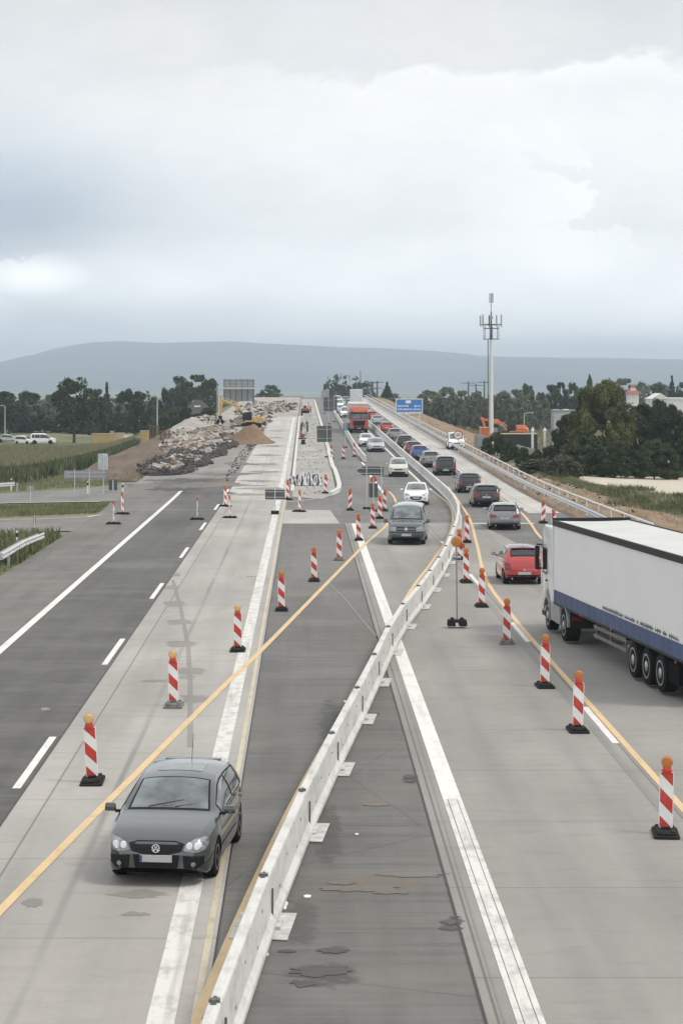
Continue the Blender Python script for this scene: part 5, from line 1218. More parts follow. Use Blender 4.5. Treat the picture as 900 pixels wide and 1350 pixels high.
def mound(name, cx, cy, rx, ry, h, m, label, cat, kind=None, rough=.3, rot=0, n=36, base=None):
    b = MB(); idx = []
    for i in range(n+1):
        row = []
        for j in range(n+1):
            u, v = -1+2*i/n, -1+2*j/n; X0, Y0 = u*rx, v*ry; x = cx+X0*cos(rot)-Y0*sin(rot); y = cy+X0*sin(rot)+Y0*cos(rot); r_ = sqrt(u*u+v*v)
            e = max(0, (math.exp(-2.0*r_*r_)-.135)/.865); nz = mnoise.noise(Vector((x*.6, y*.3, 3)))*rough+mnoise.noise(Vector((x*1.9, y*.9, 5)))*rough*.45
            row.append(b.V((x, y, (Z(x, y) if base is None else base)+RD-.12+h*e*(1+nz*1.2)+.02*e)))
        idx.append(row)
    for i in range(n):
        for j in range(n): b.face((idx[i][j], idx[i+1][j], idx[i+1][j+1], idx[i][j+1]))
    o = b.build(name, m); o.data.polygons.foreach_set('use_smooth', [True]*len(o.data.polygons)); tag(o, label, cat, kind=kind); return o
M_dch = mat('broken_asphalt', (.05, .046, .042), .9, var=.5, scale=1.5); M_lch = mat('broken_concrete', (.36, .34, .31), .9, var=.3, scale=1.3); M_mch = mat('rubble_mixed', (.20, .155, .115), .9, var=.5, scale=.6)
rg = random.Random(3)
def rubble(name, cells, n, label, dark=.5, smin=.35, smax=1.1):
    """cells: (x, y, half width, half depth, height)"""
    b = MB(); wts = [c[2]*c[3] for c in cells]
    for _ in range(n):
        c = rg.choices(cells, wts)[0]; a = rg.random()*6.283; r_ = sqrt(rg.random()); x, y = c[0]+c[2]*r_*cos(a), c[1]+c[3]*r_*sin(a)
        h = c[4]*(1-r_**1.8); s = rg.uniform(smin, smax)
        b.m = 1 if rg.random() < dark*(1.35 if h < c[4]*.55 else .55) else (0 if rg.random() < .62 else 2)
        chunk(b, x, y, Z(x, y)+RD+max(.05, h*rg.uniform(.78, 1.03)), s, rg)
    o = b.build(name, [M_lch, M_dch, M_mch]); tag(o, label, 'rubble', kind='stuff'); return o
p1, p2_, p3, p4_ = G(225, 617), G(262, 606), G(290, 592), G(205, 624)
mound('rubble_core', p1[0], p1[1]+6, 3.4, 16, .6, M_mch, 'grey core of the long rubble heap on the left', 'rubble', kind='stuff')
rubble('rubble_heap', [(p4_[0]+.6, p4_[1]+5, 2.4, 9, .2), (p1[0]+.3, p1[1]+9, 2.8, 11, .4), (p2_[0]-.6, p2_[1]+12, 2.6, 12, .5), (p3[0]-.8, p3[1]+8, 2.2, 12, .6)], 3200, 'long heap of broken asphalt and concrete slabs left of the site road', .72, .25, 1.0)
rubble('rubble_heap', [(p2_[0]-2.4, p2_[1]+30, 3.4, 18, .8), (-11.6, 262, 3.0, 16, .9)], 1500, 'pale broken concrete heap behind the dark rubble', .10, .4, 1.3)
mound('rubble_core', -12.4, 250, 4.2, 26, .8, M_rubl, 'pale crushed concrete core behind the dark rubble', 'rubble', kind='stuff')
mound('crushed_slope', -16.5, 290, 5.2, 52, 1.7, M_rubl, 'long pale bank of crushed concrete in front of the gantry', 'bank', kind='stuff', rough=.25)
rubble('site_debris', [(-8.2, 330, 3, 50, .3), (-5.2, 420, 3.5, 50, .3), (-9, 400, 4, 60, .5)], 500, 'scattered debris across the far end of the site', .25, .3, 1.2)
rubble('site_debris', [(-6.3, 205, .5, 40, .02), (-5.9, 255, .5, 36, .03)], 420, 'loose crumbs along the edge of the concrete lane', .7, .05, .17)
x, y = G(329, 585); mound('soil_heap', x, y+3.4, 3.3, 7, 2.1, soil_mat('brown_soil', (.155, .10, .062), (.22, .155, .10), (.13, .085, .055)), 'rounded heap of brown soil beside the concrete lane', 'soil heap', rough=.22)
# earth bank along the corn field
b = MB(); bank = smooth_path([(-17.0, 166), (-17.2, 190), (-17.0, 225), (-17.6, 270), (-19, 320)], 4.); prof_ = [(-2.4, 0), (-1.4, .75), (-.4, 1.0), (.5, .75), (2.6, .1), (3.4, -.06)]; idx = []
for k, p in enumerate(bank):
    e = min(1, k/4, (len(bank)-1-k)/4+.1); idx.append([b.V((p[0]+o_, p[1], Z(p[0]+o_, p[1])+RD+h_*e*1.1*(1+.25*mnoise.noise(Vector((o_, p[1]*.2, 1)))))) for o_, h_ in prof_])
for i in range(len(idx)-1):
    for j in range(len(prof_)-1): b.face((idx[i][j], idx[i+1][j], idx[i+1][j+1], idx[i][j+1]))
o = b.build('earth_bank', M_earth, smooth=True); tag(o, kind='structure')
# hose bundle
x, y = G(404, 641); root = empty('hose_bundle', (x, y+1.2, ZR(x, y)), 0, 'bundle of pale drainage hoses lying on the gravel island', 'hoses', None)
M_hose = mat('hose_pale', (.58, .59, .60), .5, var=.12, scale=6); M_hosed = mat('hose_dark', (.05, .052, .055), .5)
for k in range(34):
    b = MB(); u = -1.1+k*.065; pts = []
    hh = 1.0*(1-.35*abs(u))*rg.uniform(.75, 1.1); ln = rg.uniform(.0, .25)
    for i in range(11):
        t = i/10; pts.append((u*1.05+rg.uniform(.25, .5)*(t-.5)*-1+.12*sin(t*5+k*.7), -1.1+2.2*t, .05+hh*sin(pi*min(1, t*1.02))**.7))
    b.path(pts, .042, 6); b.build('hose', M_hose if k % 3 else M_hosed, root, smooth=True)
b = MB(); b.prism(round_rect(1.6, 1.7, .3), 'z', .0, .5); b.build('core', M_hosed, root, bevel=.15)
b = MB(); pts = [(-1.35+.3*cos(a*pi/8), -.9, .36+.3*sin(a*pi/8)) for a in range(17)]; b.path(pts, .05, 6); b.build('hose_loop', M_hose, root, smooth=True)
# block stacks and small machines on the island
M_blockc = mat('concrete_block', (.56, .55, .52), .85, var=.12)
for px, py, w, h, lb in [(404, 578, 1.1, .8, 'pale concrete block pile beside the small plate compactor'), (403, 566, 1.1, .7, 'pale concrete block pile next behind the compactor'), (405, 553, 1.5, 1.0, 'pale concrete block pile below the dark red roller'), (405, 595, 2.2, .14, 'pale slabs laid flat on the gravel island, nearest'), (406, 605, 2.4, .10, 'second row of pale slabs on the gravel island')]:
    x, y = G(px, py); b = MB(); n_ = 3 if h > .5 else 1
    for i in range(n_):
        for j in range(3): b.box((j-1)*w/3, rg.uniform(-.05, .05), h*(i+.5)/n_, w/3-.03, .8, h/n_-.02)
    o = b.build('block_pile', M_blockc, None, bevel=.01); o.location = (x, y+.5, ZR(x, y)); tag(o, lb, 'block pile', 'block piles on the gravel island')
x, y = G(398, 579); root = empty('plate_compactor', (x, y+.4, ZR(x, y)), .3, 'small dark plate compactor with handle on the gravel island', 'machine')
b = MB(); b.prism([(-.45, .12), (-.35, 0), (.35, 0), (.45, .12), (.4, .16), (-.4, .16)], 'y', -.3, .3); b.build('plate', M_blk, root); b = MB(); b.box(0, 0, .42, .5, .4, .45); b.build('engine', mat('engine_red', (.22, .05, .04), .5), root, bevel=.04)
b = MB(); b.path([(.25, -.2, .4), (.75, -.2, 1.15), (.75, .2, 1.15), (.25, .2, .4)], .025); b.build('handle', M_blk, root)
x, y = G(399, 586); o = MB(); o.lathe([(.3, 0), (.3, .12), (.22, .18), (.22, .5), (.3, .55)], 'z', 16); o = o.build('barrel', M_dk, smooth=True); o.location = (x+.05, y, ZR(x, y)); tag(o, 'dark barrel in front of the plate compactor', 'barrel')
# workers
def person(px, py, top, trousers, label, lean=0., rz=0):
    x, y = G(px, py); me = bpy.data.meshes.new('person')
    J = [(0,0,.95), (0,0,1.2), (0,-lean*.3,1.42), (0,-lean*.45,1.52), (0,-lean*.55,1.66), (.19,-lean*.3,1.40), (.27,-lean*.4-.05,1.12), (.24,-lean*.4-.25,.92), (-.19,-lean*.3,1.40), (-.27,-lean*.4-.05,1.12), (-.24,-lean*.4-.25,.92), (.10,0,.88), (.12,-.03,.48), (.12,.03,.08), (.12,-.14,.03), (-.10,0,.88), (-.13,.04,.48), (-.14,.10,.08), (-.14,-.06,.03)]
    E = [(0,1),(1,2),(2,3),(3,4),(2,5),(5,6),(6,7),(2,8),(8,9),(9,10),(0,11),(11,12),(12,13),(13,14),(0,15),(15,16),(16,17),(17,18)]
    R_ = [.15,.14,.15,.06,.105,.075,.055,.04,.075,.055,.04,.10,.075,.05,.045,.10,.075,.05,.045]
    me.from_pydata(J, E, []); o = bpy.data.objects.new('person', me); col.objects.link(o); o.modifiers.new('s', 'SKIN'); me.skin_vertices.new() if not me.skin_vertices else None
    for i, r_ in enumerate(R_): me.skin_vertices[0].data[i].radius = (r_, r_*.85)
    me.skin_vertices[0].data[0].use_root = True; o.modifiers.new('u', 'SUBSURF').levels = 1
    dg = bpy.context.evaluated_depsgraph_get(); dg.update(); m2 = bpy.data.meshes.new_from_object(o.evaluated_get(dg)); bpy.data.objects.remove(o)
    for m in (top, trousers, mat('skin', (.45, .28, .2), .6), mat('helmet_white', (.75, .75, .72), .4)): m2.materials.append(m)
    for p in m2.polygons:
        z = p.center.z; p.material_index = 3 if z > 1.70 else 2 if z > 1.5 else 0 if z > .92 else 1; p.use_smooth = True
    o = bpy.data.objects.new('person', m2); col.objects.link(o); o.location = (x, y, ZR(x, y)); o.rotation_euler.z = rz; tag(o, label, 'person', 'workers on the building site'); return o
M_hv = mat('hi_vis_orange', (.7, .19, .04), .7); M_trd = mat('trousers_dark', (.04, .045, .06), .85)
person(397, 572, M_trd, M_trd, 'worker in dark clothes bending behind the plate compactor', .5, 1.2)
person(405, 570, mat('jacket_grey', (.12, .12, .13), .8), M_trd, 'worker in dark grey standing beside the pale block pile', .1, -1.)
person(409, 546, M_hv, M_trd, 'worker in an orange jacket right of the dark red roller', 0, .4)
# roller
x, y = G(402, 548); root = empty('road_roller', (x, y+1.5, ZR(x, y)), 0, 'dark red road roller with canopy on the far gravel island', 'roller'); M_rr = mat('roller_red', (.20, .04, .04), .5)
b = MB(); b.lathe([(.55, -.7), (.55, .7)], 'x', 24, (0, -1.0, .55)); b.build('drum', M_under, root, smooth=True); b = MB(); b.lathe([(.55, -.7), (.55, .7)], 'x', 24, (0, 1.1, .55)); b.build('drum', M_under, root, smooth=True)
b = MB(); b.prism([(-1.5, .6), (-1.4, 1.25), (-.5, 1.35), (.3, 1.1), (1.5, 1.3), (1.6, .7), (.3, .55)], 'x', -.6, .6); b.build('body', M_rr, root, bevel=.06)
b = MB()
for sx in (-.55, .55):
    for yy in (-.2, .9): b.tube((sx, yy, 1.1), (sx, yy, 2.4), .035)
b.build('canopy_frame', M_blk, root); b = MB(); b.box(0, .35, 2.45, 1.4, 1.5, .08); b.build('canopy', mat('canopy_pale', (.6, .58, .55), .5), root, bevel=.03)
b = MB(); b.box(0, .4, 1.45, .5, .5, .5); b.build('seat', M_blk, root, bevel=.05)
# ------------------------------------------------------------------ excavators
def excavator(x, y, z, rz, m, label, s=1., boom='high'):
    root = empty('excavator', (x, y, z), rz, label, 'excavator'); root.scale = (s, s, s)
    for sy in (-1.1, 1.1):
        b = MB(); b.prism([(-2.0, .35), (-1.7, .05), (1.7, .05), (2.0, .35), (2.0, .6), (1.7, .9), (-1.7, .9), (-2.0, .6)], 'y', sy-.3, sy+.3); o = b.build('track', M_under, root, bevel=.06)
        for k in range(6): b = MB(); b.lathe([(.22, sy-.33), (.22, sy+.33)], 'y', 12, (-1.5+k*.6, 0, .42)); b.build('roller', M_dk, o)
    b = MB(); b.lathe([(.8, .85), (.8, 1.1)], 'z', 24); b.build('turntable', M_under, root)
    b = MB(); b.prism([(-1.2, 1.1), (-1.2, 1.5), (.1, 1.6), (.3, 2.1), (2.2, 2.1), (2.6, 1.8), (2.6, 1.2), (2.3, 1.1)], 'y', -1.3, 1.3); b.build('body', m, root, bevel=.07)
    b = MB(); b.prism([(-1.5, 1.4), (-1.65, 2.2), (-1.3, 3.0), (.1, 3.05), (.2, 1.4)], 'y', -1.3, -.3); c = b.build('cabin', M_blk, root, bevel=.05)
    b = MB(); b.prism([(-1.38, 2.0), (-1.5, 2.25), (-1.22, 2.88), (.0, 2.9), (.05, 2.0)], 'y', -1.32, -.28); b.build('glass', M_glass, c)
    bp = [(-1.0, 1.5), (-2.3, 4.35), (-5.4, 5.5), (-5.5, 5.15), (-2.8, 3.9), (-1.9, 3.0), (-.3, 1.5)] if boom == 'high' else [(-1.0, 1.5), (-2.6, 3.2), (-5.8, 3.3), (-5.8, 2.95), (-2.9, 2.7), (-.3, 1.5)]
    b = MB(); b.prism(bp, 'y', -.1, .32); b.build('boom', m, root, bevel=.04)
    if boom == 'high': sp = [(-5.1, 5.75), (-5.75, 5.75), (-6.15, 4.6), (-6.05, 2.2), (-5.75, 2.2), (-5.4, 4.4)]; tip = (-5.9, 2.2)
    else: sp = [(-5.5, 3.6), (-6.0, 3.5), (-5.0, .9), (-4.7, 1.0)]; tip = (-4.85, .9)
    b = MB(); b.prism(sp, 'y', -.06, .28); b.build('stick', m, root, bevel=.04)
    b = MB()
    if boom == 'high': b.tube((-5.0, .1, 5.62), (-3.1, .1, 5.0), .09); b.tube((-3.1, .1, 5.0), (-2.5, .1, 4.6), .12); b.tube((-1.5, -.2, 1.5), (-2.9, -.16, 3.8), .11); b.tube((-5.5, .4, 5.0), (-5.75, .4, 2.8), .07)
    else: b.tube((-1.6, -.2, 1.5), (-3.2, -.16, 2.8), .1)
    b.build('hydraulics', M_chr if boom != 'high' else mat('cyl_grey', (.4, .38, .32), .4, metal=.5), root)
    b = MB(); t0, t1 = tip; b.prism([(t0-.35, t1+.1), (t0+.35, t1+.1), (t0+.3, t1-.5), (t0-.3, t1-.5)], 'y', -.25, .45)
    b.prism([(t0-.1, t1-.4), (t0-.75, t1-.9), (t0-.6, t1-1.6), (t0-.15, t1-1.2)], 'y', -.4, .6); b.prism([(t0+.1, t1-.4), (t0+.75, t1-.9), (t0+.55, t1-1.6), (t0+.1, t1-1.2)], 'y', -.4, .6); b.build('grab', M_under, root, bevel=.05)
    return root
M_exy = mat('excavator_yellow', (.50, .345, .12), .5, var=.2, scale=1.5); M_exo = mat('machine_orange', (.62, .17, .06), .5, var=.15, scale=1.5)
dE = 292.; xE = (331-VX)/F*dE; zE = CH-(563.5-VY)/F*dE
mound('rubble_core', xE-1.5, dE, 5.5, 12, zE-Z(xE, dE)+.25, M_mch, 'rubble mound under the yellow excavator', 'rubble', kind='stuff', rough=.12)
excavator(xE, dE, zE-.05, 0.0, M_exy, 'yellow excavator with raised boom and grab working on the rubble', .74)
x, y = GA(668, 580); excavator(x+2.2, y+14, Z(x, y)+.2, .2, M_exo, 'orange excavator behind the hedge near the radio mast', .95, 'low')
x, y = GA(690, 585); excavator(x+1, y+22, Z(x, y)+.4, -.25, M_exo, 'second orange machine right of the first, partly behind the black containers', .8, 'low')
# ------------------------------------------------------------------ gantry
x, y = -12.9, 305; root = empty('sign_gantry', (x, y, Z(x, y)), 0, 'grey cantilever sign gantry seen from behind with walkway railing', 'gantry'); s_ = y/F; zt = lambda py: CH-(py-VY)*s_-Z(x, y)
M_gan = mat('gantry_grey', (.52, .54, .54), .5, metal=.3, var=.08)
b = MB(); b.box(.15, 0, zt(512)/2, .34, .34, zt(512)); b.build('leg', M_gan, root, bevel=.02)
b = MB(); b.box(2.72, 0, zt(512), 5.6, .3, .26); b.build('beam', M_gan, root, bevel=.02)
b = MB(); b.box(3.1, .35, (zt(500)+zt(529))/2, 4.6, .08, zt(500)-zt(529)); pn = b.build('board', mat('gantry_board', (.24, .255, .26), .6, var=.15), root)
b = MB()
for k in range(6): b.box(.95+k*.86, .27, (zt(500)+zt(529))/2, .07, .08, zt(500)-zt(529)+.02)
b.build('stiffener', M_sback, pn)
b = MB()
for k in range(22): b.box(.0+k*.254, -.5, zt(508.5), .025, .025, 1.05)
for z in (zt(504), zt(508), zt(512.5)): b.box(2.68, -.5, z, 5.4, .03, .035)
b.build('railing', M_gan, root)
b = MB(); b.tube((-.18, 0, .3), (-.18, 0, zt(508)), .03); b.build('ladder', M_gan, root)
# ------------------------------------------------------------------ lamp posts
def lamp(px, py_base, py_top, label, arm=-1, two=False):
    x, y = GA(px, py_base); h = (py_base-py_top)*y/F; root = empty('street_lamp', (x, y, Z(x, y)), 0, label, 'street lamp', 'street lamps around the site')
    b = MB(); b.tube((0, 0, 0), (0, 0, h), .09, .05, 8); b.build('pole', M_post, root)
    b = MB(); b.tube((0, 0, h-.05), (arm*.9, 0, h+.12), .035); b.build('arm', M_post, root)
    b = MB(); b.prism([(arm*.8, h+.05), (arm*.8, h+.18), (arm*1.6, h+.24), (arm*1.6, h+.14)], 'y', -.14, .14); b.build('lamp_head', mat('lamp_head_grey', (.45, .47, .48), .4), root)
lamp(7, 584, 535, 'grey street lamp at the far left edge, left of the parked white cars', -1)
lamp(183.5, 577, 533, 'grey street lamp standing beside the yellow site huts', -1)
lamp(207.5, 578, 509, 'dark street lamp with its head above the trees, left of the house', 1)
lamp(623.5, 567, 536, 'grey street lamp left of the tall radio mast', -1)
lamp(659, 566, 545, 'thin pale lamp post right of the radio mast base', 1)
lamp(690.5, 580, 545, 'thin pale lamp post above the orange machines', 1)
lamp(133, 574, 560, 'short lamp post behind the yellow site huts', -1)
# ------------------------------------------------------------------ site huts, pallets, parked vehicles, left
def hut(px0, px1, py, h, m, label, dep=2.4, name='site_hut', win=True):
    x0, y = GA(px0, py); x1 = (px1-VX)/F*y; w = x1-x0; root = empty(name, ((x0+x1)/2, y+dep/2, Z(x0, y)), 0, label, 'site hut')
    b = MB(); b.box(0, 0, h/2+.1, w, dep, h-.1); bo = b.build('wall', m, root, bevel=.03)
    b = MB(); b.box(0, 0, h+.09, w+.1, dep+.1, .08); b.build('roof', mat('hut_roof', (.36, .30, .18), .7), root)
    n_ = int(w/.3); b = MB()
    for k in range(n_): b.box(-w/2+.15+k*.3, -dep/2-.015, h/2+.1, .1, .03, h-.3)
    b.build('ribs', m, bo)
    if win:
        for kx in (-w*.25, w*.25): b = MB(); b.box(kx, -dep/2-.04, h*.6, .9, .04, .8); b.build('window', M_glass, root)
    return root
M_huty = mat('hut_ochre', (.44, .33, .15), .65, var=.1); M_huty2 = mat('hut_pale', (.55, .48, .32), .65)
hut(121, 152, 586, 1.55, M_huty, 'long ochre site container behind the corn field, leftmost of the row', win=False, name='site_container')
hut(153, 163, 585.5, 1.6, M_huty2, 'pale cream site container between the two ochre ones', win=False, name='site_container')
hut(164, 174, 585.5, 1.45, M_sw, 'small white site container in the row behind the corn', win=False, name='site_container')
hut(185, 195, 586.5, 1.9, M_huty, 'ochre site container at the right end of the row, beside the timber stacks', win=False, name='site_container')
M_wood = mat('timber_old', (.17, .115, .075), .9, var=.35, scale=2)
for px0, px1, py, n_, lb in [(196, 209, 589, 12, 'taller stack of old timber pallets right of the ochre containers'), (210, 224, 590, 9, 'lower stack of old timber pallets beside the earth bank')]:
    x0, y = GA(px0, py); x1 = (px1-VX)/F*y; w = x1-x0; root = empty('pallet_stack', ((x0+x1)/2, y+.6, Z(x0, y)), 0, lb, 'pallets', 'timber pallet stacks')
    for k in range(n_):
        b = MB(); b.box(rg.uniform(-.08, .08), 0, .22*k+.14, w*rg.uniform(.88, 1), 1.2, .05); b.box(0, 0, .22*k+.05, .12, 1.2, .12); b.box(-w*.4, 0, .22*k+.05, .12, 1.2, .12); b.box(w*.4, 0, .22*k+.05, .12, 1.2, .12); b.build('pallet', M_wood, root)
def park(src, px, py, rz, label, s=1):
    n = copy_tree(src); x, y = GA(px, py); n.location = (x, y, Z(x, y)+.05); n.rotation_euler = (0, 0, radians(rz)); n.scale = (s, s, s)
    for k in ('group',):
        if k in n: del n[k]
    n['label'] = label; n['category'] = 'car'; n['group'] = 'vehicles parked behind the corn field'; return n
park(slv, 12, 584, 85, 'pale saloon parked at the far left edge behind the corn field', .95)
park(vanw, 33, 586, 60, 'small white van parked left of the longer white van', .72)
park(vanw, 58, 586, 88, 'longer white van parked under the trees behind the corn field', .92)
# ------------------------------------------------------------------ radio mast
dM = 345.; xm = (647-VX)/F*dM; zg = Z(xm, dM); zz = lambda py: CH-(py-VY)/F*dM-zg; xx = lambda px: (px-647)/F*dM
M_mast = mat('mast_white', (.66, .67, .67), .5, var=.06); M_mastd = mat('mast_dark', (.055, .058, .06), .6)
root = empty('radio_mast', (xm, dM, zg), 0, 'tall white tubular radio mast with dark antenna platform', 'mast')
b = MB(); b.tube((0, 0, 0), (0, 0, zz(470)), .40, .30, 20); b.tube((0, 0, zz(470)), (0, 0, zz(448)), .30, .2, 20); b.build('tube', M_mast, root, smooth=True)
b = MB(); b.box(-.55, -.25, zz(510), .13, .13, zz(448)-zz(572)); 
for k in range(28): b.box(-.46, -.2, 1+k*.62, .16, .04, .04)
b.build('cable_duct', M_mastd, root)
b = MB(); b.tube((0, 0, zz(449)), (0, 0, zz(411)), .17, .10, 10); b.tube((0, 0, zz(411)), (0, 0, zz(386)), .05, .04, 8); b.build('spire', M_mastd, root)
for py, r_ in ((428, 1.75), (447, 1.35), (433, 1.3)):
    b = MB(); z = zz(py)
    for k in range(12):
        a, c = 2*pi*k/12, 2*pi*(k+1)/12; b.tube((r_*cos(a), r_*sin(a), z), (r_*cos(c), r_*sin(c), z), .07 if py == 428 else .05, n=5)
        if k % 3 == 0: b.tube((0, 0, z), (r_*cos(a), r_*sin(a), z), .06, n=5)
    b.build('platform_ring', M_mastd, root)
M_ant = mat('antenna_grey', (.33, .34, .33), .5)
for k in range(9):
    a = 2*pi*k/9+.25; r_ = 1.8; b = MB(); b.box(r_*cos(a), r_*sin(a), zz(423), .22, .16, 1.5+.3*(k % 3)); b.build('antenna', M_ant if k % 3 else M_mastd, root, bevel=.03)
for k in range(6):
    a = 2*pi*k/6+.6; r_ = 1.33; b = MB(); b.tube((r_*cos(a), r_*sin(a), zz(447)), (r_*cos(a), r_*sin(a), zz(430)), .045, n=6); b.build('antenna_pole', M_mastd, root)
b = MB()
for k in range(5): a = 2*pi*k/5; b.box(.3*cos(a), .3*sin(a), zz(393), .14, .1, 1.6)
b.build('top_antenna', M_ant, root)
b = MB(); b.tube((0, 0, zz(404)), (-.3, 0, zz(402)), .03); b.lathe([(.28, -.1), (.24, .08), (.05, .12)], 'y', 14, (0, -.3, zz(419))); b.build('dish', M_ant, root)
b = MB(); b.box(0, 1.2, .9, 2.2, 1.6, 1.8); b.build('cabinet', M_skirt if 'M_skirt' in globals() else P_skirt, root)
# orange container, fence, portals and flags on the right
x0, y0 = GA(634, 591); hut(634, 645, 590, 2.1, M_exo, 'orange steel container in front of the mast base', name='steel_container', win=False)
M_blkc = mat('container_black', (.02, .021, .022), .55)
hut(656, 708, 597, 1.9, M_blkc, 'long black shed beyond the hedge with white posts in front', dep=3, name='black_shed', win=False)
M_fen = mat('fence_grey', (.30, .31, .30), .8, var=.25, scale=1.2)
def board_fence(p0, p1, h, label):
    n_ = int(math.dist(p0, p1)/.45); root = empty('board_fence', (0, 0, 0), 0, label, 'fence'); b = MB()
    for k in range(n_):
        t = (k+.5)/n_; x, y = p0[0]+(p1[0]-p0[0])*t, p0[1]+(p1[1]-p0[1])*t; b.box(x, y, Z(x, y)+h/2*rg.uniform(.95, 1.05), .38, .04, h)
    b.build('boards', M_fen, root)
    for k in range(0, n_+1, 5):
        t = k/n_; x, y = p0[0]+(p1[0]-p0[0])*t, p0[1]+(p1[1]-p0[1])*t; b = MB(); b.box(x, y-.06, Z(x, y)+h/2, .1, .1, h+.1); b.build('post', M_post, root)
board_fence(GA(672, 604), GA(722, 618), 1.5, 'weathered grey board fence between the clipped bushes')
board_fence(GA(626, 590), GA(640, 592), 1.5, 'short grey board fence left of the orange container')
for px, py, pt, lb in [(701.5, 606, 568, 'left white post with pointed cap before the black shed'), (717.5, 609, 568, 'middle white post with pointed cap before the black shed'), (734.5, 608, 570, 'right white post with pointed cap beside the dark bush')]:
    x, y = GA(px, py+4); h = (py+4-pt)*y/F; root = empty('white_post', (x, y, Z(x, y)), 0, lb, 'post', 'white posts with pointed caps'); b = MB(); b.box(0, 0, h/2, .22, .22, h); b.build('shaft', M_sw, root); b = MB(); b.tube((0, 0, h), (0, 0, h+.35), .2, .02, 4); b.build('cap', M_sw, root)
for px, py, pt, m, lb in [(714, 575, 539, M_sw, 'left white banner flag before the dark trees'), (728, 578, 539, mat('flag_blue', (.16, .34, .50), .6), 'blue banner flag between the two white ones'), (742, 575, 539, M_sw, 'right white banner flag above the pale shed')]:
    x, y = GA(px, py); y += 60; x = (px-VX)/F*y; h = CH-(pt-VY)/F*y-Z(x, y); root = empty('banner_flag', (x, y, Z(x, y)), 0, lb, 'flag', 'banner flags on poles')
    b = MB(); b.tube((0, 0, 0), (0, 0, h), .05); b.build('pole', M_post, root)
    b = MB(); idx = []
    for i in range(9):
        t = i/8; idx.append([b.V((.06+(1.05-.75*t*t)*u, .12*sin(u*4+t*3), h-.05-2.3*t)) for u in (0, .33, .66, 1)]); 
    for i in range(8):
        for j in range(3): b.face((idx[i][j], idx[i+1][j], idx[i+1][j+1], idx[i][j+1]))
    o = b.build('cloth', m, root, smooth=True); mo = o.modifiers.new('t', 'SOLIDIFY'); mo.thickness = .01
def house(x, y, w, d, h, roof_h, wm, rm, label, ridge='x', name='house', z=None, chim=False, gable_win=True):
    root = empty(name, (x, y, Z(x, y) if z is None else z), 0, label, 'house' if name == 'house' else 'building')
    b = MB(); b.box(0, 0, h/2, w, d, h); b.build('wall', wm, root)
    b = MB()
    if ridge == 'x': b.prism([(-d/2-.3, h), (d/2+.3, h), (0, h+roof_h)], 'x', -w/2-.3, w/2+.3)
    elif ridge == 'hip': 
        i = [b.V(p) for p in ((-w/2-.3, -d/2-.3, h), (w/2+.3, -d/2-.3, h), (w/2+.3, d/2+.3, h), (-w/2-.3, d/2+.3, h), (-w*.08, 0, h+roof_h), (w*.08, 0, h+roof_h))]
        for f in ((0,1,5,4), (1,2,5), (2,3,4,5), (3,0,4), (0,3,2,1)): b.face([i[k] for k in f])
    elif ridge == 'flat': b.box(0, 0, h+roof_h/2, w+.3, d+.3, roof_h)
    else: b.prism([(-w/2-.3, h), (w/2+.3, h), (0, h+roof_h)], 'y', -d/2-.3, d/2+.3)
    ro = b.build('roof', rm, root)
    if chim: b = MB(); b.box(.3, .2, h+roof_h, .6, .6, 1.4); b.build('chimney', rm, ro)
    n_ = max(1, int(w/3))
    for k in range(n_):
        b = MB(); b.box(-w/2+(k+.5)*w/n_, -d/2-.02, h*.55, 1.1, .06, 1.2); wn = b.build('window', M_sw, root); b = MB(); b.box(-w/2+(k+.5)*w/n_, -d/2-.06, h*.55, .94, .03, 1.04); b.build('pane', M_glass, wn)
    if gable_win and ridge == 'hip': b = MB(); b.box(0, -d*.22, h+roof_h*.42, 1.1, .8, .9); b.build('dormer', M_sw, root)
    return root
M_roofd = mat('roof_dark_tiles', (.05, .045, .042), .8, var=.2, scale=2); M_wallw = mat('render_white', (.68, .68, .66), .8); M_brick = mat('brick_old', (.20, .13, .10), .9, var=.25); M_roofr = mat('roof_red_tiles', (.33, .10, .08), .8)
def far(px, y): return (px-VX)/F*y
house(far(261, 360), 360, 5.4, 7, 1.3, 2.6, M_brick, M_roofd, 'old house with steep dark hipped roof among the trees behind the rubble', 'hip', chim=True)
house(far(742, 395), 395, 4.2, 5, 4.2, .25, mat('panel_grey', (.42, .44, .46), .6), M_sbackl, 'small pale grey industrial shed behind the dark bush', 'flat', name='industrial_shed')
house(far(705, 420), 420, 5.2, 6, 3.4, .25, mat('panel_pale', (.5, .51, .52), .6), M_sbackl, 'low pale industrial shed under the banner flags', 'flat', name='industrial_shed')
house(far(866, 470), 470, 3.6, 8, 6.0, 1.3, M_wallw, M_wallw, 'white gabled pavilion above the bushes at the right edge', 'y', name='pavilion')
house(far(884, 480), 480, 10.6, 8, 5.8, .4, M_wallw, M_wallw, 'long white pavilion hall with flat roof at the right edge', 'flat', name='pavilion')
house(far(833, 465), 465, 2.4, 3, 7.2, 1.8, M_wallw, M_roofr, 'small white tower house with pointed red roof above the dark bushes', 'hip', name='tower_house')
house(far(538, 640), 640, 12, 8, 6.4, .5, mat('render_tan', (.48, .42, .34), .8), M_sbackl, 'long low tan building beyond the crest above the blue sign', 'flat', name='hall', z=-4.2)
house(far(385, 560), 560, 6, 6, 3.0, .4, mat('render_grey', (.36, .34, .32), .8), M_sbackl, 'low grey site building at the far end of the concrete lane', 'flat', name='site_building', z=1.2)
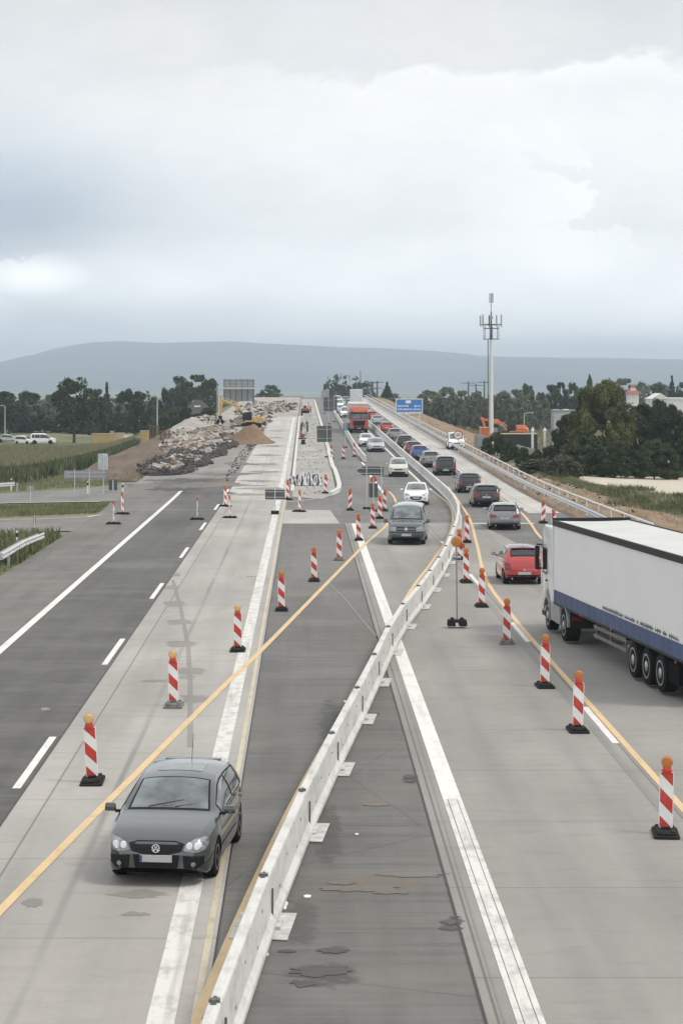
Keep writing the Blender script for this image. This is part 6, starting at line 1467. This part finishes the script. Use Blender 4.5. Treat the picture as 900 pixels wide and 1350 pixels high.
# box lorry at the crest, seen from behind
x, y = G(470, 535.5); root = empty('box_lorry', (x, y, ZR(x, y)), 0, 'white box lorry near the crest above the red truck', 'lorry', RG)
b = MB(); b.box(0, 4, 2.2, 2.5, 7, 2.6); b.build('box', mat('box_pale', (.6, .61, .62), .5), root, bevel=.04); b = MB(); b.box(0, 8.4, 1.8, 2.4, 1.7, 2.4); b.build('cab', P_white, root, bevel=.1); b = MB(); b.box(0, 4.2, .7, .9, 8, .4); b.build('chassis', M_under, root)
for s in (-1, 1):
    for yy in (2., 8.2): wheel(root, s*1.0, yy, .48, .3, s, M_alloy, True)
    b = MB(); b.box(s*.95, .48, .95, .3, .05, .14); b.build('tail_light', M_red, root)
# pylons and far posts
def pylon(px, y, py_top, label, arms=2, zb=None):
    x = far(px, y); z0 = Z(x, y); h = CH-(py_top-VY)/F*y-z0; root = empty('power_pole', (x, y, z0), 0, label, 'power pole', 'far power poles'); b = MB(); b.tube((0, 0, 0), (0, 0, h), .28, .16, 6); b.build('pole', M_sback, root)
    for k in range(arms): b = MB(); b.box(0, 0, h-.4-k*1.6, 3.6-k*.8, .14, .16); b.build('crossarm', M_sback, root)
pylon(491, 560, 503, 'left power pole of the pair behind the blue sign'); pylon(497, 560, 502, 'right power pole of the pair behind the blue sign')
pylon(475, 900, 488, 'thin distant mast above the red truck', 0)
for px, t in ((617, 503), (627, 506), (638, 502)): pylon(px, 520, t, {617: 'left of three far power poles before the radio mast', 627: 'middle of three far power poles before the radio mast', 638: 'power pole right beside the radio mast tube'}[px], 1)

rubble('island_debris', [(.6, 165, 1.5, 18, .0), (.5, 210, 1.4, 34, .0), (.4, 300, 1.3, 60, .05), (1.2, 154, 1.0, 6, .0)], 420, 'small stones and scraps on the kerbed gravel island', .45, .03, .13)
rubble('bank_debris', [(-16.5, 262, 3.5, 30, 1.0), (-15.6, 300, 3.5, 40, 1.4)], 900, 'broken pieces along the pale crushed bank', .25, .15, .6)
rubble('verge_stones', [(19, 150, 2.2, 40, .0), (21, 200, 2.5, 50, .0)], 350, 'stones lying on the brown dirt track', .3, .06, .25)
# ------------------------------------------------------------------ vegetation
import numpy as np
def leafmat(name, c, k=1.): 
    m = mat(name, c, .7, var=.65, scale=5.5, spec=.2, detail=4); return m
def leaf_mesh(name, clumps, per, size, m, seed, aspect=1.5):
    """clumps: (x, y, z, rx, ry, rz); leaves lie on and in each clump's shell"""
    r = np.random.default_rng(seed); V, Fc = [], []
    n = len(clumps)*per; C = np.repeat(np.array(clumps, float), per, axis=0)
    d = r.normal(size=(n, 3)); d /= np.linalg.norm(d, axis=1)[:, None]; rad = r.uniform(.45, 1.0, n)**.6
    P = C[:, :3]+d*C[:, 3:]*rad[:, None]*(1+r.normal(0, .07, (n, 1)))
    a = r.normal(size=(n, 3))+d*.6; a /= np.linalg.norm(a, axis=1)[:, None]; t = np.cross(a, r.normal(size=(n, 3))); t /= np.linalg.norm(t, axis=1)[:, None]; bt = np.cross(a, t)
    s = size*r.uniform(.6, 1.35, (n, 1)); t = t*s*.5*aspect; bt = bt*s*.5
    Q = np.stack([P-t, P+bt*.8, P+t, P-bt*.8], axis=1).reshape(-1, 3)
    me = bpy.data.meshes.new(name); me.vertices.add(4*n); me.vertices.foreach_set('co', Q.ravel().astype(np.float32)); me.loops.add(4*n); me.loops.foreach_set('vertex_index', np.arange(4*n, dtype=np.int32))
    me.polygons.add(n); me.polygons.foreach_set('loop_start', np.arange(0, 4*n, 4, dtype=np.int32)); me.polygons.foreach_set('loop_total', np.full(n, 4, dtype=np.int32)); me.update(calc_edges=True); me.validate()
    me.materials.append(m); return me
def crown_clumps(kind, seed):
    r = random.Random(seed); out = []
    if kind == 'broad':      # unit tree: height 1, crown from .25 to 1, half width .42
        for _ in range(46):
            a = r.random()*6.283; t = r.uniform(.0, 1.); z = .30+.66*t; w = .40*sin(pi*min(1, .12+t*.80))**.7*sqrt(r.uniform(.25, 1)); s = r.uniform(.07, .13); out.append((w*cos(a), w*sin(a), z, s, s, s*.8))
    elif kind == 'full':
        for _ in range(64):
            a = r.random()*6.283; t = r.uniform(.0, 1.); z = .10+.86*t; w = .40*sin(pi*min(1, .25+t*.69))**.7*sqrt(r.uniform(.2, 1)); s = r.uniform(.06, .12); out.append((w*cos(a), w*sin(a), z, s, s, s*.8))
    elif kind == 'bush':
        for _ in range(110):
            a = r.random()*6.283; t = r.random(); z = .06+.88*t; w = .52*sqrt(max(0, 1-(t*1.0)**2.4))*sqrt(r.uniform(.3, 1)); s = r.uniform(.045, .11); out.append((w*cos(a), w*sin(a), z, s, s, s))
    elif kind == 'column':
        for _ in range(40):
            a = r.random()*6.283; t = r.random(); z = .10+.84*t; w = .19*sin(pi*min(1, .15+t*.82))**.6*sqrt(r.uniform(.2, 1)); s = r.uniform(.05, .085); out.append((w*cos(a), w*sin(a), z, s*.9, s*.9, s*1.5))
    elif kind == 'conifer':
        for k in range(12):
            t = k/11; z = .16+.80*t; w = .30*(1-t)+.015
            for j in range(max(2, int(9*(1-t)))): a = j*6.283/max(2, int(9*(1-t)))+k*.7+r.uniform(-.2, .2); out.append((w*.62*cos(a), w*.62*sin(a), z-.02*r.random(), w*.42+.01, w*.42+.01, .028)); 
    return out
PROTO = {}
def tree_meshes(kind, v, m, per, size):
    k = (kind, v, m.name)
    if k in PROTO: return PROTO[k]
    cr = leaf_mesh('crown', crown_clumps(kind, v*17+3), per, size, m, v+5, 1.5 if kind != 'conifer' else 2.2)
    b = MB(); r = random.Random(v); zt = {'broad': .62, 'full': .6, 'bush': .5, 'column': .8, 'conifer': .95}[kind]; r0 = .028 if kind != 'bush' else .018
    b.tube((0, 0, -.02), (0, 0, zt*.45), r0, r0*.75, 8); b.tube((0, 0, zt*.45), (r.uniform(-.02, .02), 0, zt), r0*.75, r0*.3, 8)
    for j in range(0 if kind == 'conifer' else 7):
        a = j*.9+r.random(); z = r.uniform(.2, .45) if kind != 'bush' else r.uniform(.02, .2); L = .24 if kind == 'broad' else .32 if kind == 'bush' else .1
        b.tube((0, 0, z), (L*cos(a), L*sin(a), z+.25), r0*.45, r0*.12, 5)
    o = b.build('trunk', mat('bark', (.065, .05, .04), .9, var=.3), None, smooth=True); tr_ = o.data; bpy.data.objects.remove(o)
    PROTO[k] = (cr, tr_); return PROTO[k]
def tree(px, y, py_top, w_px, label, kind='broad', m=None, v=0, per=130, size=.034, name=None, group=None, zoff=0, x=None, cat='tree', py_base=None):
    if x is None: x = far(px, y)
    z0 = Z(x, y)+zoff; h = CH-(py_top-VY)/F*y-z0; base = {'broad': .84, 'full': .86, 'bush': 1.12, 'column': .50, 'conifer': .60}[kind]; w = w_px*y/F
    cr, tr_ = tree_meshes(kind, v, m, per, size)
    root = empty(name or {'broad': 'tree', 'full': 'tree', 'bush': 'bush', 'column': 'poplar_tree', 'conifer': 'fir_tree'}[kind], (x, y, z0), (px*1.37) % 6.28, label, cat, group)
    root.scale = (w/base, w/base, h)
    for nm, me in (('crown', cr), ('trunk', tr_)): o = bpy.data.objects.new(nm, me); col.objects.link(o); o.parent = root
    return root
L_dk = leafmat('leaves_dark', (.038, .054, .022)); L_md = leafmat('leaves_mid', (.060, .080, .032)); L_ol = leafmat('leaves_olive', (.10, .115, .05)); L_gy = leafmat('leaves_greyish', (.135, .152, .10)); L_fir = leafmat('needles', (.032, .05, .03))  # leaves_greyish is paled: distance haze put into its colour
GL, GR_, GW = 'trees behind the corn field', 'trees beyond the right hand yard', 'row of greyish trees behind the blue sign and mast'
T = tree
for a in [
 (-14, 372, 508, 56, 'dark tree cut by the left edge of the picture', 'broad', L_dk, 1), (12, 385, 515, 44, 'dark round tree behind the leftmost street lamp', 'broad', L_dk, 2),
 (39, 395, 517, 46, 'dark round tree behind the small white van', 'broad', L_dk, 0), (66, 420, 521, 30, 'paler tree set back between two dark trees on the left', 'broad', L_gy, 1),
 (98, 330, 501, 62, 'large dark tree with a forked trunk showing under its crown, left', 'broad', L_dk, 3), (128, 360, 512, 34, 'mid green tree between the large dark tree and the pointed fir', 'broad', L_md, 2),
 (141, 395, 503, 20, 'dark pointed fir rising between the left trees', 'conifer', L_fir, 0), (118, 385, 513, 30, 'dark tree close behind the large forked tree', 'broad', L_dk, 1),
 (166, 375, 514, 34, 'dark tree behind the yellow containers', 'broad', L_dk, 0), (186, 352, 515, 34, 'dark dense tree right beside the lamp by the containers', 'broad', L_dk, 2),
 (203, 440, 524, 24, 'smaller mid green tree right of the dense dark one', 'broad', L_md, 3), (218, 430, 513, 20, 'narrow dark tree left of the big rounded tree', 'column', L_dk, 0),
 (236, 420, 497, 38, 'left half of the big rounded tree group behind the house', 'broad', L_md, 1), (258, 430, 493, 46, 'big rounded tree behind the old house, tallest on the left', 'broad', L_md, 2), (276, 410, 500, 34, 'rounded tree between the old house and the gantry', 'broad', L_md, 0),
 (357, 640, 508, 30, 'round mid green tree alone behind the far end of the site', 'broad', L_md, 3), (341, 680, 519, 16, 'small tree left of the lone round tree', 'broad', L_md, 1),
 (448, 640, 507, 21, 'round tree at the crest above the far oncoming vans', 'broad', L_md, 0), (437, 660, 517, 18, 'low tree at the crest left of the round one', 'broad', L_md, 1),
 (484, 620, 512, 24, 'mid green tree left of the two power poles', 'broad', L_gy, 2), (474, 640, 515, 16, 'small greyish tree above the white box lorry', 'broad', L_gy, 3),
 (510, 540, 503, 17, 'dark fir tree right of the two power poles', 'conifer', L_fir, 0), (518, 600, 519, 24, 'low greyish tree under the fir', 'broad', L_gy, 0)]:
    T(*a[:5], kind='full' if a[5] == 'broad' and a[0] != 98 else a[5], m=a[6], v=a[7], group=GL if a[0] < 290 else None)
for i, (px, top, w, y) in enumerate([(566, 515, 30, 440), (588, 511, 34, 430), (609, 514, 30, 425), (628, 517, 28, 420), (664, 516, 30, 400), (681, 514, 30, 405), (700, 520, 30, 410), (556, 520, 20, 445), (716, 526, 22, 415), (648, 521, 24, 415), (577, 522, 22, 410), (598, 523, 24, 405), (620, 524, 24, 400), (640, 526, 22, 395), (672, 525, 24, 385), (690, 524, 26, 385)]):
    lb = ['greyish tree just right of the blue sign', 'tallest greyish tree of the row right of the blue sign', 'greyish tree above the parked white van', 'greyish tree behind the street lamp left of the mast', 'greyish tree just right of the radio mast', 'greyish tree behind the orange excavator', 'greyish tree left of the banner flags',
          'low greyish tree at the right end of the blue sign', 'low greyish tree between lamp post and flags', 'greyish tree directly behind the radio mast', 'front tree below the tallest greyish tree', 'front tree above the speed sign', 'front tree left of the far lamp', 'front tree at the left foot of the mast', 'front tree at the right foot of the mast', 'front tree above the second orange machine'][i]
    T(px, y, top, w*1.1, lb, 'full', L_gy, i % 4, group=GW)
for i, (px, top, w, y, k, m) in enumerate([(695, 507, 22, 470, 'broad', L_md), (727, 508, 26, 450, 'broad', L_dk), (741, 503, 22, 455, 'broad', L_dk), (755, 506, 22, 460, 'broad', L_md), (776, 496, 12, 430, 'column', L_dk), (800, 502, 30, 520, 'broad', L_md), (824, 498, 38, 520, 'broad', L_gy), (846, 505, 28, 530, 'broad', L_gy), (866, 505, 26, 540, 'broad', L_md), (885, 495, 17, 500, 'conifer', L_fir), (902, 503, 26, 540, 'broad', L_md), (712, 518, 18, 470, 'broad', L_md), (765, 512, 24, 470, 'broad', L_dk), (872, 508, 30, 545, 'broad', L_gy), (930, 500, 44, 520, 'broad', L_md), (968, 504, 44, 520, 'broad', L_dk)]):
    lb = ['round dark tree standing above the greyish row', 'dark gnarled tree behind the banner flags', 'dark tree above the blue banner flag', 'mid green tree left of the big bush', 'thin dark column tree poking above the big bush', 'mid green tree behind the big bush', 'wide domed greyish tree right of the big bush', 'greyish tree above the red roofed tower', 'mid green tree above the white gabled pavilion', 'dark fir tree at the right edge above the white hall', 'mid green tree at the far right edge',
          'small tree left of the gnarled one', 'dark tree behind the big bush on its left', 'greyish tree behind the white hall', 'tree just outside the right edge', 'second tree outside the right edge'][i]
    T(px, y, top, w*1.15, lb, 'full' if k == 'broad' else k, m, i % 4, group=GR_)
# near bushes on the right: denser leaves
def nb(px, y, top, w, lb, m, v, per=520, size=.021, kind='bush'): T(px, y, top, w, lb, kind, m, v, per=per, size=size, group='bushes along the dirt track', cat='bush')
nb(793, 186, 503, 112, 'largest bush on the right, tall and rounded with olive green top', leafmat('leaves_bigbush', (.105, .118, .045)), 0, 900, .017)
nb(752, 196, 545, 62, 'dark bush at the left foot of the largest bush', L_dk, 1)
nb(846, 200, 533, 66, 'dark bush right of the largest bush', L_dk, 2)
nb(884, 190, 535, 64, 'dark bush at the right edge of the picture', L_dk, 3)
nb(868, 225, 527, 46, 'dark bush in front of the white pavilions', L_dk, 1, 400)
nb(925, 185, 520, 80, 'dark bush just outside the right edge', L_dk, 0, 400)
nb(772, 178, 575, 70, 'low olive bush in front of the largest bush, left', L_md, 2)
nb(818, 176, 585, 70, 'low dark green bush in front of the largest bush, right', L_dk, 3)
nb(862, 178, 580, 70, 'low dark green bush before the right hand dark bush', L_md, 1)
def nbb(px, base, top, w, lb, m, v):
    x, y = GA(px, base); nb(px, y, top, w, lb, m, v, 300, .03)
nbb(724, 622, 588, 36, 'small rounded bush right of the grey board fence', L_dk, 0)
nbb(655, 601, 570, 36, 'clipped dark bush left of the grey board fence', L_md, 3); nbb(672, 609, 580, 28, 'clipped bush in front of the black shed', L_md, 1)
nbb(641, 596, 577, 16, 'small clipped bush beside the orange container', L_md, 2); nbb(689, 615, 590, 24, 'low clipped bush in front of the grey board fence', L_md, 0)
nbb(707, 618, 592, 20, 'low clipped bush at the right end of the grey board fence', L_md, 2)
nb(710, 178, 605, 60, 'loose grey green shrub at the edge of the dirt track', leafmat('leaves_sage', (.10, .11, .065)), 1, 260, .035)
nb(742, 172, 600, 50, 'loose sage green shrub below the largest bush', leafmat('leaves_sage', (.10, .11, .065)), 3, 260, .035)
# left hand scrub before the trees
nb(246, 338, 536, 22, 'dark bush against the left side of the old house', L_dk, 3, 200, .05); nb(274, 336, 537, 24, 'dark bush against the right side of the old house', L_md, 0, 200, .05)
nb(222, 330, 541, 30, 'mid green bush left of the old house', L_md, 0, 200, .05); nb(236, 325, 550, 24, 'low dark bush below the old house', L_dk, 1, 200, .05); nb(262, 335, 545, 34, 'hedge like bush in front of the old house', L_dk, 2, 200, .05); nb(206, 345, 552, 26, 'low bush right of the timber stacks', L_md, 3, 200, .05)
for i, (px, y, top, w) in enumerate([(15, 400, 545, 60), (60, 400, 550, 70), (115, 392, 552, 70), (165, 392, 550, 60), (200, 385, 550, 40)]):
    nb(px, y, top, w, ['brown green undergrowth under the leftmost trees', 'undergrowth behind the parked white vans', 'undergrowth behind the forked tree trunk', 'undergrowth behind the yellow containers', 'undergrowth behind the timber stacks'][i], leafmat('leaves_brownish', (.060, .055, .034)), i % 4, 200, .05)
# ------------------------------------------------------------------ far woods, grass, corn
def blades(name, pts, hmin, hmax, w, m, seed, per=1, lean=.3, lift=0):
    r = np.random.default_rng(seed); P = np.repeat(np.array(pts, float), per, axis=0); n = len(P)
    a = r.uniform(0, 6.283, n); h = r.uniform(hmin, hmax, n); ww = w*r.uniform(.6, 1.3, n)
    if per > 1: P[:, 0] += r.normal(0, .06*hmax+.02, n); P[:, 1] += r.normal(0, .06*hmax+.02, n)
    dx, dy = np.cos(a)*ww/2, np.sin(a)*ww/2; lx, ly = r.normal(0, lean, n)*h, r.normal(0, lean, n)*h
    q = np.stack([np.stack([P[:, 0]-dx, P[:, 1]-dy, P[:, 2]+lift], 1), np.stack([P[:, 0]+dx, P[:, 1]+dy, P[:, 2]+lift], 1), np.stack([P[:, 0]+dx*.7+lx*.5, P[:, 1]+dy*.7+ly*.5, P[:, 2]+h*.6+lift], 1), np.stack([P[:, 0]+lx, P[:, 1]+ly, P[:, 2]+h+lift], 1)], axis=1).reshape(-1, 3)
    me = bpy.data.meshes.new(name); me.vertices.add(4*n); me.vertices.foreach_set('co', q.ravel().astype(np.float32)); me.loops.add(4*n); me.loops.foreach_set('vertex_index', np.arange(4*n, dtype=np.int32))
    me.polygons.add(n); me.polygons.foreach_set('loop_start', np.arange(0, 4*n, 4, dtype=np.int32)); me.polygons.foreach_set('loop_total', np.full(n, 4, dtype=np.int32)); me.update(calc_edges=True)
    me.materials.append(m); o = bpy.data.objects.new(name, me); col.objects.link(o); tag(o, kind='stuff'); return o
def inside(p, poly):
    c = False
    for i in range(len(poly)):
        a, b = poly[i-1], poly[i]
        if (a[1] > p[1]) != (b[1] > p[1]) and p[0] < (b[0]-a[0])*(p[1]-a[1])/(b[1]-a[1])+a[0]: c = not c
    return c
def scatter(poly, n, seed):
    r = random.Random(seed); xs = [p[0] for p in poly]; ys = [p[1] for p in poly]; out = []
    while len(out) < n:
        p = (r.uniform(min(xs), max(xs)), r.uniform(min(ys), max(ys)))
        if inside(p, poly): out.append((p[0], p[1], Z(*p)))
    return out
M_gr = mat('grass_blades', (.135, .155, .068), .85, var=.4, scale=.5); M_grd = mat('grass_dry', (.20, .185, .105), .9, var=.3, scale=.8); M_corn = mat('corn_leaves', (.085, .105, .045), .7, var=.45, scale=.5); M_tass = mat('corn_tassels', (.21, .205, .12), .9, var=.25, scale=1.)
verge = [(-12.9, 60), (-12.9, 110), (-19, 107.5), (-34, 105), (-34, 60)]; verge2 = [(-12.9, 128.5), (-13.2, 139), (-20, 137), (-32, 131), (-45, 127), (-45, 120.5), (-20, 123.5)]; verge3 = [(-13.4, 170), (-16, 160), (-26, 150), (-60, 135), (-60, 150), (-26, 166), (-17, 190), (-14.5, 190)]
for i, (pl_, n_) in enumerate([(verge, 60000), (verge2, 36000), (verge3, 26000)]): blades('grass', scatter(pl_, n_, i), .05, .22, .035, M_gr, i)
blades('weeds', scatter([(-12.9, 92), (-12.9, 108), (-17, 106), (-16, 92)], 1500, 9), .3, .75, .10, M_gr, 9, per=3); blades('dry_grass', scatter(verge, 9000, 8), .15, .5, .03, M_grd, 8); blades('dry_grass', scatter(verge3, 6000, 8), .15, .6, .03, M_grd, 8)
corn = [(-22.5, 166), (-60, 160), (-80, 268), (-21.5, 268), (-20.0, 240), (-19.8, 205)]
pts = scatter(corn, 30000, 21); front = [p for p in pts if p[1] < 225 or p[0] > -27]
blades('corn_field', pts, .9, 1.6, .16, M_corn, 22, per=3, lean=.22); blades('corn_field_tassels', pts, .25, .45, .05, M_tass, 23, per=2, lean=.2, lift=1.45)
# right hand tufts and scrub
tr1 = [GA(800, 665), GA(900, 682), GA(960, 690), GA(960, 668), GA(900, 655), GA(830, 643), GA(800, 640)]; blades('grass', scatter(tr1, 2500, 31), .05, .28, .05, L_ol, 31); blades('dry_grass', scatter(tr1, 4000, 34), .1, .4, .03, M_grd, 34)
cs = [scatter(tr1, 1, 700+k)[0] for k in range(24)]; r6 = random.Random(4); pt = []
for c6 in cs:
    R6 = r6.uniform(.4, 1.6)
    for _ in range(220): a6 = r6.random()*6.283; q6 = sqrt(r6.random())*R6; X6, Y6 = c6[0]+q6*cos(a6), c6[1]+q6*1.6*sin(a6); pt.append((X6, Y6, Z(X6, Y6)))
blades('weeds', pt, .12, .45, .05, L_ol, 41)
tr2 = [GA(690, 622), GA(740, 637), GA(800, 655), GA(800, 645), GA(740, 628), GA(700, 612)]; blades('grass', scatter(tr2, 7000, 32), .08, .4, .04, M_gr, 32); blades('dry_grass', scatter(tr2, 5000, 33), .1, .35, .03, M_grd, 33); blades('dry_grass', scatter([GA(905, 700), GA(905, 676), GA(800, 652), GA(700, 622), GA(640, 603), GA(640, 612), GA(720, 645)], 1600, 37), .05, .25, .03, M_grd, 37)
tr3 = [GA(740, 634), GA(742, 627), GA(960, 626), GA(960, 612), GA(735, 612), GA(690, 618)]; blades('ground_cover', scatter(tr3, 20000, 35), .3, .9, .08, L_md, 35)
tr4 = [(26, 240), (34, 235), (60, 300), (60, 420), (30, 420), (26, 330)]; blades('dry_grass', scatter(tr4, 12000, 36), .3, 1.0, .08, M_grd, 36)
sheet('yard', [(33, 215), (62, 215), (70, 300), (36, 300)], M_rubl, .015)
r = random.Random(77); cl = []
for k in range(1500):
    y = r.uniform(620, 1300); x = r.uniform(-.55, .55)*y
    if -.035*y < x < .012*y and y < 1100: continue
    s = r.uniform(3, 6); cl.append((x, y, Z(x, y)+s*.6, s, s, s*.9))
me = leaf_mesh('far_woods', cl, 70, 1.5, leafmat('leaves_far', (.05, .062, .035)), 3); o = bpy.data.objects.new('far_woods', me); col.objects.link(o); tag(o, kind='stuff')
